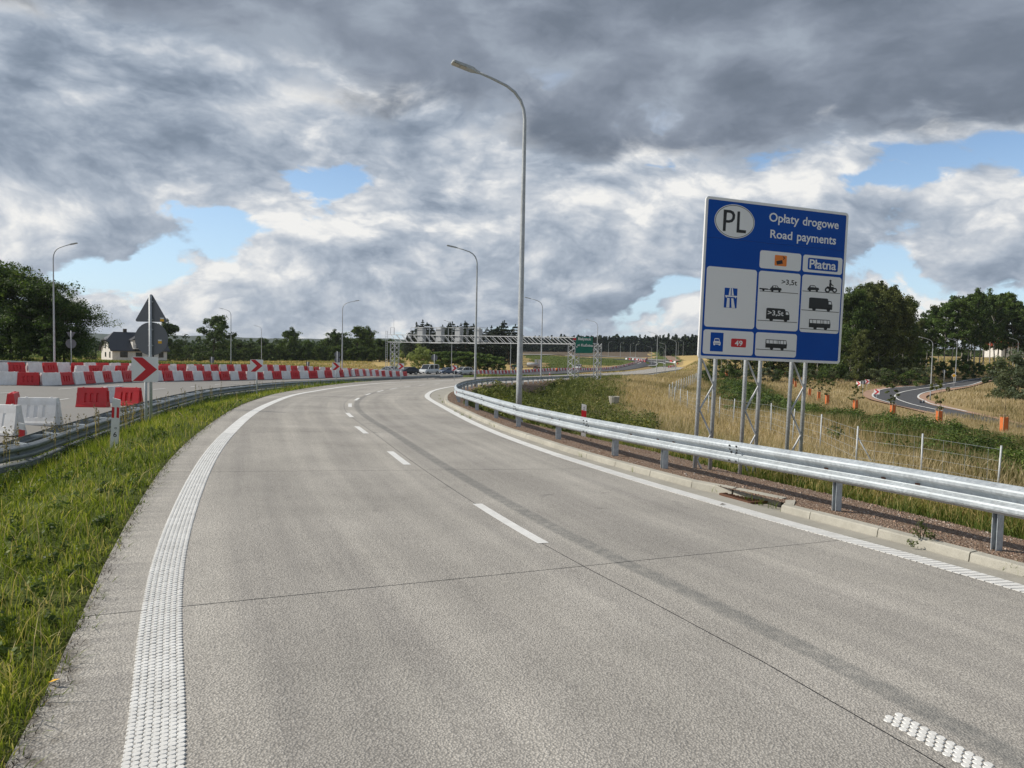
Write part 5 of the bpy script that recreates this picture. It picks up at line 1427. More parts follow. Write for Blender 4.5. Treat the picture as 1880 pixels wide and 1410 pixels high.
# culvert mouth
cv = foot(1127, 749, 66); e = empty('culvert', (cv[0], cv[1], cv[2]), .1, 'round concrete culvert mouth at the foot of the grassy slope', 'culvert')
t = np.linspace(0, 2 * math.pi, 14, endpoint=False)
MB().loft([[(rr * math.cos(a), rr * math.sin(a), z) for a in t] for rr, z in ((.28, -.3), (.36, .15), (.52, 1.0), (.52, 1.1), (.46, 1.1), (.42, 1.0), (.25, .2))], smooth=False).build('concrete_ring', MATS['kerb_concrete'], e)
# ------------------------------------------------------------------ vehicles
def carpaint(name, c, rough=.28, metal=.0):
    m = mat(name, color=c, rough=rough, metal=metal); m.node_tree.nodes['Principled BSDF'].inputs['Coat Weight'].default_value = .6; return m
carpaint('paint_silver', (.50, .52, .54), .3, .4); carpaint('paint_dark', (.012, .016, .028)); carpaint('paint_white', (.74, .75, .76)); carpaint('paint_blue', (.10, .14, .22)); carpaint('paint_van', (.60, .64, .68)); carpaint('paint_tractor', (.02, .10, .055)); carpaint('paint_red', (.45, .02, .02))
mat('car_glass', color=(.02, .026, .032), rough=.08, spec=.8); mat('tyre', color=(.018, .018, .018), rough=.9); mat('rim', color=(.35, .36, .37), rough=.35, metal=.8)
mat('head_lamp', color=(.75, .77, .78), rough=.15); mat('black_trim', color=(.02, .02, .022), rough=.5)
def wheel(parent, x, y, r=.33, w=.21):
    o = MB().tube([(0, -w / 2, 0), (0, w / 2, 0)], r, 18, True, True).build('wheel', MATS['tyre'], parent, (x, y, r))
    s = 1 if y > 0 else -1
    MB().tube([(0, s * w / 2, 0), (0, s * (w / 2 + .012), 0)], r * .62, 12).build('rim', MATS['rim'], o)
def car(p, rz, label, paint, L=4.3, W=1.8, Hh=1.48, kind='hatch', name='car', cat='car'):
    e = empty(name, tuple(p), rz, label, cat, 'cars queuing beyond the barriers'); h = L / 2
    if kind == 'van':
        prof = [(-h, .45, .95), (-h + .05, .30, 1.10), (h - 1.25, .28, 1.12), (h - .45, .28, 1.0), (h - .08, .30, .80), (h, .42, .62)]
        cab = [(-h + .06, 1.10, Hh - .1, .96), (-h + .35, 1.10, Hh, .94), (h - 1.75, 1.12, Hh - .02, .93), (h - .95, 1.06, 1.16, .93)]
    elif kind == 'estate':
        prof = [(-h, .45, .90), (-h + .08, .28, 1.0), (-h + .5, .25, 1.02), (h - 1.3, .25, 1.0), (h - .35, .27, .84), (h - .05, .3, .70), (h, .42, .60)]
        cab = [(-h + .10, 1.0, 1.08, .95), (-h + .42, 1.02, Hh - .06, .86), (-h + 1.2, 1.02, Hh, .84), (h - 2.1, 1.02, Hh - .02, .84), (h - 1.15, 1.0, 1.03, .92)]
    else:
        prof = [(-h, .42, .86), (-h + .08, .28, .98), (-h + .6, .25, .98), (h - 1.3, .25, .96), (h - .35, .27, .78), (h - .05, .3, .66), (h, .42, .56)]
        cab = [(-h + .18, .98, 1.02, .94), (-h + .75, .98, Hh - .07, .84), (-h + 1.5, .98, Hh, .82), (h - 2.0, .98, Hh - .03, .83), (h - 1.05, .95, .98, .92)]
    w = W / 2; mb = MB(); rings = []
    for i, (x, z0, z1) in enumerate(prof):
        t = .9 if i in (0, len(prof) - 1) else 1.0
        rings.append([(x, -w * .9 * t, z0), (x, w * .9 * t, z0), (x, w * t, z0 + .18), (x, w * t, (z0 + z1) / 2 + .05), (x, w * .93 * t, z1), (x, -w * .93 * t, z1), (x, -w * t, (z0 + z1) / 2 + .05), (x, -w * t, z0 + .18)])
    b = mb.loft(rings, smooth=False).build('body', MATS[paint], e)
    mb = MB(); rings = [[(x, -w * .93, zb), (x, w * .93, zb), (x, w * f * .93, zt - .05), (x, -w * f * .93, zt - .05)] for x, zb, zt, f in cab]
    mb.loft(rings).build('windows', MATS['car_glass'], e)
    top = [c for c in cab if c[2] > Hh - .12]
    mb = MB(); rings = [[(x, -w * f * .93, zt - .06), (x, w * f * .93, zt - .06), (x, w * f * .8, zt), (x, -w * f * .8, zt)] for x, zb, zt, f in top]
    mb.loft(rings).build('roof', MATS[paint], e)
    mb = MB()
    for s in (-1, 1):
        for i, (x, zb, zt, f) in enumerate(cab):
            if zt > Hh - .12: mb.bar((x, s * w * .935, zb), (x, s * (w * f * .93 + .005), zt - .04), .07)
        mb.bar((cab[-1][0], s * w * .92, cab[-1][1]), (cab[-2][0], s * (w * cab[-2][3] * .93), cab[-2][2] - .04), .07)
        mb.bar((cab[0][0], s * w * .92, cab[0][1]), (cab[1][0], s * (w * cab[1][3] * .93), cab[1][2] - .04), .07)
    mb.build('pillars', MATS[paint], e)
    for s in (-1, 1):
        MB().box((h - .12, s * w * .66, prof[-2][2] - .03), (.16, .34, .13)).build('headlight', MATS['head_lamp'], e)
        MB().box((cab[-1][0] - .25, s * (w + .07), 1.03), (.1, .18, .13)).build('mirror', MATS[paint], e)
        wheel(e, h - .82, s * (w - .10)); wheel(e, -h + .78, s * (w - .10))
    MB().box((h - .0, 0, .42), (.05, W * .62, .18)).build('grille', MATS['black_trim'], e)
    MB().box((h + .03, 0, .43), (.02, .5, .11)).build('number_plate', MATS['sign_white'], e)
    return e
hd = math.atan2(-23, -10.6)
car(foot(713, 689, 127), hd - .30, 'silver hatchback at the front of the queue, left of the chevron board', 'paint_silver', 4.1, 1.78, 1.5)
car(foot(748, 688.5, 133), hd - .35, 'dark blue hatchback between the silver car and the van', 'paint_dark', 4.3, 1.8, 1.48)
car(foot(787, 688, 142), hd - .05, 'silver passenger van behind the dark car', 'paint_van', 4.95, 1.92, 2.0, 'van', 'van', 'van')
car(foot(820, 687.5, 150), hd - .30, 'blue-grey low car half hidden behind the guardrail, next to the van', 'paint_blue', 4.3, 1.78, 1.42)
car(foot(850, 687, 153), hd - .30, 'white estate car last in the queue, beside the lamp post', 'paint_white', 4.6, 1.85, 1.65, 'estate')
car(foot(1062, 680.5, 285), math.radians(-105), 'white van driving on the expressway behind the green sign mast', 'paint_white', 4.8, 1.95, 1.95, 'van', 'van', 'van')
# tractor with tank trailer
tp = foot(952, 682.5, 228); e = empty('tractor', tuple(tp), math.radians(176), 'green tractor with a cab parked beyond the barriers', 'tractor')
MB().loft([[(x, -w, z0), (x, w, z0), (x, w, z1), (x, -w, z1)] for x, w, z0, z1 in ((.2, .42, .8, 1.75), (1.9, .40, .8, 1.65), (2.3, .34, .85, 1.45))]).build('bonnet', MATS['paint_tractor'], e)
MB().loft([[(x, -w, z0), (x, w, z0), (x, w * .9, z1), (x, -w * .9, z1)] for x, w, z0, z1 in ((-1.2, .75, 1.2, 2.8), (.2, .75, 1.2, 2.85))]).build('cab_glass', MATS['car_glass'], e)
MB().box((-.5, 0, 2.9), (1.6, 1.5, .12)).build('cab_roof', MATS['paint_tractor'], e); MB().box((-.5, 0, 1.1), (1.8, 1.1, .5)).build('chassis', MATS['black_trim'], e)
MB().tube([(1.2, .3, 1.6), (1.2, .3, 2.7)], .05).build('exhaust', MATS['black_trim'], e); MB().box((2.6, 0, 1.0), (.5, 1.5, .5)).build('front_weight', MATS['paint_red'], e)
for s in (-1, 1):
    wheel(e, -.6, s * .85, .85, .5); wheel(e, 1.7, s * .75, .6, .4)
tp = foot(977, 682.5, 228); e = empty('tank_trailer', tuple(tp), math.radians(178), 'grey tank trailer with upright panels coupled behind the tractor', 'trailer')
MB().loft([[(x, r * math.cos(t), 1.9 + r * math.sin(t)) for t in np.linspace(0, 2 * math.pi, 14, endpoint=False)] for x, r in ((-1.9, .35), (-1.7, .7), (1.5, .7), (1.8, .4))], smooth=True).build('tank', MATS['cabinet_grey'], e)
MB().box((0, 0, 1.05), (5.0, .9, .2)).box((2.8, 0, 1.0), (1.6, .2, .15)).build('chassis', MATS['black_trim'], e)
for s in (-1, 1):
    wheel(e, -.9, s * .8, .6, .45); wheel(e, -2.1, s * .8, .6, .45)
for x in (-1.2, -2.3): MB().box((x, .0, 2.45), (.9, .12, 2.4)).build('upright_panel', MATS['gantry_paint'], e)

# ------------------------------------------------------------------ houses
mat('render_white', concrete((.76, .745, .71), (.84, .83, .79), 3, .001), rough=.9)
def rooftile(k, b):
    P = objc(k); w = k.node('ShaderNodeTexWave', 0, {'bands_direction': 'Z'}, Vector=P, Scale=1.6, Distortion=.3)
    k.put(b.inputs['Base Color'], k.mix(w, (.028, .033, .044), (.052, .060, .075)))
mat('roof_slate', rooftile, rough=.45); mat('roof_red', color=(.42, .06, .035), rough=.6); mat('window_glass', color=(.02, .025, .03), rough=.1, spec=.7); mat('window_frame', color=(.04, .035, .03), rough=.6)
hp = foot(247, 668.5, 190); e = empty('house', (hp[0], hp[1], hp[2] + .75), math.radians(46), 'white house with dark hipped roof, dormer balcony and chimney behind the barriers', 'house')
Lh, Wh, Hw, Hr = 15.5, 10.0, 3.4, 8.3; a, b_ = Lh / 2, Wh / 2
mb = MB()  # walls with the gable ends cut off by the half hips
gab = [(-b_, 0), (b_, 0), (b_, Hw), (b_ * .52, Hw + 2.05), (-b_ * .52, Hw + 2.05), (-b_, Hw)]
n = len(gab); mb.v = [(-a, y, z) for y, z in gab] + [(a, y, z) for y, z in gab]
mb.face(range(n - 1, -1, -1)); mb.face(range(n, 2 * n)); [mb.face((i, (i + 1) % n, n + (i + 1) % n, n + i)) for i in range(n)]
wl = mb.build('wall', MATS['render_white'], e); e.scale = (.87, .9, .88)
ov = .7; sl = (Hr - Hw) / b_; ex = a + ov
def rz_(y): return Hr - abs(y) * sl
mb = MB(); ye = b_ + ov; yh = 2.45
V = {}
for s in (-1, 1):   # main slopes with half-hip corners
    P = [(-ex, s * ye, rz_(ye)), (ex, s * ye, rz_(ye)), (ex, s * yh, rz_(yh)), (ex - 2.6, 0, Hr), (-ex + 2.6, 0, Hr), (-ex, s * yh, rz_(yh))]
    P = P if s < 0 else P[::-1]; mb.poly([(x, y, z + .12) for x, y, z in P]); mb.poly([(x, y, z - .06) for x, y, z in P][::-1])
for s in (-1, 1):
    P = [(s * ex, -yh, rz_(yh)), (s * ex, yh, rz_(yh)), (s * (ex - 2.6), 0, Hr)]
    P = P if s > 0 else P[::-1]; mb.poly([(x, y, z + .12) for x, y, z in P]); mb.poly([(x, y, z - .06) for x, y, z in P][::-1])
rf = mb.build('roof', MATS['roof_slate'], e)
MB().box((-2.6, .3, Hr + .35), (.9, .7, 1.5)).build('chimney', MATS['window_frame'], rf)
def win(x, y, z, w, h, face=0, name='window'):
    o = MB().box((0, 0, 0), (w + .2, .1, h + .2)).build(name, MATS['window_frame'], e, (x, y, z)); o.rotation_euler[2] = face
    MB().box((0, -.05, 0), (w, .06, h)).build('pane', MATS['window_glass'], o); return o
for x, w, h, z in ((-4.6, 1.9, 1.5, 1.7), (3.2, 1.2, 1.5, 1.7), (6.0, 1.2, 1.5, 1.7)): win(x, -b_ - .02, z, w, h)
win(-.4, -b_ - .02, 1.15, 1.6, 2.2, name='door')
for y in (-2.0, 1.2): win(-a - .02, y, 4.3, .7, 1.6, -math.pi / 2)
win(-a - .02, -2.9, 1.6, .8, 1.6, -math.pi / 2); win(-a - .02, 1.0, 1.6, .9, 1.2, -math.pi / 2)
# dormer with balcony
dm = MB().box((-.3, -b_ + 1.2, 4.75), (3.6, 2.6, 2.5)).build('dormer', MATS['render_white'], e)
MB().loft([[(-2.5, y, 6.0), (1.9, y, 6.0), (-.3, y, 7.5)] for y in (-b_ - .35, -b_ + 3.0)]).build('dormer_roof', MATS['roof_slate'], dm)
MB().box((-.3, -b_ - .14, 4.6), (1.7, .08, 2.1)).build('balcony_door', MATS['window_glass'], dm)
MB().box((-.3, -b_ - .75, 3.45), (3.6, 1.5, .14)).build('balcony', MATS['render_white'], e)
mb = MB(); mb.bar((-2.0, -b_ - 1.45, 4.45), (1.4, -b_ - 1.45, 4.45), .06)
for x in np.linspace(-2.0, 1.4, 12): mb.bar((x, -b_ - 1.45, 3.5), (x, -b_ - 1.45, 4.45), .035)
mb.build('railing', MATS['window_frame'], e)
hp = foot(1841, 672, 232); e = empty('house', (hp[0], hp[1], hp[2] + 3.2), .2, 'small white house with bright red roof glimpsed between the right-hand tree trunks', 'house')
MB().box((0, 0, 1.8), (9, 7, 3.6)).build('wall', MATS['render_white'], e)
MB().loft([[(-5, -4, 3.5), (-5, 4, 3.5), (-5, 0, 6.6)], [(5, -4, 3.5), (5, 4, 3.5), (5, 0, 6.6)]]).build('roof', MATS['roof_red'], e)
for x in (-2.6, 0, 2.6): MB().box((x, -3.53, 2.0), (1.1, .08, 1.3)).build('window', MATS['window_glass'], e)

# ------------------------------------------------------------------ wire fence across the dry field
fp = [(1228,729,72),(1250,717,84),(1268,705,100),(1282,697,120)]
fn_ = [(1228,729,72),(1262,745,60),(1300,757,51),(1346,776.5,42),(1415,796,37),(1505,832,29),(1570,865,24),(1690,885,22.5),(1830,915,21)]
fence = empty('wire_fence', tuple(foot(*fn_[5])), 0, 'thin wire fence on grey steel posts crossing the dry grass field', 'fence')
fo = np.array(foot(*fn_[5])); tops = []
fpost = MB().tube([(0, 0, -.4), (0, 0, 1.62)], .03, 6).mesh('post', MATS['galvanised_pole'])
for k, L_ in enumerate((fn_, fp[1:][::1])):
    W_ = np.array([foot(*q_) for q_ in L_])
    if k == 1: W_ = np.vstack([foot(*fp[0]), W_])
    P_ = [W_[0]]
    for u, v in zip(W_, W_[1:]):
        m = max(1, int(round(np.linalg.norm((v - u)[:2]) / 4.5))) if k == 0 else 4
        for j in range(1, m + 1): c = u + (v - u) * j / m; c[2] = gz(c[0], c[1]); P_.append(c)
    for c in (P_ if k == 0 else P_[1:]): share('post', fpost, fence, tuple(c - fo), (rnd.gauss(0, .02), rnd.gauss(.01, .02), 0))
    mb = MB()
    for u, v in zip(P_, P_[1:]):
        for z in (.25, .55, .85, 1.15, 1.5): mb.bar(tuple(u - fo + np.array([0, 0, z])), tuple(v - fo + np.array([0, 0, z])), .006)
        for t in np.arange(0, 1, .6 / max(.6, np.linalg.norm(v - u))): c = u + (v - u) * t - fo; mb.bar(tuple(c + np.array([0, 0, .05])), tuple(c + np.array([0, 0, 1.5])), .005)
    tag(mb.build('wire', MATS['galvanised'], fence), kind='stuff')
c = foot(1570, 865, 24) - fo; MB().tube([tuple(c + np.array([0, 0, 1.3])), tuple(c + np.array([.75, -.25, -.1]))], .022, 6).build('brace', MATS['galvanised_pole'], fence)
# ------------------------------------------------------------------ plants
def patchy(x, y, sc=1.0, seed=0):
    r = np.random.default_rng(seed); v = np.zeros_like(x)
    for k in range(6):
        a = r.uniform(0, 6.28); f = sc * r.uniform(.4, 2.6); v += np.sin((x * math.cos(a) + y * math.sin(a)) * f + r.uniform(0, 6.28))
    return np.clip(.5 + v / 6.5, 0, 1)
def blades(name, P, h, w, rndv, material, lean=.35, seed=1, seg3=True, parent=None, yaw=None, wind=(0.0, 0.0)):
    r = np.random.default_rng(seed); n = len(P); a = r.uniform(0, 2 * np.pi, n) if yaw is None else yaw
    side = np.stack([np.cos(a), np.sin(a), np.zeros(n)], -1); b = r.uniform(0, 2 * np.pi, n)
    ln = np.stack([np.cos(b), np.sin(b), np.zeros(n)], -1) * (np.abs(r.normal(0, lean, n)) * h)[:, None] + np.array([wind[0], wind[1], 0]) * h[:, None]
    up = np.array([0, 0, 1.0])
    b0 = P - side * (w / 2)[:, None]; b1 = P + side * (w / 2)[:, None]
    tip = P + up * (h * .92)[:, None] + ln
    if seg3:
        mid = P + up * (h * .55)[:, None] + ln * .35
        V = np.stack([b0, b1, mid - side * (w * .42)[:, None], mid + side * (w * .42)[:, None], tip], 1).reshape(-1, 3)
        f = np.array([(0, 1, 3), (0, 3, 2), (2, 3, 4)]); Fc = (f[None] + 5 * np.arange(n)[:, None, None]).reshape(-1, 3); k = 3
    else:
        V = np.stack([b0, b1, tip], 1).reshape(-1, 3); Fc = np.arange(3 * n).reshape(-1, 3); k = 1
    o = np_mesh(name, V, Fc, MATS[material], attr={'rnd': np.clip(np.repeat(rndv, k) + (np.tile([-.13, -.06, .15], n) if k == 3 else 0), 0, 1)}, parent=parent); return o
_Cc = Cx[::4]; _Cc_s = _cs[::4]
def road_coords(x, y):
    s = np.empty(len(x)); o = np.empty(len(x)); hd_ = np.gradient(_Cc, axis=0); hd_ /= np.linalg.norm(hd_, axis=1)[:, None]; nn = np.stack([hd_[:, 1], -hd_[:, 0]], -1)
    for k in range(0, len(x), 20000):
        p = np.stack([x[k:k+20000], y[k:k+20000]], -1); d = ((p[:, None] - _Cc[None]) ** 2).sum(-1); i = d.argmin(1)
        o[k:k+20000] = ((p - _Cc[i]) * nn[i]).sum(-1); s[k:k+20000] = _Cc_s[i] + ((p - _Cc[i]) * hd_[i]).sum(-1)
    return s, o
def polar(n, a0, a1, r0, r1, power, r):
    """random points; density falls with distance like r^-power"""
    u = r.random(n); e = 2 - power
    rr = (r0 ** e + u * (r1 ** e - r0 ** e)) ** (1 / e) if abs(e) > 1e-6 else r0 * (r1 / r0) ** u
    a = np.radians(r.uniform(a0, a1, n)); return rr * np.sin(a), rr * np.cos(a), rr
r = np.random.default_rng(21)
# --- left verge: grass up to the concrete, taller towards and behind the guard rail
def left_verge():
    x, y, rr = polar(330000, -78, 2, 1.2, 95, 1.75, r); s, o = road_coords(x, y)
    eL = np.interp(s, st_s, oL); d = eL - o        # metres left of the slab edge
    wob = .035 * np.sin(s * 5.1) + .03 * np.sin(s * 11.7 + 1) + .02 * np.sin(s * 23)
    dl = np.interp(y, _lt[:, 1], _lt[:, 0]); beyond = dl - x   # metres left of the rail line
    k = (d > -.02 + wob * .8) & (beyond < 1.2) & (y < 92) & (d < 9)
    x, y, rr, s, o, d, beyond = [q_[k] for q_ in (x, y, rr, s, o, d, beyond)]; n = len(x)
    keep = r.random(n) < .35 + .65 * smooth01((patchy(x, y, 3.4, 77) - .22) / .22); x, y, rr, s, o, d, beyond = [q_[keep] for q_ in (x, y, rr, s, o, d, beyond)]; n = len(x)
    tall = smooth01((d - .7) / 1.6) ; pv = patchy(x, y, 1.3, 3)
    h = (.035 + .085 * r.random(n) + .05 * pv) * (1 - tall) + tall * (.08 + .20 * r.random(n) ** 1.8 + .14 * pv)
    h *= np.clip(.45 + d / .25, .5, 1); h *= 1 + .3 * (beyond > -.6)
    w = np.clip(.0026 + rr * .0007, .003, .05) * r.uniform(.5, 1.7, n)
    z = G(x, y) - .015
    col = .14 + .38 * patchy(x, y, 2.2, 8) + .30 * patchy(x, y, .6, 18) + r.normal(0, .17, n) - .14 * tall + (r.random(n) > .90) * .45
    near = rr < 13
    # the sharp edge: some blades arch over the concrete
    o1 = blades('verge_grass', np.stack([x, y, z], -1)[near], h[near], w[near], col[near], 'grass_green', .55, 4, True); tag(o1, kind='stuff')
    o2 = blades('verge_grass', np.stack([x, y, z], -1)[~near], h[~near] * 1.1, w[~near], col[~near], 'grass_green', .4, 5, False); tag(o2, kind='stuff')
    print('left grass', n, near.sum())
left_verge()
def edge_litter():
    # dead roots and straw where the grass meets the concrete
    n = 3800; s = S0 - 5 + (r.random(n) ** 1.5) * 30; eL = np.interp(s, st_s, oL); o = eL + r.normal(.0, .035, n) + .02
    P = np.array([on_road(a, b, .004) for a, b in zip(s, o)]); h = r.uniform(.03, .10, n); 
    o_ = blades('edge_litter', P, h * .35, np.full(n, .004), r.uniform(.0, .5, n), 'litter', 2.4, 7, True); tag(o_, kind='stuff')
    n = 260; s = S0 - 5 + r.random(n) * 16; eL = np.interp(s, st_s, oL); P = np.array([on_road(a, b, .006) for a, b in zip(s, eL + r.uniform(.0, .12, n))])
    o_ = blades('edge_runner', P, r.uniform(.03, .06, n), np.full(n, .005), r.uniform(.1, .6, n), 'grass_green', 2.0, 8, True, wind=(1.3, .1)); tag(o_, kind='stuff')

edge_litter()
def verge_herbs():
    # broad-leaved plants and dead tufts that break up the grass
    C = []; rad = []
    while len(C) < 520:
        rr = 1.6 * (30 / 1.6) ** r.random(); a = math.radians(r.uniform(-75, -5)); x, y = rr * math.sin(a), rr * math.cos(a)
        s, o = road_coords(np.array([x]), np.array([y])); d = float(np.interp(s[0], st_s, oL) - o[0])
        if d < .1 or d > 4.5: continue
        w_ = r.uniform(.04, .13) * (.6 + min(d, 2) * .4); C.append((x, y, gz(x, y) + w_ * .8)); rad.append((w_, w_, w_ * r.uniform(.6, 1.3)))
    tag(leaf_obj('verge_herbs', C, rad, 46, .034, 'weeds', r, shell=.1, up=.8), kind='stuff')
    n = 2600; x, y, rr = polar(n, -75, -4, 1.4, 26, 1.8, r); s, o = road_coords(x, y); d = np.interp(s, st_s, oL) - o; k = (d > 0) & (d < 4); x, y, rr = x[k], y[k], rr[k]; n = len(x)
    tag(blades('dead_straw', np.stack([x, y, G(x, y)], -1), r.uniform(.10, .34, n), np.clip(.0022 + rr * .0006, .002, .02), r.uniform(.7, 1, n), 'grass_verge', .8, 71, True), kind='stuff')

# --- right verge beyond the gravel: mixed dry and green
def right_verge():
    x, y, rr = polar(300000, -8, 62, 6.5, 80, 1.5, r); s, o = road_coords(x, y)
    eK = np.interp(s, st_s, oK) + .15 + 2.25 - 1.05 * smooth01((s - S0 - 14) / 20) + .25 * np.sin(s * .31) + .12 * np.sin(s * 1.3) - .18; d = o - eK + .12 * np.sin(s * 4.3) + .09 * np.sin(s * 9.1)
    k = (d > 0) & (d < 5.5) & (s < S0 + 75); x, y, rr, s, o, d = [q_[k] for q_ in (x, y, rr, s, o, d)]; n = len(x)
    h = (.10 + .15 * r.random(n)) * (1 - smooth01(d / .9)) + smooth01(d / .9) * (.25 + .40 * r.random(n) ** 1.3)
    w = np.clip(.003 + rr * .0007, .004, .04) * r.uniform(.7, 1.4, n); z = G(x, y) - .02
    col = .36 + .40 * smooth01((d - .2) / 1.2) * patchy(x, y, .9, 5) ** .7 + .2 * patchy(x, y, 2.6, 6) + r.normal(0, .15, n) + .25 * smooth01((x - 5) / 4) - .15 * smooth01((y - 22) / 10)
    near = rr < 16
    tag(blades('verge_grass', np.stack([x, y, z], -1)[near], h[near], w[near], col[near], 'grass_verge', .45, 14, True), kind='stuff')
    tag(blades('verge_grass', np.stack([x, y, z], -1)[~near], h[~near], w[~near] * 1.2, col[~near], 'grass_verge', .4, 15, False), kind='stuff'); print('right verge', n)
right_verge()
def dist_line(pts, x, y):
    return dist_to(np.array([foot(*q_)[:2] for q_ in pts]), x, y)
DITCH = [(1352,706,130),(1385,738,75),(1450,765,56),(1540,782,50),(1640,800,44),(1740,828,35),(1880,875,27),(1990,910,24)]
def field():
    x, y, rr = polar(420000, -3, 44, 11, 260, 1.55, r); s, o = road_coords(x, y)
    eK = np.interp(s, st_s, oK); g = cover(x, y); dd = dist_line(DITCH, x, y)
    u = x / y
    k = ((o > eK + 4.6) | (s > SE - 10)) & ~((u < .105) & (y > 16))
    # keep off the side road
    sd_ = np.minimum(dist_to(rl_c, x, y), 99); k &= sd_ > 5.6
    k &= r.random(len(x)) < (.35 + .65 * patchy(x, y, .35, 9))
    x, y, rr, dd, u = [q_[k] for q_ in (x, y, rr, dd, u)]; n = len(x)
    h = (.38 + .42 * r.random(n)) * (.65 + .5 * patchy(x, y, .4, 11)); w = np.clip(.004 + rr * .00095, .01, .16) * r.uniform(.6, 1.3, n)
    z = G(x, y) - .03; green = smooth01((.25 + .0 * dd - (patchy(x, y, .16, 12) - .35)) / .3) * .0
    col = .50 + .30 * patchy(x, y, .22, 13) + r.normal(0, .14, n) - .55 * smooth01((7 - dd) / 4) - .25 * (patchy(x, y, .09, 17) > .62) * smooth01((rr - 50) / 30)
    near = rr < 30
    tag(blades('dry_grass', np.stack([x, y, z], -1)[near], h[near], w[near], col[near], 'grass_dry', .35, 24, True), kind='stuff')
    tag(blades('dry_grass', np.stack([x, y, z], -1)[~near], h[~near], w[~near], col[~near], 'grass_dry', .3, 25, False), kind='stuff'); print('field', n)
field()
def leaves(C, rad, n_each, size, r, flat=.8, shell=.55, up=.35):
    """leaf quads around clump centres C (m,3) of radii rad (m,3)"""
    m = len(C); idx = np.repeat(np.arange(m), n_each); N = len(idx)
    d = r.normal(size=(N, 3)); d /= np.linalg.norm(d, axis=1)[:, None]
    q_ = (shell + (1 - shell) * r.random(N)) ** .7
    P = C[idx] + d * rad[idx] * q_[:, None]
    nrm = d + r.normal(0, .55, (N, 3)); nrm[:, 2] += up; nrm /= np.linalg.norm(nrm, axis=1)[:, None]
    t = np.cross(nrm, r.normal(size=(N, 3))); t /= np.linalg.norm(t, axis=1)[:, None] + 1e-9; b = np.cross(nrm, t)
    sz = (size * r.uniform(.6, 1.35, N))[:, None]
    V = np.stack([P - t * sz * .5, P + b * sz * .32, P + t * sz * .5, P - b * sz * .32], 1).reshape(-1, 3)
    Fc = np.arange(4 * N).reshape(-1, 4); return V, Fc, N
def leaf_obj(name, C, rad, n_each, size, material, r, parent=None, tone=None, **kw):
    C = np.asarray(C, float); rad = np.asarray(rad, float)
    if rad.ndim == 1: rad = np.stack([rad, rad, rad * .8], -1)
    V, Fc, N = leaves(C, rad, n_each, size, r, **kw)
    base = np.repeat(r.random(len(C)) * .5 + .12, n_each) + r.normal(0, .16, N)
    if tone is not None: base += np.repeat(tone, n_each)
    return np_mesh(name, V, Fc, MATS[material], parent=parent, attr={'rnd': np.clip(base, 0, 1)})
def weeds_strip():
    L = np.array([foot(*q_)[:2] for q_ in DITCH]); L = resample(catmull(L, 6), .55); C = []; rad = []
    for p in L:
        for _ in range(3):
            q_ = p + r.normal(0, 1.7, 2); hh = r.uniform(.35, .95) * (1.1 if abs(q_[0] - p[0]) < 1.5 else .7); C.append((q_[0], q_[1], gz(q_[0], q_[1]) + hh * .45)); rad.append((r.uniform(.4, .85), r.uniform(.4, .85), hh * .62))
    C = np.array(C); rr = np.hypot(C[:, 0], C[:, 1]); near = rr < 60
    tag(leaf_obj('ditch_weeds', C[near], np.array(rad)[near], 230, .11, 'weeds', r, shell=.3), kind='stuff')
    tag(leaf_obj('ditch_weeds', C[~near], np.array(rad)[~near], 70, .26, 'weeds', r, shell=.3), kind='stuff'); print('weeds', len(C))
weeds_strip()
def infield():
    # rank growth on the slope between the bend, the far ramp and the culvert
    x, y, rr = polar(170000, -9, 11.5, 22, 128, 1.2, r); s, o = road_coords(x, y); eK = np.interp(s, st_s, oK); u = x / y
    k = (o > eK + 1.15) & (s < SE); x, y, rr, u, s, o = [q_[k] for q_ in (x, y, rr, u, s, o)]
    dry = smooth01((u - .125) / .05) * smooth01((y - 40) / 20)
    n = len(x); pv = patchy(x, y, .5, 31); h = (.30 + .55 * r.random(n) ** 1.4) * (.6 + .6 * pv) * np.clip((o - np.interp(s, st_s, oK) - 1.4) / 1.2, .3, 1); w = np.clip(.008 + rr * .0011, .02, .12) * r.uniform(.6, 1.3, n)
    z = G(x, y) - .03; col = .12 + .5 * patchy(x, y, .25, 33) + r.normal(0, .16, n) + .4 * dry
    kd = r.random(n) < dry
    tag(blades('slope_grass', np.stack([x, y, z], -1)[~kd], h[~kd], w[~kd], col[~kd], 'slope_weeds', .4, 34, False), kind='stuff')
    tag(blades('slope_grass', np.stack([x, y, z], -1)[kd], h[kd] * .8, w[kd], .5 + .4 * r.random(kd.sum()), 'grass_dry', .4, 35, False), kind='stuff')
    m = r.random(n) < .012; m &= (~kd); C = np.stack([x[m], y[m], z[m] + .3], -1); C = C[:900]
    rad = np.stack([r.uniform(.3, .9, len(C)), r.uniform(.3, .9, len(C)), r.uniform(.3, .65, len(C))], -1)
    tag(leaf_obj('slope_weeds', C, rad, 75, .16, 'slope_weeds', r, shell=.3), kind='stuff'); print('infield', n, len(C))
infield()
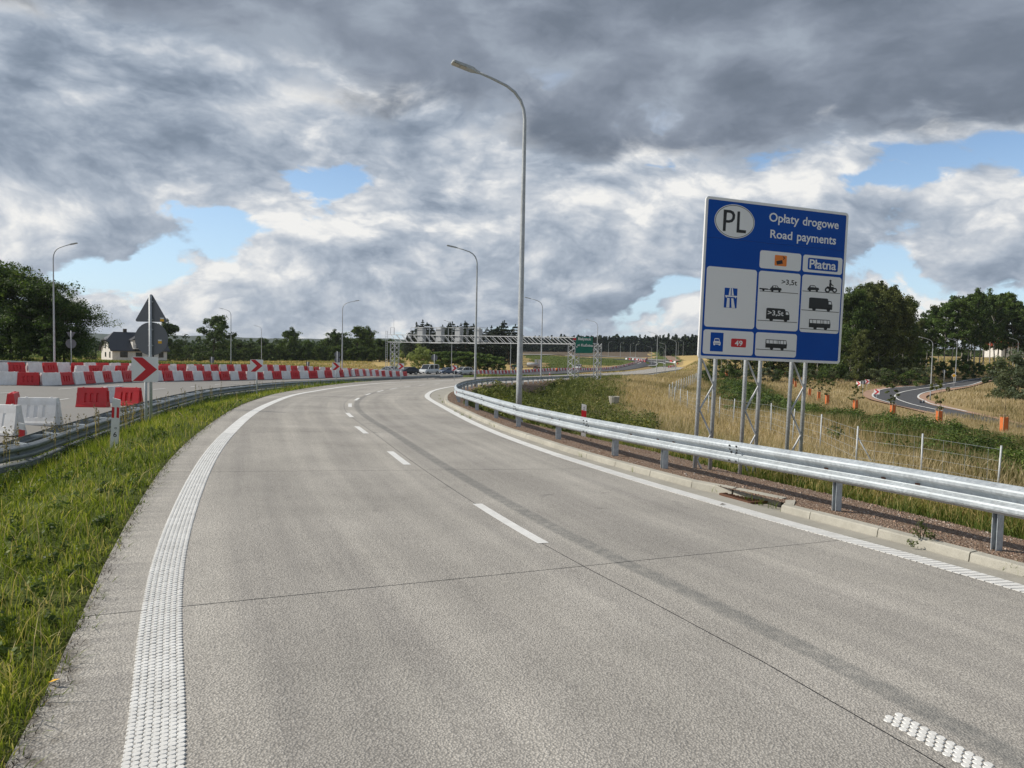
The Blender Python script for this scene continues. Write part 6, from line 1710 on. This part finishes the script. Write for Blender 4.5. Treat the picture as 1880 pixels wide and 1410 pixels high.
def low_green():
    # coarse green tufts: the island, round the carriageways, the far banks
    x, y, rr = polar(190000, -44, 42, 40, 420, 1.25, r); s, o = road_coords(x, y); g = cover(x, y); u = x / y
    on = (np.abs(dist_to(rl_c, x, y)) < 5.6)
    eK = np.interp(s, st_s, oK); eL = np.interp(s, st_s, oL)
    k = ~((o < eK + .6) & (o > eL - .3) & (s < SE)) & ~on & (g < 1.5)
    inside_cc = (x < np.interp(y, near_edge[:, 1], near_edge[:, 0])) & (y < np.interp(x, np.sort(far_edge[:, 0]), far_edge[np.argsort(far_edge[:, 0]), 1])) & (y < 160)
    k &= ~inside_cc & ~((u > -.09) & (u < .12) & (y < 125)) & ~((u > .12) & (y < 200))
    # keep the expressway lanes clear
    ctr = pl([(860,686.5),(900,686),(1000,685),(1060,681.8),(1120,677.5),(1165,671.5),(1180,667),(1160,661.5),(1110,658)]); k &= (dist_to(ctr, x, y) > 9.5) & (dist_to(pl([(1105,681),(1170,675),(1225,672),(1228,667.5),(1195,662.5)]), x, y) > 8)
    x, y, rr, g = [q_[k] for q_ in (x, y, rr, g)]; n = len(x)
    h = (.18 + .35 * r.random(n)); w = np.clip(rr * .0013, .03, .35); z = G(x, y) - .06
    col = .2 + .4 * patchy(x, y, .12, 41) + r.normal(0, .13, n) + .35 * (g > .5)
    tag(blades('rough_grass', np.stack([x, y, z], -1), h, w, col, 'grass_verge', .3, 44, False), kind='stuff'); print('rough', n)
low_green()

# ---------------------------------------------------------------- trees
def limb_pts(a, d, L, bend, n, r):
    P = [np.array(a, float)]; d = np.array(d, float); d /= np.linalg.norm(d)
    for i in range(n):
        d = d + r.normal(0, bend, 3); d /= np.linalg.norm(d); P.append(P[-1] + d * L / n)
    return P
def broadleaf(seed, Ht, Wd, base=.25, nl=9, ncl=60, each=150, size=.3, material='leaf_mid', bark='bark', trunk_r=None, open_=0.0, droop=0.0, flat=.75, lean=0):
    """returns (crown mesh, trunk mesh) of one tree standing at the origin"""
    r = np.random.default_rng(seed); mb = MB(); tr = trunk_r or Ht * .018
    T_ = limb_pts((0, 0, -.3), (lean, 0, 1), Ht * .9, .05, 7, r); mb.tube(T_, [tr * (1 - .8 * i / 7) for i in range(8)], 7)
    C = []; rad = []
    for i in range(nl):
        t = base + (1 - base) * (i + r.random() * .6) / nl; k = t * 6.99; a = T_[int(k)] + (T_[min(int(k) + 1, 7)] - T_[int(k)]) * (k % 1)
        w_ = Wd / 2 * (math.sin(math.pi * min(1, (t - base) / (1 - base) * .78 + .22)) ** .6)
        an = i * 2.4 + r.normal(0, .3); P = limb_pts(a, (math.cos(an), math.sin(an), .45 + .6 * t - droop), w_ * 1.0, .16, 5, r); mb.tube(P, [tr * .45 * (1 - t * .5) * (1 - .75 * j / 5) for j in range(6)], 5)
        m = max(2, int(ncl / nl))
        for j in range(m):
            q_ = P[min(5, 2 + int(r.random() * 4))] + r.normal(0, w_ * .20, 3) * np.array([1, 1, .8]); rc = r.uniform(.28, .62) * Wd * .19
            C.append(q_); rad.append((rc * r.uniform(.9, 1.4), rc * r.uniform(.9, 1.4), rc * flat))
    top = T_[-1]
    for j in range(max(3, ncl // 10)):
        rc = r.uniform(.3, .55) * Wd * .18; C.append(top + r.normal(0, Wd * .08, 3) - np.array([0, 0, Ht * .03])); rad.append((rc, rc, rc * flat))
    C = np.array(C); rad = np.array(rad); C[:, 2] = np.clip(C[:, 2], Ht * base * .6, None); C[:, 2] *= min(1, Ht * 1.0 / (C[:, 2] + rad[:, 2]).max())
    V, Fc, N = leaves(C, rad, each, size, r, shell=.25)
    tone = np.repeat(r.random(len(C)) * .5, each) + .12 + r.normal(0, .15, N)
    o = np_mesh('crown', V, Fc, MATS[material], attr={'rnd': np.clip(tone, 0, 1)}); me = o.data; bpy.data.objects.remove(o)
    return me, mb.mesh('trunk', MATS[bark])
def conifer(seed, Ht, Wd, each=26, size=.4, top_bare=.0, material='pine_needles', low=.12, scots=False):
    r = np.random.default_rng(seed); mb = MB(); tr = Ht * .013
    T_ = limb_pts((0, 0, -.3), (0, 0, 1), Ht, .025, 6, r); mb.tube(T_, [tr * (1 - .85 * i / 6) for i in range(7)], 6); C = []; rad = []
    t = low
    while t < 1:
        k = t * 5.99; a = T_[int(k)] + (T_[min(int(k) + 1, 6)] - T_[int(k)]) * (k % 1)
        w_ = Wd / 2 * ((1 - t) ** .75 if not scots else (math.sin(math.pi * min(1, (t - low) / (1 - low) * .72 + .25)) ** .7)) * r.uniform(.65, 1.25) + .15
        for j in range(5):
            an = r.uniform(0, 6.28); L = w_ * r.uniform(.55, 1.1)
            for f in (.45, .85): C.append(a + np.array([math.cos(an) * L * f, math.sin(an) * L * f, -.12 * L * f + (.15 * L if scots else 0)])); rad.append((L * .36 + .12, L * .36 + .12, .16 + L * (.12 if not scots else .2)))
        t += r.uniform(.028, .06) if not scots else r.uniform(.05, .11)
    C.append(T_[-1]); rad.append((.15, .15, .7))
    V, Fc, N = leaves(np.array(C), np.array(rad), each, size, r, shell=.2, up=.2)
    tone = np.repeat(r.random(len(C)) * .5, each) + .1 + r.normal(0, .15, N)
    o = np_mesh('crown', V, Fc, MATS[material], attr={'rnd': np.clip(tone, 0, 1)}); me = o.data; bpy.data.objects.remove(o)
    return me, mb.mesh('trunk', MATS['pine_bark'])
def tree(kind, p, sc, label, group, name='tree', cat='tree', rz=None, sz=None):
    e = empty(name, tuple(p), rnd.uniform(0, 6.28) if rz is None else rz, label, cat, group); e.scale = (sc, sc, sz or sc)
    share('crown', kind[0], e); share('trunk', kind[1], e); return e
def treetop(px, ytop, ybase, d):
    p = foot(px, ybase, d); return p, at_dist(px, ytop, d)[2] - p[2]
big_t = broadleaf(2, 14, 15, .14, 20, 300, 120, .30, 'leaf_dark', open_=.2)
big_b = broadleaf(12, 14, 13, .08, 18, 260, 110, .30, 'leaf_dark')
rb = [broadleaf(30 + i, 12, 9.5, .08, 14, 120, 62, .46, m_) for i, m_ in enumerate(('leaf_dark', 'leaf_dark', 'leaf_mid'))]
tall = [broadleaf(50 + i, 21, 9, b_2, 15, 105, 58, .44, m_, 'pale_bark', trunk_r=.20, flat=.8) for i, (b_2, m_) in enumerate(((.35, 'leaf_dark'), (.42, 'leaf_olive'), (.30, 'leaf_mid'), (.48, 'leaf_dark')))]
thick = [broadleaf(70 + i, 21, 13, .10, 20, 260, 75, .44, m_, 'pale_bark', trunk_r=.22) for i, m_ in enumerate(('leaf_olive', 'leaf_dark'))]
pines = [conifer(90 + i, 15, 5.2 + i * .6, 24, .45, scots=(i % 2 == 0), low=.2 if i % 2 == 0 else .1) for i in range(4)]
bushk = [broadleaf(110 + i, 3.0, 4.2, .02, 8, 38, 110, .16, m_, flat=.85) for i, m_ in enumerate(('leaf_mid', 'leaf_light', 'leaf_silver', 'leaf_dark'))]
bushk[0] = broadleaf(140, 3.0, 4.2, .02, 8, 38, 110, .2, 'leaf_mid'); 
LT_G = 'big leafy trees at the left edge'
for i, (px, yt, yb, d, k, lb) in enumerate(((20, 474, 668, 92, 0, 'huge dark leafy tree cut by the left picture edge'), (82, 510, 668, 88, 1, 'dark leafy tree behind the tall left lamp post'), (-60, 480, 668, 90, 1, 'leafy tree mostly outside the left picture edge'), (118, 540, 668, 95, 0, 'outer dark tree with branches reaching towards the house'))):
    p, hh = treetop(px, yt, yb, d); k_ = (big_t, big_b)[k]; tree(k_, p, hh / 14, lb, LT_G, 'broadleaf_tree', rz=(2.2, 4.2, .6, 5.2)[i])
for i, (px, yt, d) in enumerate(((-120, 560, 84), (-20, 600, 82), (40, 605, 84), (95, 612, 84))):
    p, hh = treetop(px, yt, 670, d); tree(rb[0], p, hh / 12, ('bush-like tree under the left wood, outside the left edge', 'low dark tree filling under the huge tree', 'low dark tree left of the tall lamp post', 'low dark tree right of the tall lamp post')[i], 'undergrowth below the left trees', 'small_tree')
for px, yt, yb, d, k, lb, nm in ((150, 614, 667, 150, 2, 'pale green round tree left of the white house', 'broadleaf_tree'), (303, 585, 668, 205, 0, 'slim tree rising behind the grey round sign', 'broadleaf_tree'), (391, 576, 668, 215, 1, 'lone round-crowned tree right of the house', 'broadleaf_tree'), (536, 600, 664, 235, 0, 'taller pointed tree above the dark left wood', 'broadleaf_tree'),
                             (655, 597, 664, 240, 1, 'tall tree pair member right of the disc signs', 'broadleaf_tree'), (675, 598, 664, 245, 0, 'tallest tree at the right end of the dark left wood', 'broadleaf_tree'), (618, 604, 664, 238, 0, 'tree crown directly behind the tall lamp post', 'broadleaf_tree')):
    p, hh = treetop(px, yt, yb, d); tree(rb[k], p, hh / 12 * 1.0, lb, 'single trees standing out of the left wood', nm)
for i, px in enumerate(np.linspace(158, 176, 5)):
    p, hh = treetop(px, 644 + rnd.uniform(-2, 3), 668, 160); e = tree(pines[1], p, hh / 15 * .9, 'narrow green conifer in the hedge left of the house', 'hedge conifers beside the white house', 'hedge_conifer', sz=hh / 15)
# the dark wood from the house to the gantry
k = 0
for row, (d, y0, y1) in enumerate(((232, 630, 642), (262, 618, 634))):
    for px in np.arange(312, 728, 12.5 if row == 0 else 14):
        yt = rnd.uniform(y0, y1) + (6 if px < 420 else 0); p, hh = treetop(px + rnd.uniform(-4, 4), yt, 665, d)
        w = min([(330, 'right of the round sign'), (395, 'around the lone round tree'), (440, 'right of the thin lamp post'), (500, 'between the two first arrow boards'), (560, 'left of the disc signs'), (640, 'behind the tall middle lamp'), (700, 'next to the gantry ladder')], key=lambda a: abs(a[0] - px))[1]
        tree(rb[int(rnd.random() * 2.4)], p, hh / 12, ('front' if row == 0 else 'rear') + ' tree of the dark wood, ' + w, 'trees of the dark wood behind the yellow field', 'broadleaf_tree')
# pines right of the gantry
for i in range(46):
    px = 742 + i * 4.55; top = np.interp(px, [740, 756, 772, 800, 830, 855, 885, 905, 930, 945, 952], [622, 598, 586, 596, 590, 588, 600, 590, 588, 596, 618]); 
    yt = top + abs(rnd.gauss(0, 5)) + (8 if i % 3 == 0 else 0); p, hh = treetop(px + rnd.uniform(-2, 2), yt, 657, 290 + (i % 3) * 14)
    w = min([(748, 'at its left end'), (768, 'behind the first cabinet'), (786, 'between the first two cabinets'), (804, 'behind the second cabinet'), (822, 'between the second and third cabinets'), (839, 'behind the third cabinet'), (857, 'between the last two cabinets'), (874, 'behind the fourth cabinet'), (893, 'right of the last cabinet'), (912, 'behind the bare gantry beam'), (930, 'left of the main lamp'), (946, 'at the main lamp')], key=lambda a: abs(a[0] - px))[1]
    tree(pines[i % 4], p, hh / 15 * 1.25, 'dark pine in the pine stand, ' + w, 'pines in the dark stand behind the gantry', 'pine_tree', sz=hh / 15)
def far_wood(name, specs, size, seed, material='pine_needles', each=9):
    r = np.random.default_rng(seed); C = []; rad = []
    for px, yt, yb, d in specs:
        p, hh = treetop(px, yt, yb, d); w = hh * r.uniform(.16, .26)
        for j in range(9):
            t = (j + .6) / 9; ww = w * (1 - t) ** .6 + .3; C.append(p + np.array([r.normal(0, w * .25), r.normal(0, w * .25), hh * t])); rad.append((ww, ww, hh * .09))
    return tag(leaf_obj(name, C, rad, each, size, material, r, shell=.3), kind='stuff')
sp1 = []; 
for px in np.arange(950, 1300, 3.2):
    for kx, d in ((0, 640), (1, 665)):
        yt = np.interp(px, [950, 1000, 1060, 1120, 1180, 1240, 1300], [617, 619, 617, 616.5, 617, 617.5, 614]) + rnd.gauss(1.5, 2.0) + 2 * (1 - kx); yb = np.interp(px, [950, 1100, 1200, 1300], [650, 646, 649, 650]); sp1.append((px + rnd.uniform(-1.5, 1.5), yt, yb, d * (.8 if px > 1215 else 1)))
far_wood('far_forest', sp1, 1.9, 61, 'pine_needles', 16)
sp2 = [(px, rnd.uniform(622, 632), 660, rnd.uniform(420, 520)) for px in np.arange(-150, 760, 4)]; far_wood('far_forest', sp2, 1.5, 62, 'leaf_dark', 12)
sp3 = [(px, rnd.uniform(616, 624) + (px > 1690) * 26, 672, rnd.uniform(420, 480)) for px in np.arange(1290, 2150, 4)]; far_wood('far_forest', sp3, 1.6, 63, 'leaf_dark', 12)
sp4 = []
for a in np.arange(50, 315, 1.1):
    d = rnd.uniform(350, 420); x, y = d * math.sin(math.radians(a)), d * math.cos(math.radians(a)); sp4.append((x, y, rnd.uniform(10, 16)))
C = []; rad = []
for x, y, hh in sp4:
    z = gz(x, y)
    for j in range(6): C.append((x, y, z + hh * (j + .5) / 6)); rad.append((3 * (1 - j / 8), 3 * (1 - j / 8), hh * .14))
tag(leaf_obj('far_forest', C, rad, 10, 2.0, 'leaf_dark', np.random.default_rng(5), shell=.3), kind='stuff')
# hedge and single shrubs in front of the pines
for px, yt, yb, d, k, lb in ((736, 643, 672, 175, 1, 'yellow-green bush beside the gantry tower'), (772, 629, 672, 180, 1, 'pale green pointed bush left of the pale disc sign'), (776, 645, 672, 178, 1, 'lower pale bush at the foot of the pointed bush')):
    p, hh = treetop(px, yt, yb, d); tree(bushk[k], p, hh / 3 * .85, lb, 'pale bushes in the yellow field', 'bush', 'bush', sz=hh / 3)
for i, px in enumerate(np.arange(800, 918, 11.5)):
    p, hh = treetop(px, np.interp(px, [800, 840, 880, 915], [646, 645, 648, 655]) + rnd.uniform(-1, 1), 669, 205); tree(bushk[0], p, hh / 3 * 1.15, 'green bush in the hedge, ' + ('left part behind the pale disc sign', 'middle part left of the lamp post', 'right part before the main lamp')[min(2, i // 4)], 'hedge of green bushes in the yellow field', 'bush', 'bush', sz=hh / 3)
# right-hand wood
RW = 'tall trees of the wood on the right'
def rlab(px, what):
    return what + min([(1320, ' left of the blue board'), (1360, ' seen between the left legs of the blue board'), (1420, ' seen between the middle legs of the blue board'), (1500, ' seen beside the right legs of the blue board'), (1560, ' at the right edge of the blue board'), (1610, ' in the tall clump right of the blue board'), (1660, ' in the dip between the clumps'), (1710, ' behind the first side road lamp'), (1760, ' behind the yellow diamond sign'), (1810, ' left of the red-roofed house'), (1850, ' above the red-roofed house'), (1900, ' at the right picture edge')], key=lambda a: abs(a[0] - px))[1]
for px, yt, d, k in ((1560, 522, 158, 1), (1588, 512, 162, 0), (1612, 508, 165, 0), (1640, 516, 168, 0), (1655, 540, 172, 1), (1530, 530, 165, 1), (1500, 545, 165, 1), (1470, 560, 170, 1), (1440, 580, 170, 0), (1575, 600, 152, 0)):
    p, hh = treetop(px, yt, 690, d); tree(thick[k], p, hh / 21 * (.8 if yt < 590 else .7), rlab(px, 'broad leafy tree'), RW, 'broadleaf_tree', sz=hh / 21)
for i, px in enumerate(list(np.arange(1665, 1760, 11)) + list(np.arange(1764, 1905, 8.5))):
    yt = np.interp(px, [1660, 1675, 1700, 1715, 1740, 1760, 1790, 1815, 1830, 1845, 1860, 1875, 1905], [572, 580, 570, 550, 534, 532, 524, 530, 524, 522, 560, 545, 560]) + rnd.gauss(2, 3)
    p, hh = treetop(px + rnd.uniform(-3, 3), yt, 684, 186 + rnd.uniform(-8, 14)); tree(tall[i % 4], p, hh / 21 * rnd.uniform(.72, .95), rlab(px, 'tall slender tree'), RW, 'slender_tree', sz=hh / 21)
for i, px in enumerate(np.arange(1310, 1560, 13)):
    yt = np.interp(px, [1310, 1340, 1400, 1480, 1560], [628, 620, 600, 590, 600]) + rnd.gauss(0, 4); p, hh = treetop(px, yt, 688, 176 + rnd.uniform(-5, 12)); tree(tall[(i * 2 + 1) % 4] if i % 3 else rb[0], p, hh / (21 if i % 3 else 12) * 1.0, rlab(px, 'shaded tree'), RW, 'broadleaf_tree')
for i, px in enumerate(np.arange(1545, 1850, 13)):
    yt = rnd.uniform(640, 662) + (12 if px > 1690 else 0); p, hh = treetop(px, yt, 688, rnd.uniform(168, 196)); tree(rb[i % 3] if i % 4 else bushk[0], p, hh / (12 if i % 4 else 3) * 1.1, rlab(px, 'low undergrowth tree'), 'undergrowth of the right wood', 'small_tree')
for i, px in enumerate(np.arange(1290, 1700, 20)):
    p, hh = treetop(px, rnd.uniform(672, 680), 692, 150 + rnd.uniform(-4, 8)); tree(bushk[3 if i % 2 else 2], p, hh / 3 * 1.2, rlab(px, 'low bush'), 'bushes along the edge of the right wood', 'bush', 'bush', sz=hh / 3)
for px, yt, yb, d, lb in ((1868, 652, 712, 112, 'large grey-green willow bush at the right picture edge'), (1838, 676, 712, 118, 'lower grey-green willow bush left of the large one'), (1905, 640, 720, 108, 'willow bush cut by the right picture edge')):
    p, hh = treetop(px, yt, yb, d); tree(bushk[2], p, hh / 3 * 1.05, lb, 'grey willows beside the side road', 'willow_bush', 'bush', sz=hh / 3)
for px, yt, yb, d, lb in ((1236, 649, 656, 430, 'single dark bush at the corner of the yellow field'), (1296, 676, 696, 120, 'dark bush at the left foot of the blue board'), (1338, 668, 704, 135, 'dark bushy tree behind the left legs of the blue board')):
    p, hh = treetop(px, yt, yb, d); tree(bushk[3], p, hh / 3, lb, None, 'bush', 'bush')
# saplings in orange guards
sap = [broadleaf(200 + i, 2.4, 1.7, .15, 7, 26, 20, .17, 'leaf_olive', trunk_r=.022) for i in range(3)]
def guard(p, sc, label, k, leafy=True, tall_=1.0):
    e = empty('sapling', tuple(p), rnd.uniform(-.3, .3), label, 'sapling', 'young trees in orange guards'); e.scale = (sc, sc, sc)
    mb = MB(); n = 10; V = []
    g_ = MB(); w = .19
    for a, b in (((-w, -w), (w, -w)), ((w, -w), (w, w)), ((w, w), (-w, w)), ((-w, w), (-w, -w))):
        for j in range(4):
            t0_, t1_ = j / 4, (j + 1) / 4; bulge = .03 * math.sin(j * 1.9 + k)
            x0, y0, x1, y1 = a[0] + (b[0] - a[0]) * t0_, a[1] + (b[1] - a[1]) * t0_, a[0] + (b[0] - a[0]) * t1_, a[1] + (b[1] - a[1]) * t1_
            g_.poly([(x0 * (1 + bulge), y0, .02), (x1, y1 * (1 + bulge), .02), (x1, y1, 1.38 + .02 * math.sin(j * 2 + k)), (x0, y0, 1.38 + .02 * math.sin(j * 2 + k))])
    g_.build('mesh_guard', MATS['orange_mesh'], e)
    for sx in (-1, 1):
        for sy in (-1, 1): MB().tube([(sx * w, sy * w, -.2), (sx * w, sy * w, 1.62)], .028, 6).build('stake', MATS['stake_wood'], e)
    mb = MB()
    for sy in (-1, 1): mb.bar((-w - .05, sy * w, 1.5), (w + .05, sy * w, 1.5), .04)
    mb.build('cross_batten', MATS['stake_wood'], e)
    if leafy:
        c = share('crown', sap[k % 3][0], e, (0, 0, 1.3), (0, 0, k)); c.scale = (1, 1, tall_)
    t = share('trunk', sap[k % 3][1], e, (0, 0, .1)); t.scale = (1, 1, 1.6 * tall_)
for i, (px, yb, d, lf, tl, lb) in enumerate(((1842, 802, 48.5, False, 1.1, 'nearly leafless sapling in an orange guard, nearest the right picture edge'), (1723, 784, 59.6, True, 1.5, 'leafy upright sapling in an orange guard in front of the yellow diamond sign'), (1638, 769, 68, True, 1.1, 'round-crowned sapling in an orange guard before the side road bend'),
                                            (1569.5, 758, 75, True, .9, 'sapling in an orange guard just right of the blue board'), (1518, 746, 85, True, 1.0, 'sapling in an orange guard right of the last board leg'), (1503, 740, 93, True, .8, 'sapling in an orange guard beside the right board leg'), (1486, 733, 102, True, .9, 'sapling in an orange guard between the right pair of legs'),
                                            (1474, 723, 115, False, 1, 'bare sapling guard left of the right board legs'), (1460, 714, 130, False, 1, 'orange guard in the receding line, fourth from its far end'), (1455, 708, 140, False, 1, 'orange guard in the receding line, third from its far end'), (1449, 702, 155, False, 1, 'orange guard in the receding line, second from its far end'), (1442, 695, 175, False, 1, 'farthest orange guard at the wood edge'))):
    guard(foot(px, yb + 2, d), .95, lb, i, lf, tl)
guard(foot(1334, 688, 150), 1.4, 'orange guard patch glimpsed behind the left legs', 3, False)

# ---------------------------------------------------------------- single small plants and litter
def weed(p, h, n, size, material, label, spread=.12, name='weed', stem=True):
    e = empty(name, tuple(p), 0, label, 'weed'); r_ = np.random.default_rng(int(abs(p[0] * 100)) + 3)
    C = [(r_.normal(0, spread), r_.normal(0, spread), h * t) for t in np.linspace(.12, .95, 9)]
    leaf_obj('leaves', C, np.full((9, 3), spread * .9), n, size, material, r_, parent=e, shell=.1)
    if stem:
        mb = MB()
        for k in range(5): a = k * 1.3; mb.tube([(0, 0, 0), (spread * .5 * math.cos(a), spread * .5 * math.sin(a), h * .5), (spread * math.cos(a), spread * math.sin(a), h * (.8 + .05 * k))], .004, 4)
        mb.build('stem', MATS['leaf_olive'], e)
def rpt(px, py, dz=0.0): q_ = hit_on(R, [(px, py)])[0]; return (q_[0], q_[1], q_[2] + dz)
weed(rpt(1690, 1004), .26, 26, .028, 'leaf_olive', 'leafy weed growing at the kerb joint left of the nearest post', .055)
mbs = []
def tufts():
    P = []; n = 0
    for px, py, m in ((1856, 1049, 42), (1640, 988, 16), (1596, 979, 16), (1585, 973, 14), (1525, 957, 10), (1240, 884, 12), (1189, 871, 6), (1163, 866, 6), (1067, 838, 10), (1002, 816, 9), (995, 813, 8), (910, 784, 14), (900, 781, 10), (861, 768, 16), (848, 763, 18), (836, 756, 10), (812, 739, 16), (808, 733, 16), (807, 727, 12), (1418, 932, 20), (1396, 926, 22), (1373, 918, 18), (1440, 938, 10), (1340, 905, 10), (1310, 903, 8)):
        q_ = np.array(rpt(px, py)); k = r.normal(0, .035, (m, 2)); P.append(np.column_stack([q_[0] + k[:, 0], q_[1] + k[:, 1], np.full(m, q_[2] - .005)]))
    P = np.vstack(P); n = len(P); o = blades('kerb_grass', P, r.uniform(.04, .13, n), np.full(n, .006), r.uniform(.1, .7, n), 'grass_green', .5, 51, True); tag(o, kind='stuff')
tufts()
lf = MB(); lf.poly([(0, 0, 0), (.025, .012, .012), (.06, .0, .02), (.028, -.014, .010)]); q_ = rpt(88, 1260, .01)
o = lf.build('fallen_leaf', MATS['sign_yellow'], None, (q_[0], q_[1], q_[2] + .01)); tag(o, 'small yellow fallen leaf lying on the concrete at the grass edge', 'leaf')
lf = MB(); lf.poly([(0, 0, 0), (.04, .02, .015), (.09, .0, .004), (.04, -.02, .008)]); q_ = rpt(1321, 928, .005)
o = lf.build('fallen_leaf', MATS['bark'], None, (q_[0], q_[1], q_[2] + .006)); tag(o, 'dark dry leaf on the road beside the right white line', 'leaf')
# seed-head stalks by the left rail
def stalks():
    P = []; spots = [(222, 770), (236, 770), (228, 775), (250, 768), (262, 768), (185, 790), (120, 800), (300, 745), (330, 740), (360, 728), (395, 720), (5, 860), (30, 850), (90, 800), (470, 712), (510, 706), (150, 795), (210, 780)]
    b = []; C = []; rad = []
    for px, py in spots:
        d = np.interp(px, [0, 200, 270, 400, 520], [14.5, 19.5, 23.5, 37, 50]) - .6
        for j in range(5):
            p = foot(px + rnd.uniform(-12, 12), py, d + rnd.uniform(-.4, .5)); h = rnd.uniform(.75, 1.15); b.append((*p, h))
            for t in np.linspace(.62, 1, 7): C.append((p[0] + rnd.gauss(0, .02), p[1] + rnd.gauss(0, .02), p[2] + h * t)); rad.append((.05 * (1.15 - t) + .015, .05 * (1.15 - t) + .015, .05))
    b = np.array(b); tag(blades('seed_stalks', b[:, :3], b[:, 3], np.full(len(b), .012), np.full(len(b), .8), 'grass_verge', .08, 61, True), kind='stuff')
    tag(leaf_obj('seed_heads', C, rad, 7, .035, 'seed_head', r, shell=.1), kind='stuff')

stalks()
def rail_weeds():
    C = []; rad = []
    for i in range(620):
        t = r.random() ** 1.4 * 50; p, d, nn = at_l(t0 - 6 + t); o_ = r.choice([r.uniform(-.9, .2), r.uniform(.1, .9)]); q_ = p + nn * o_; hh = r.uniform(.15, .5); C.append((q_[0], q_[1], gz(q_[0], q_[1]) + hh * .4)); w_ = r.uniform(.1, .24); rad.append((w_, w_, hh * .6))
    tag(leaf_obj('rail_weeds', C, rad, 90, .045, 'weeds', r, shell=.2), kind='stuff')
rail_weeds()
verge_herbs()
# hills on the horizon
def hills():
    def ridge(name, pts, d, depth, material):
        mb = MB(); n = 90; X = np.linspace(pts[0][0], pts[-1][0], n); Y = np.interp(X, [a for a, b in pts], [b for a, b in pts]) + np.array([math.sin(i * .7) * .7 + math.sin(i * 1.9) * .4 for i in range(n)])
        rows = []
        for f, dd in ((0, 0), (.45, depth * .3), (.85, depth * .7), (1, depth), (.5, depth * 1.8)):
            row = []
            for x, y in zip(X, Y):
                t = at_dist(x, y, d + depth); b = at_dist(x, 660, d); base = -12.0; q_ = at_dist(x, y, d + dd); row.append((q_[0], q_[1], base + (t[2] - base) * f))
            rows.append(row)
        mb.loft(rows, closed=False, smooth=True, caps=False); o = mb.build(name, MATS[material]); tag(o, kind='structure')
    ridge('hills', [(-500, 606), (0, 609), (150, 611.5), (240, 613), (320, 615), (420, 618), (520, 622), (720, 621), (760, 624), (820, 632)], 2400, 600, 'wooded_hill')
    ridge('hills', [(900, 628), (1100, 626), (1400, 628), (1700, 640), (2300, 650)], 2300, 500, 'wooded_hill')
mat('wooded_hill', lambda k, b: k.put(b.inputs['Base Color'], k.mix(k.noise(geoP(k), .02, 6, .7), (.022, .036, .018), (.055, .075, .035))), rough=.95, spec=.1)
hills()

# ---- labels of look-alikes: name the place of each within its run, seen from the ramp
def finish_labels():
    seen = {}
    for o in bpy.context.scene.objects:
        if o.parent is None and o.get('label') and o.get('category'): seen.setdefault(o['label'], []).append(o)
    words = ['leftmost', 'second from the left', 'third from the left', 'fourth from the left', 'fifth from the left', 'sixth from the left', 'seventh from the left', 'eighth from the left']
    for lb, L in seen.items():
        if len(L) < 2 or len(L) > 9: continue
        L.sort(key=lambda o: o.location[0] / max(o.location[1], 1))
        for i, o in enumerate(L):
            w = 'rightmost' if i == len(L) - 1 else (words[i] if i < len(words) else 'one of those before the rightmost')
            t = lb + ', ' + w
            if len(t.split()) <= 16: o['label'] = t
finish_labels()

# ---- the air: a thin even haze over the whole country
hz = MB().box((0, 1300, 14), (5600, 5200, 120)).build('haze', [bpy.data.materials.new('haze')]); tag(hz, kind='stuff')
hm = hz.data.materials[0]; hm.use_nodes = True; hm.node_tree.nodes.clear()
_v = hm.node_tree.nodes.new('ShaderNodeVolumePrincipled'); _o = hm.node_tree.nodes.new('ShaderNodeOutputMaterial'); hm.node_tree.links.new(_v.outputs[0], _o.inputs['Volume'])
_v.inputs['Density'].default_value = .00009; _v.inputs['Color'].default_value = (.80, .88, 1, 1); _v.inputs['Anisotropy'].default_value = .2
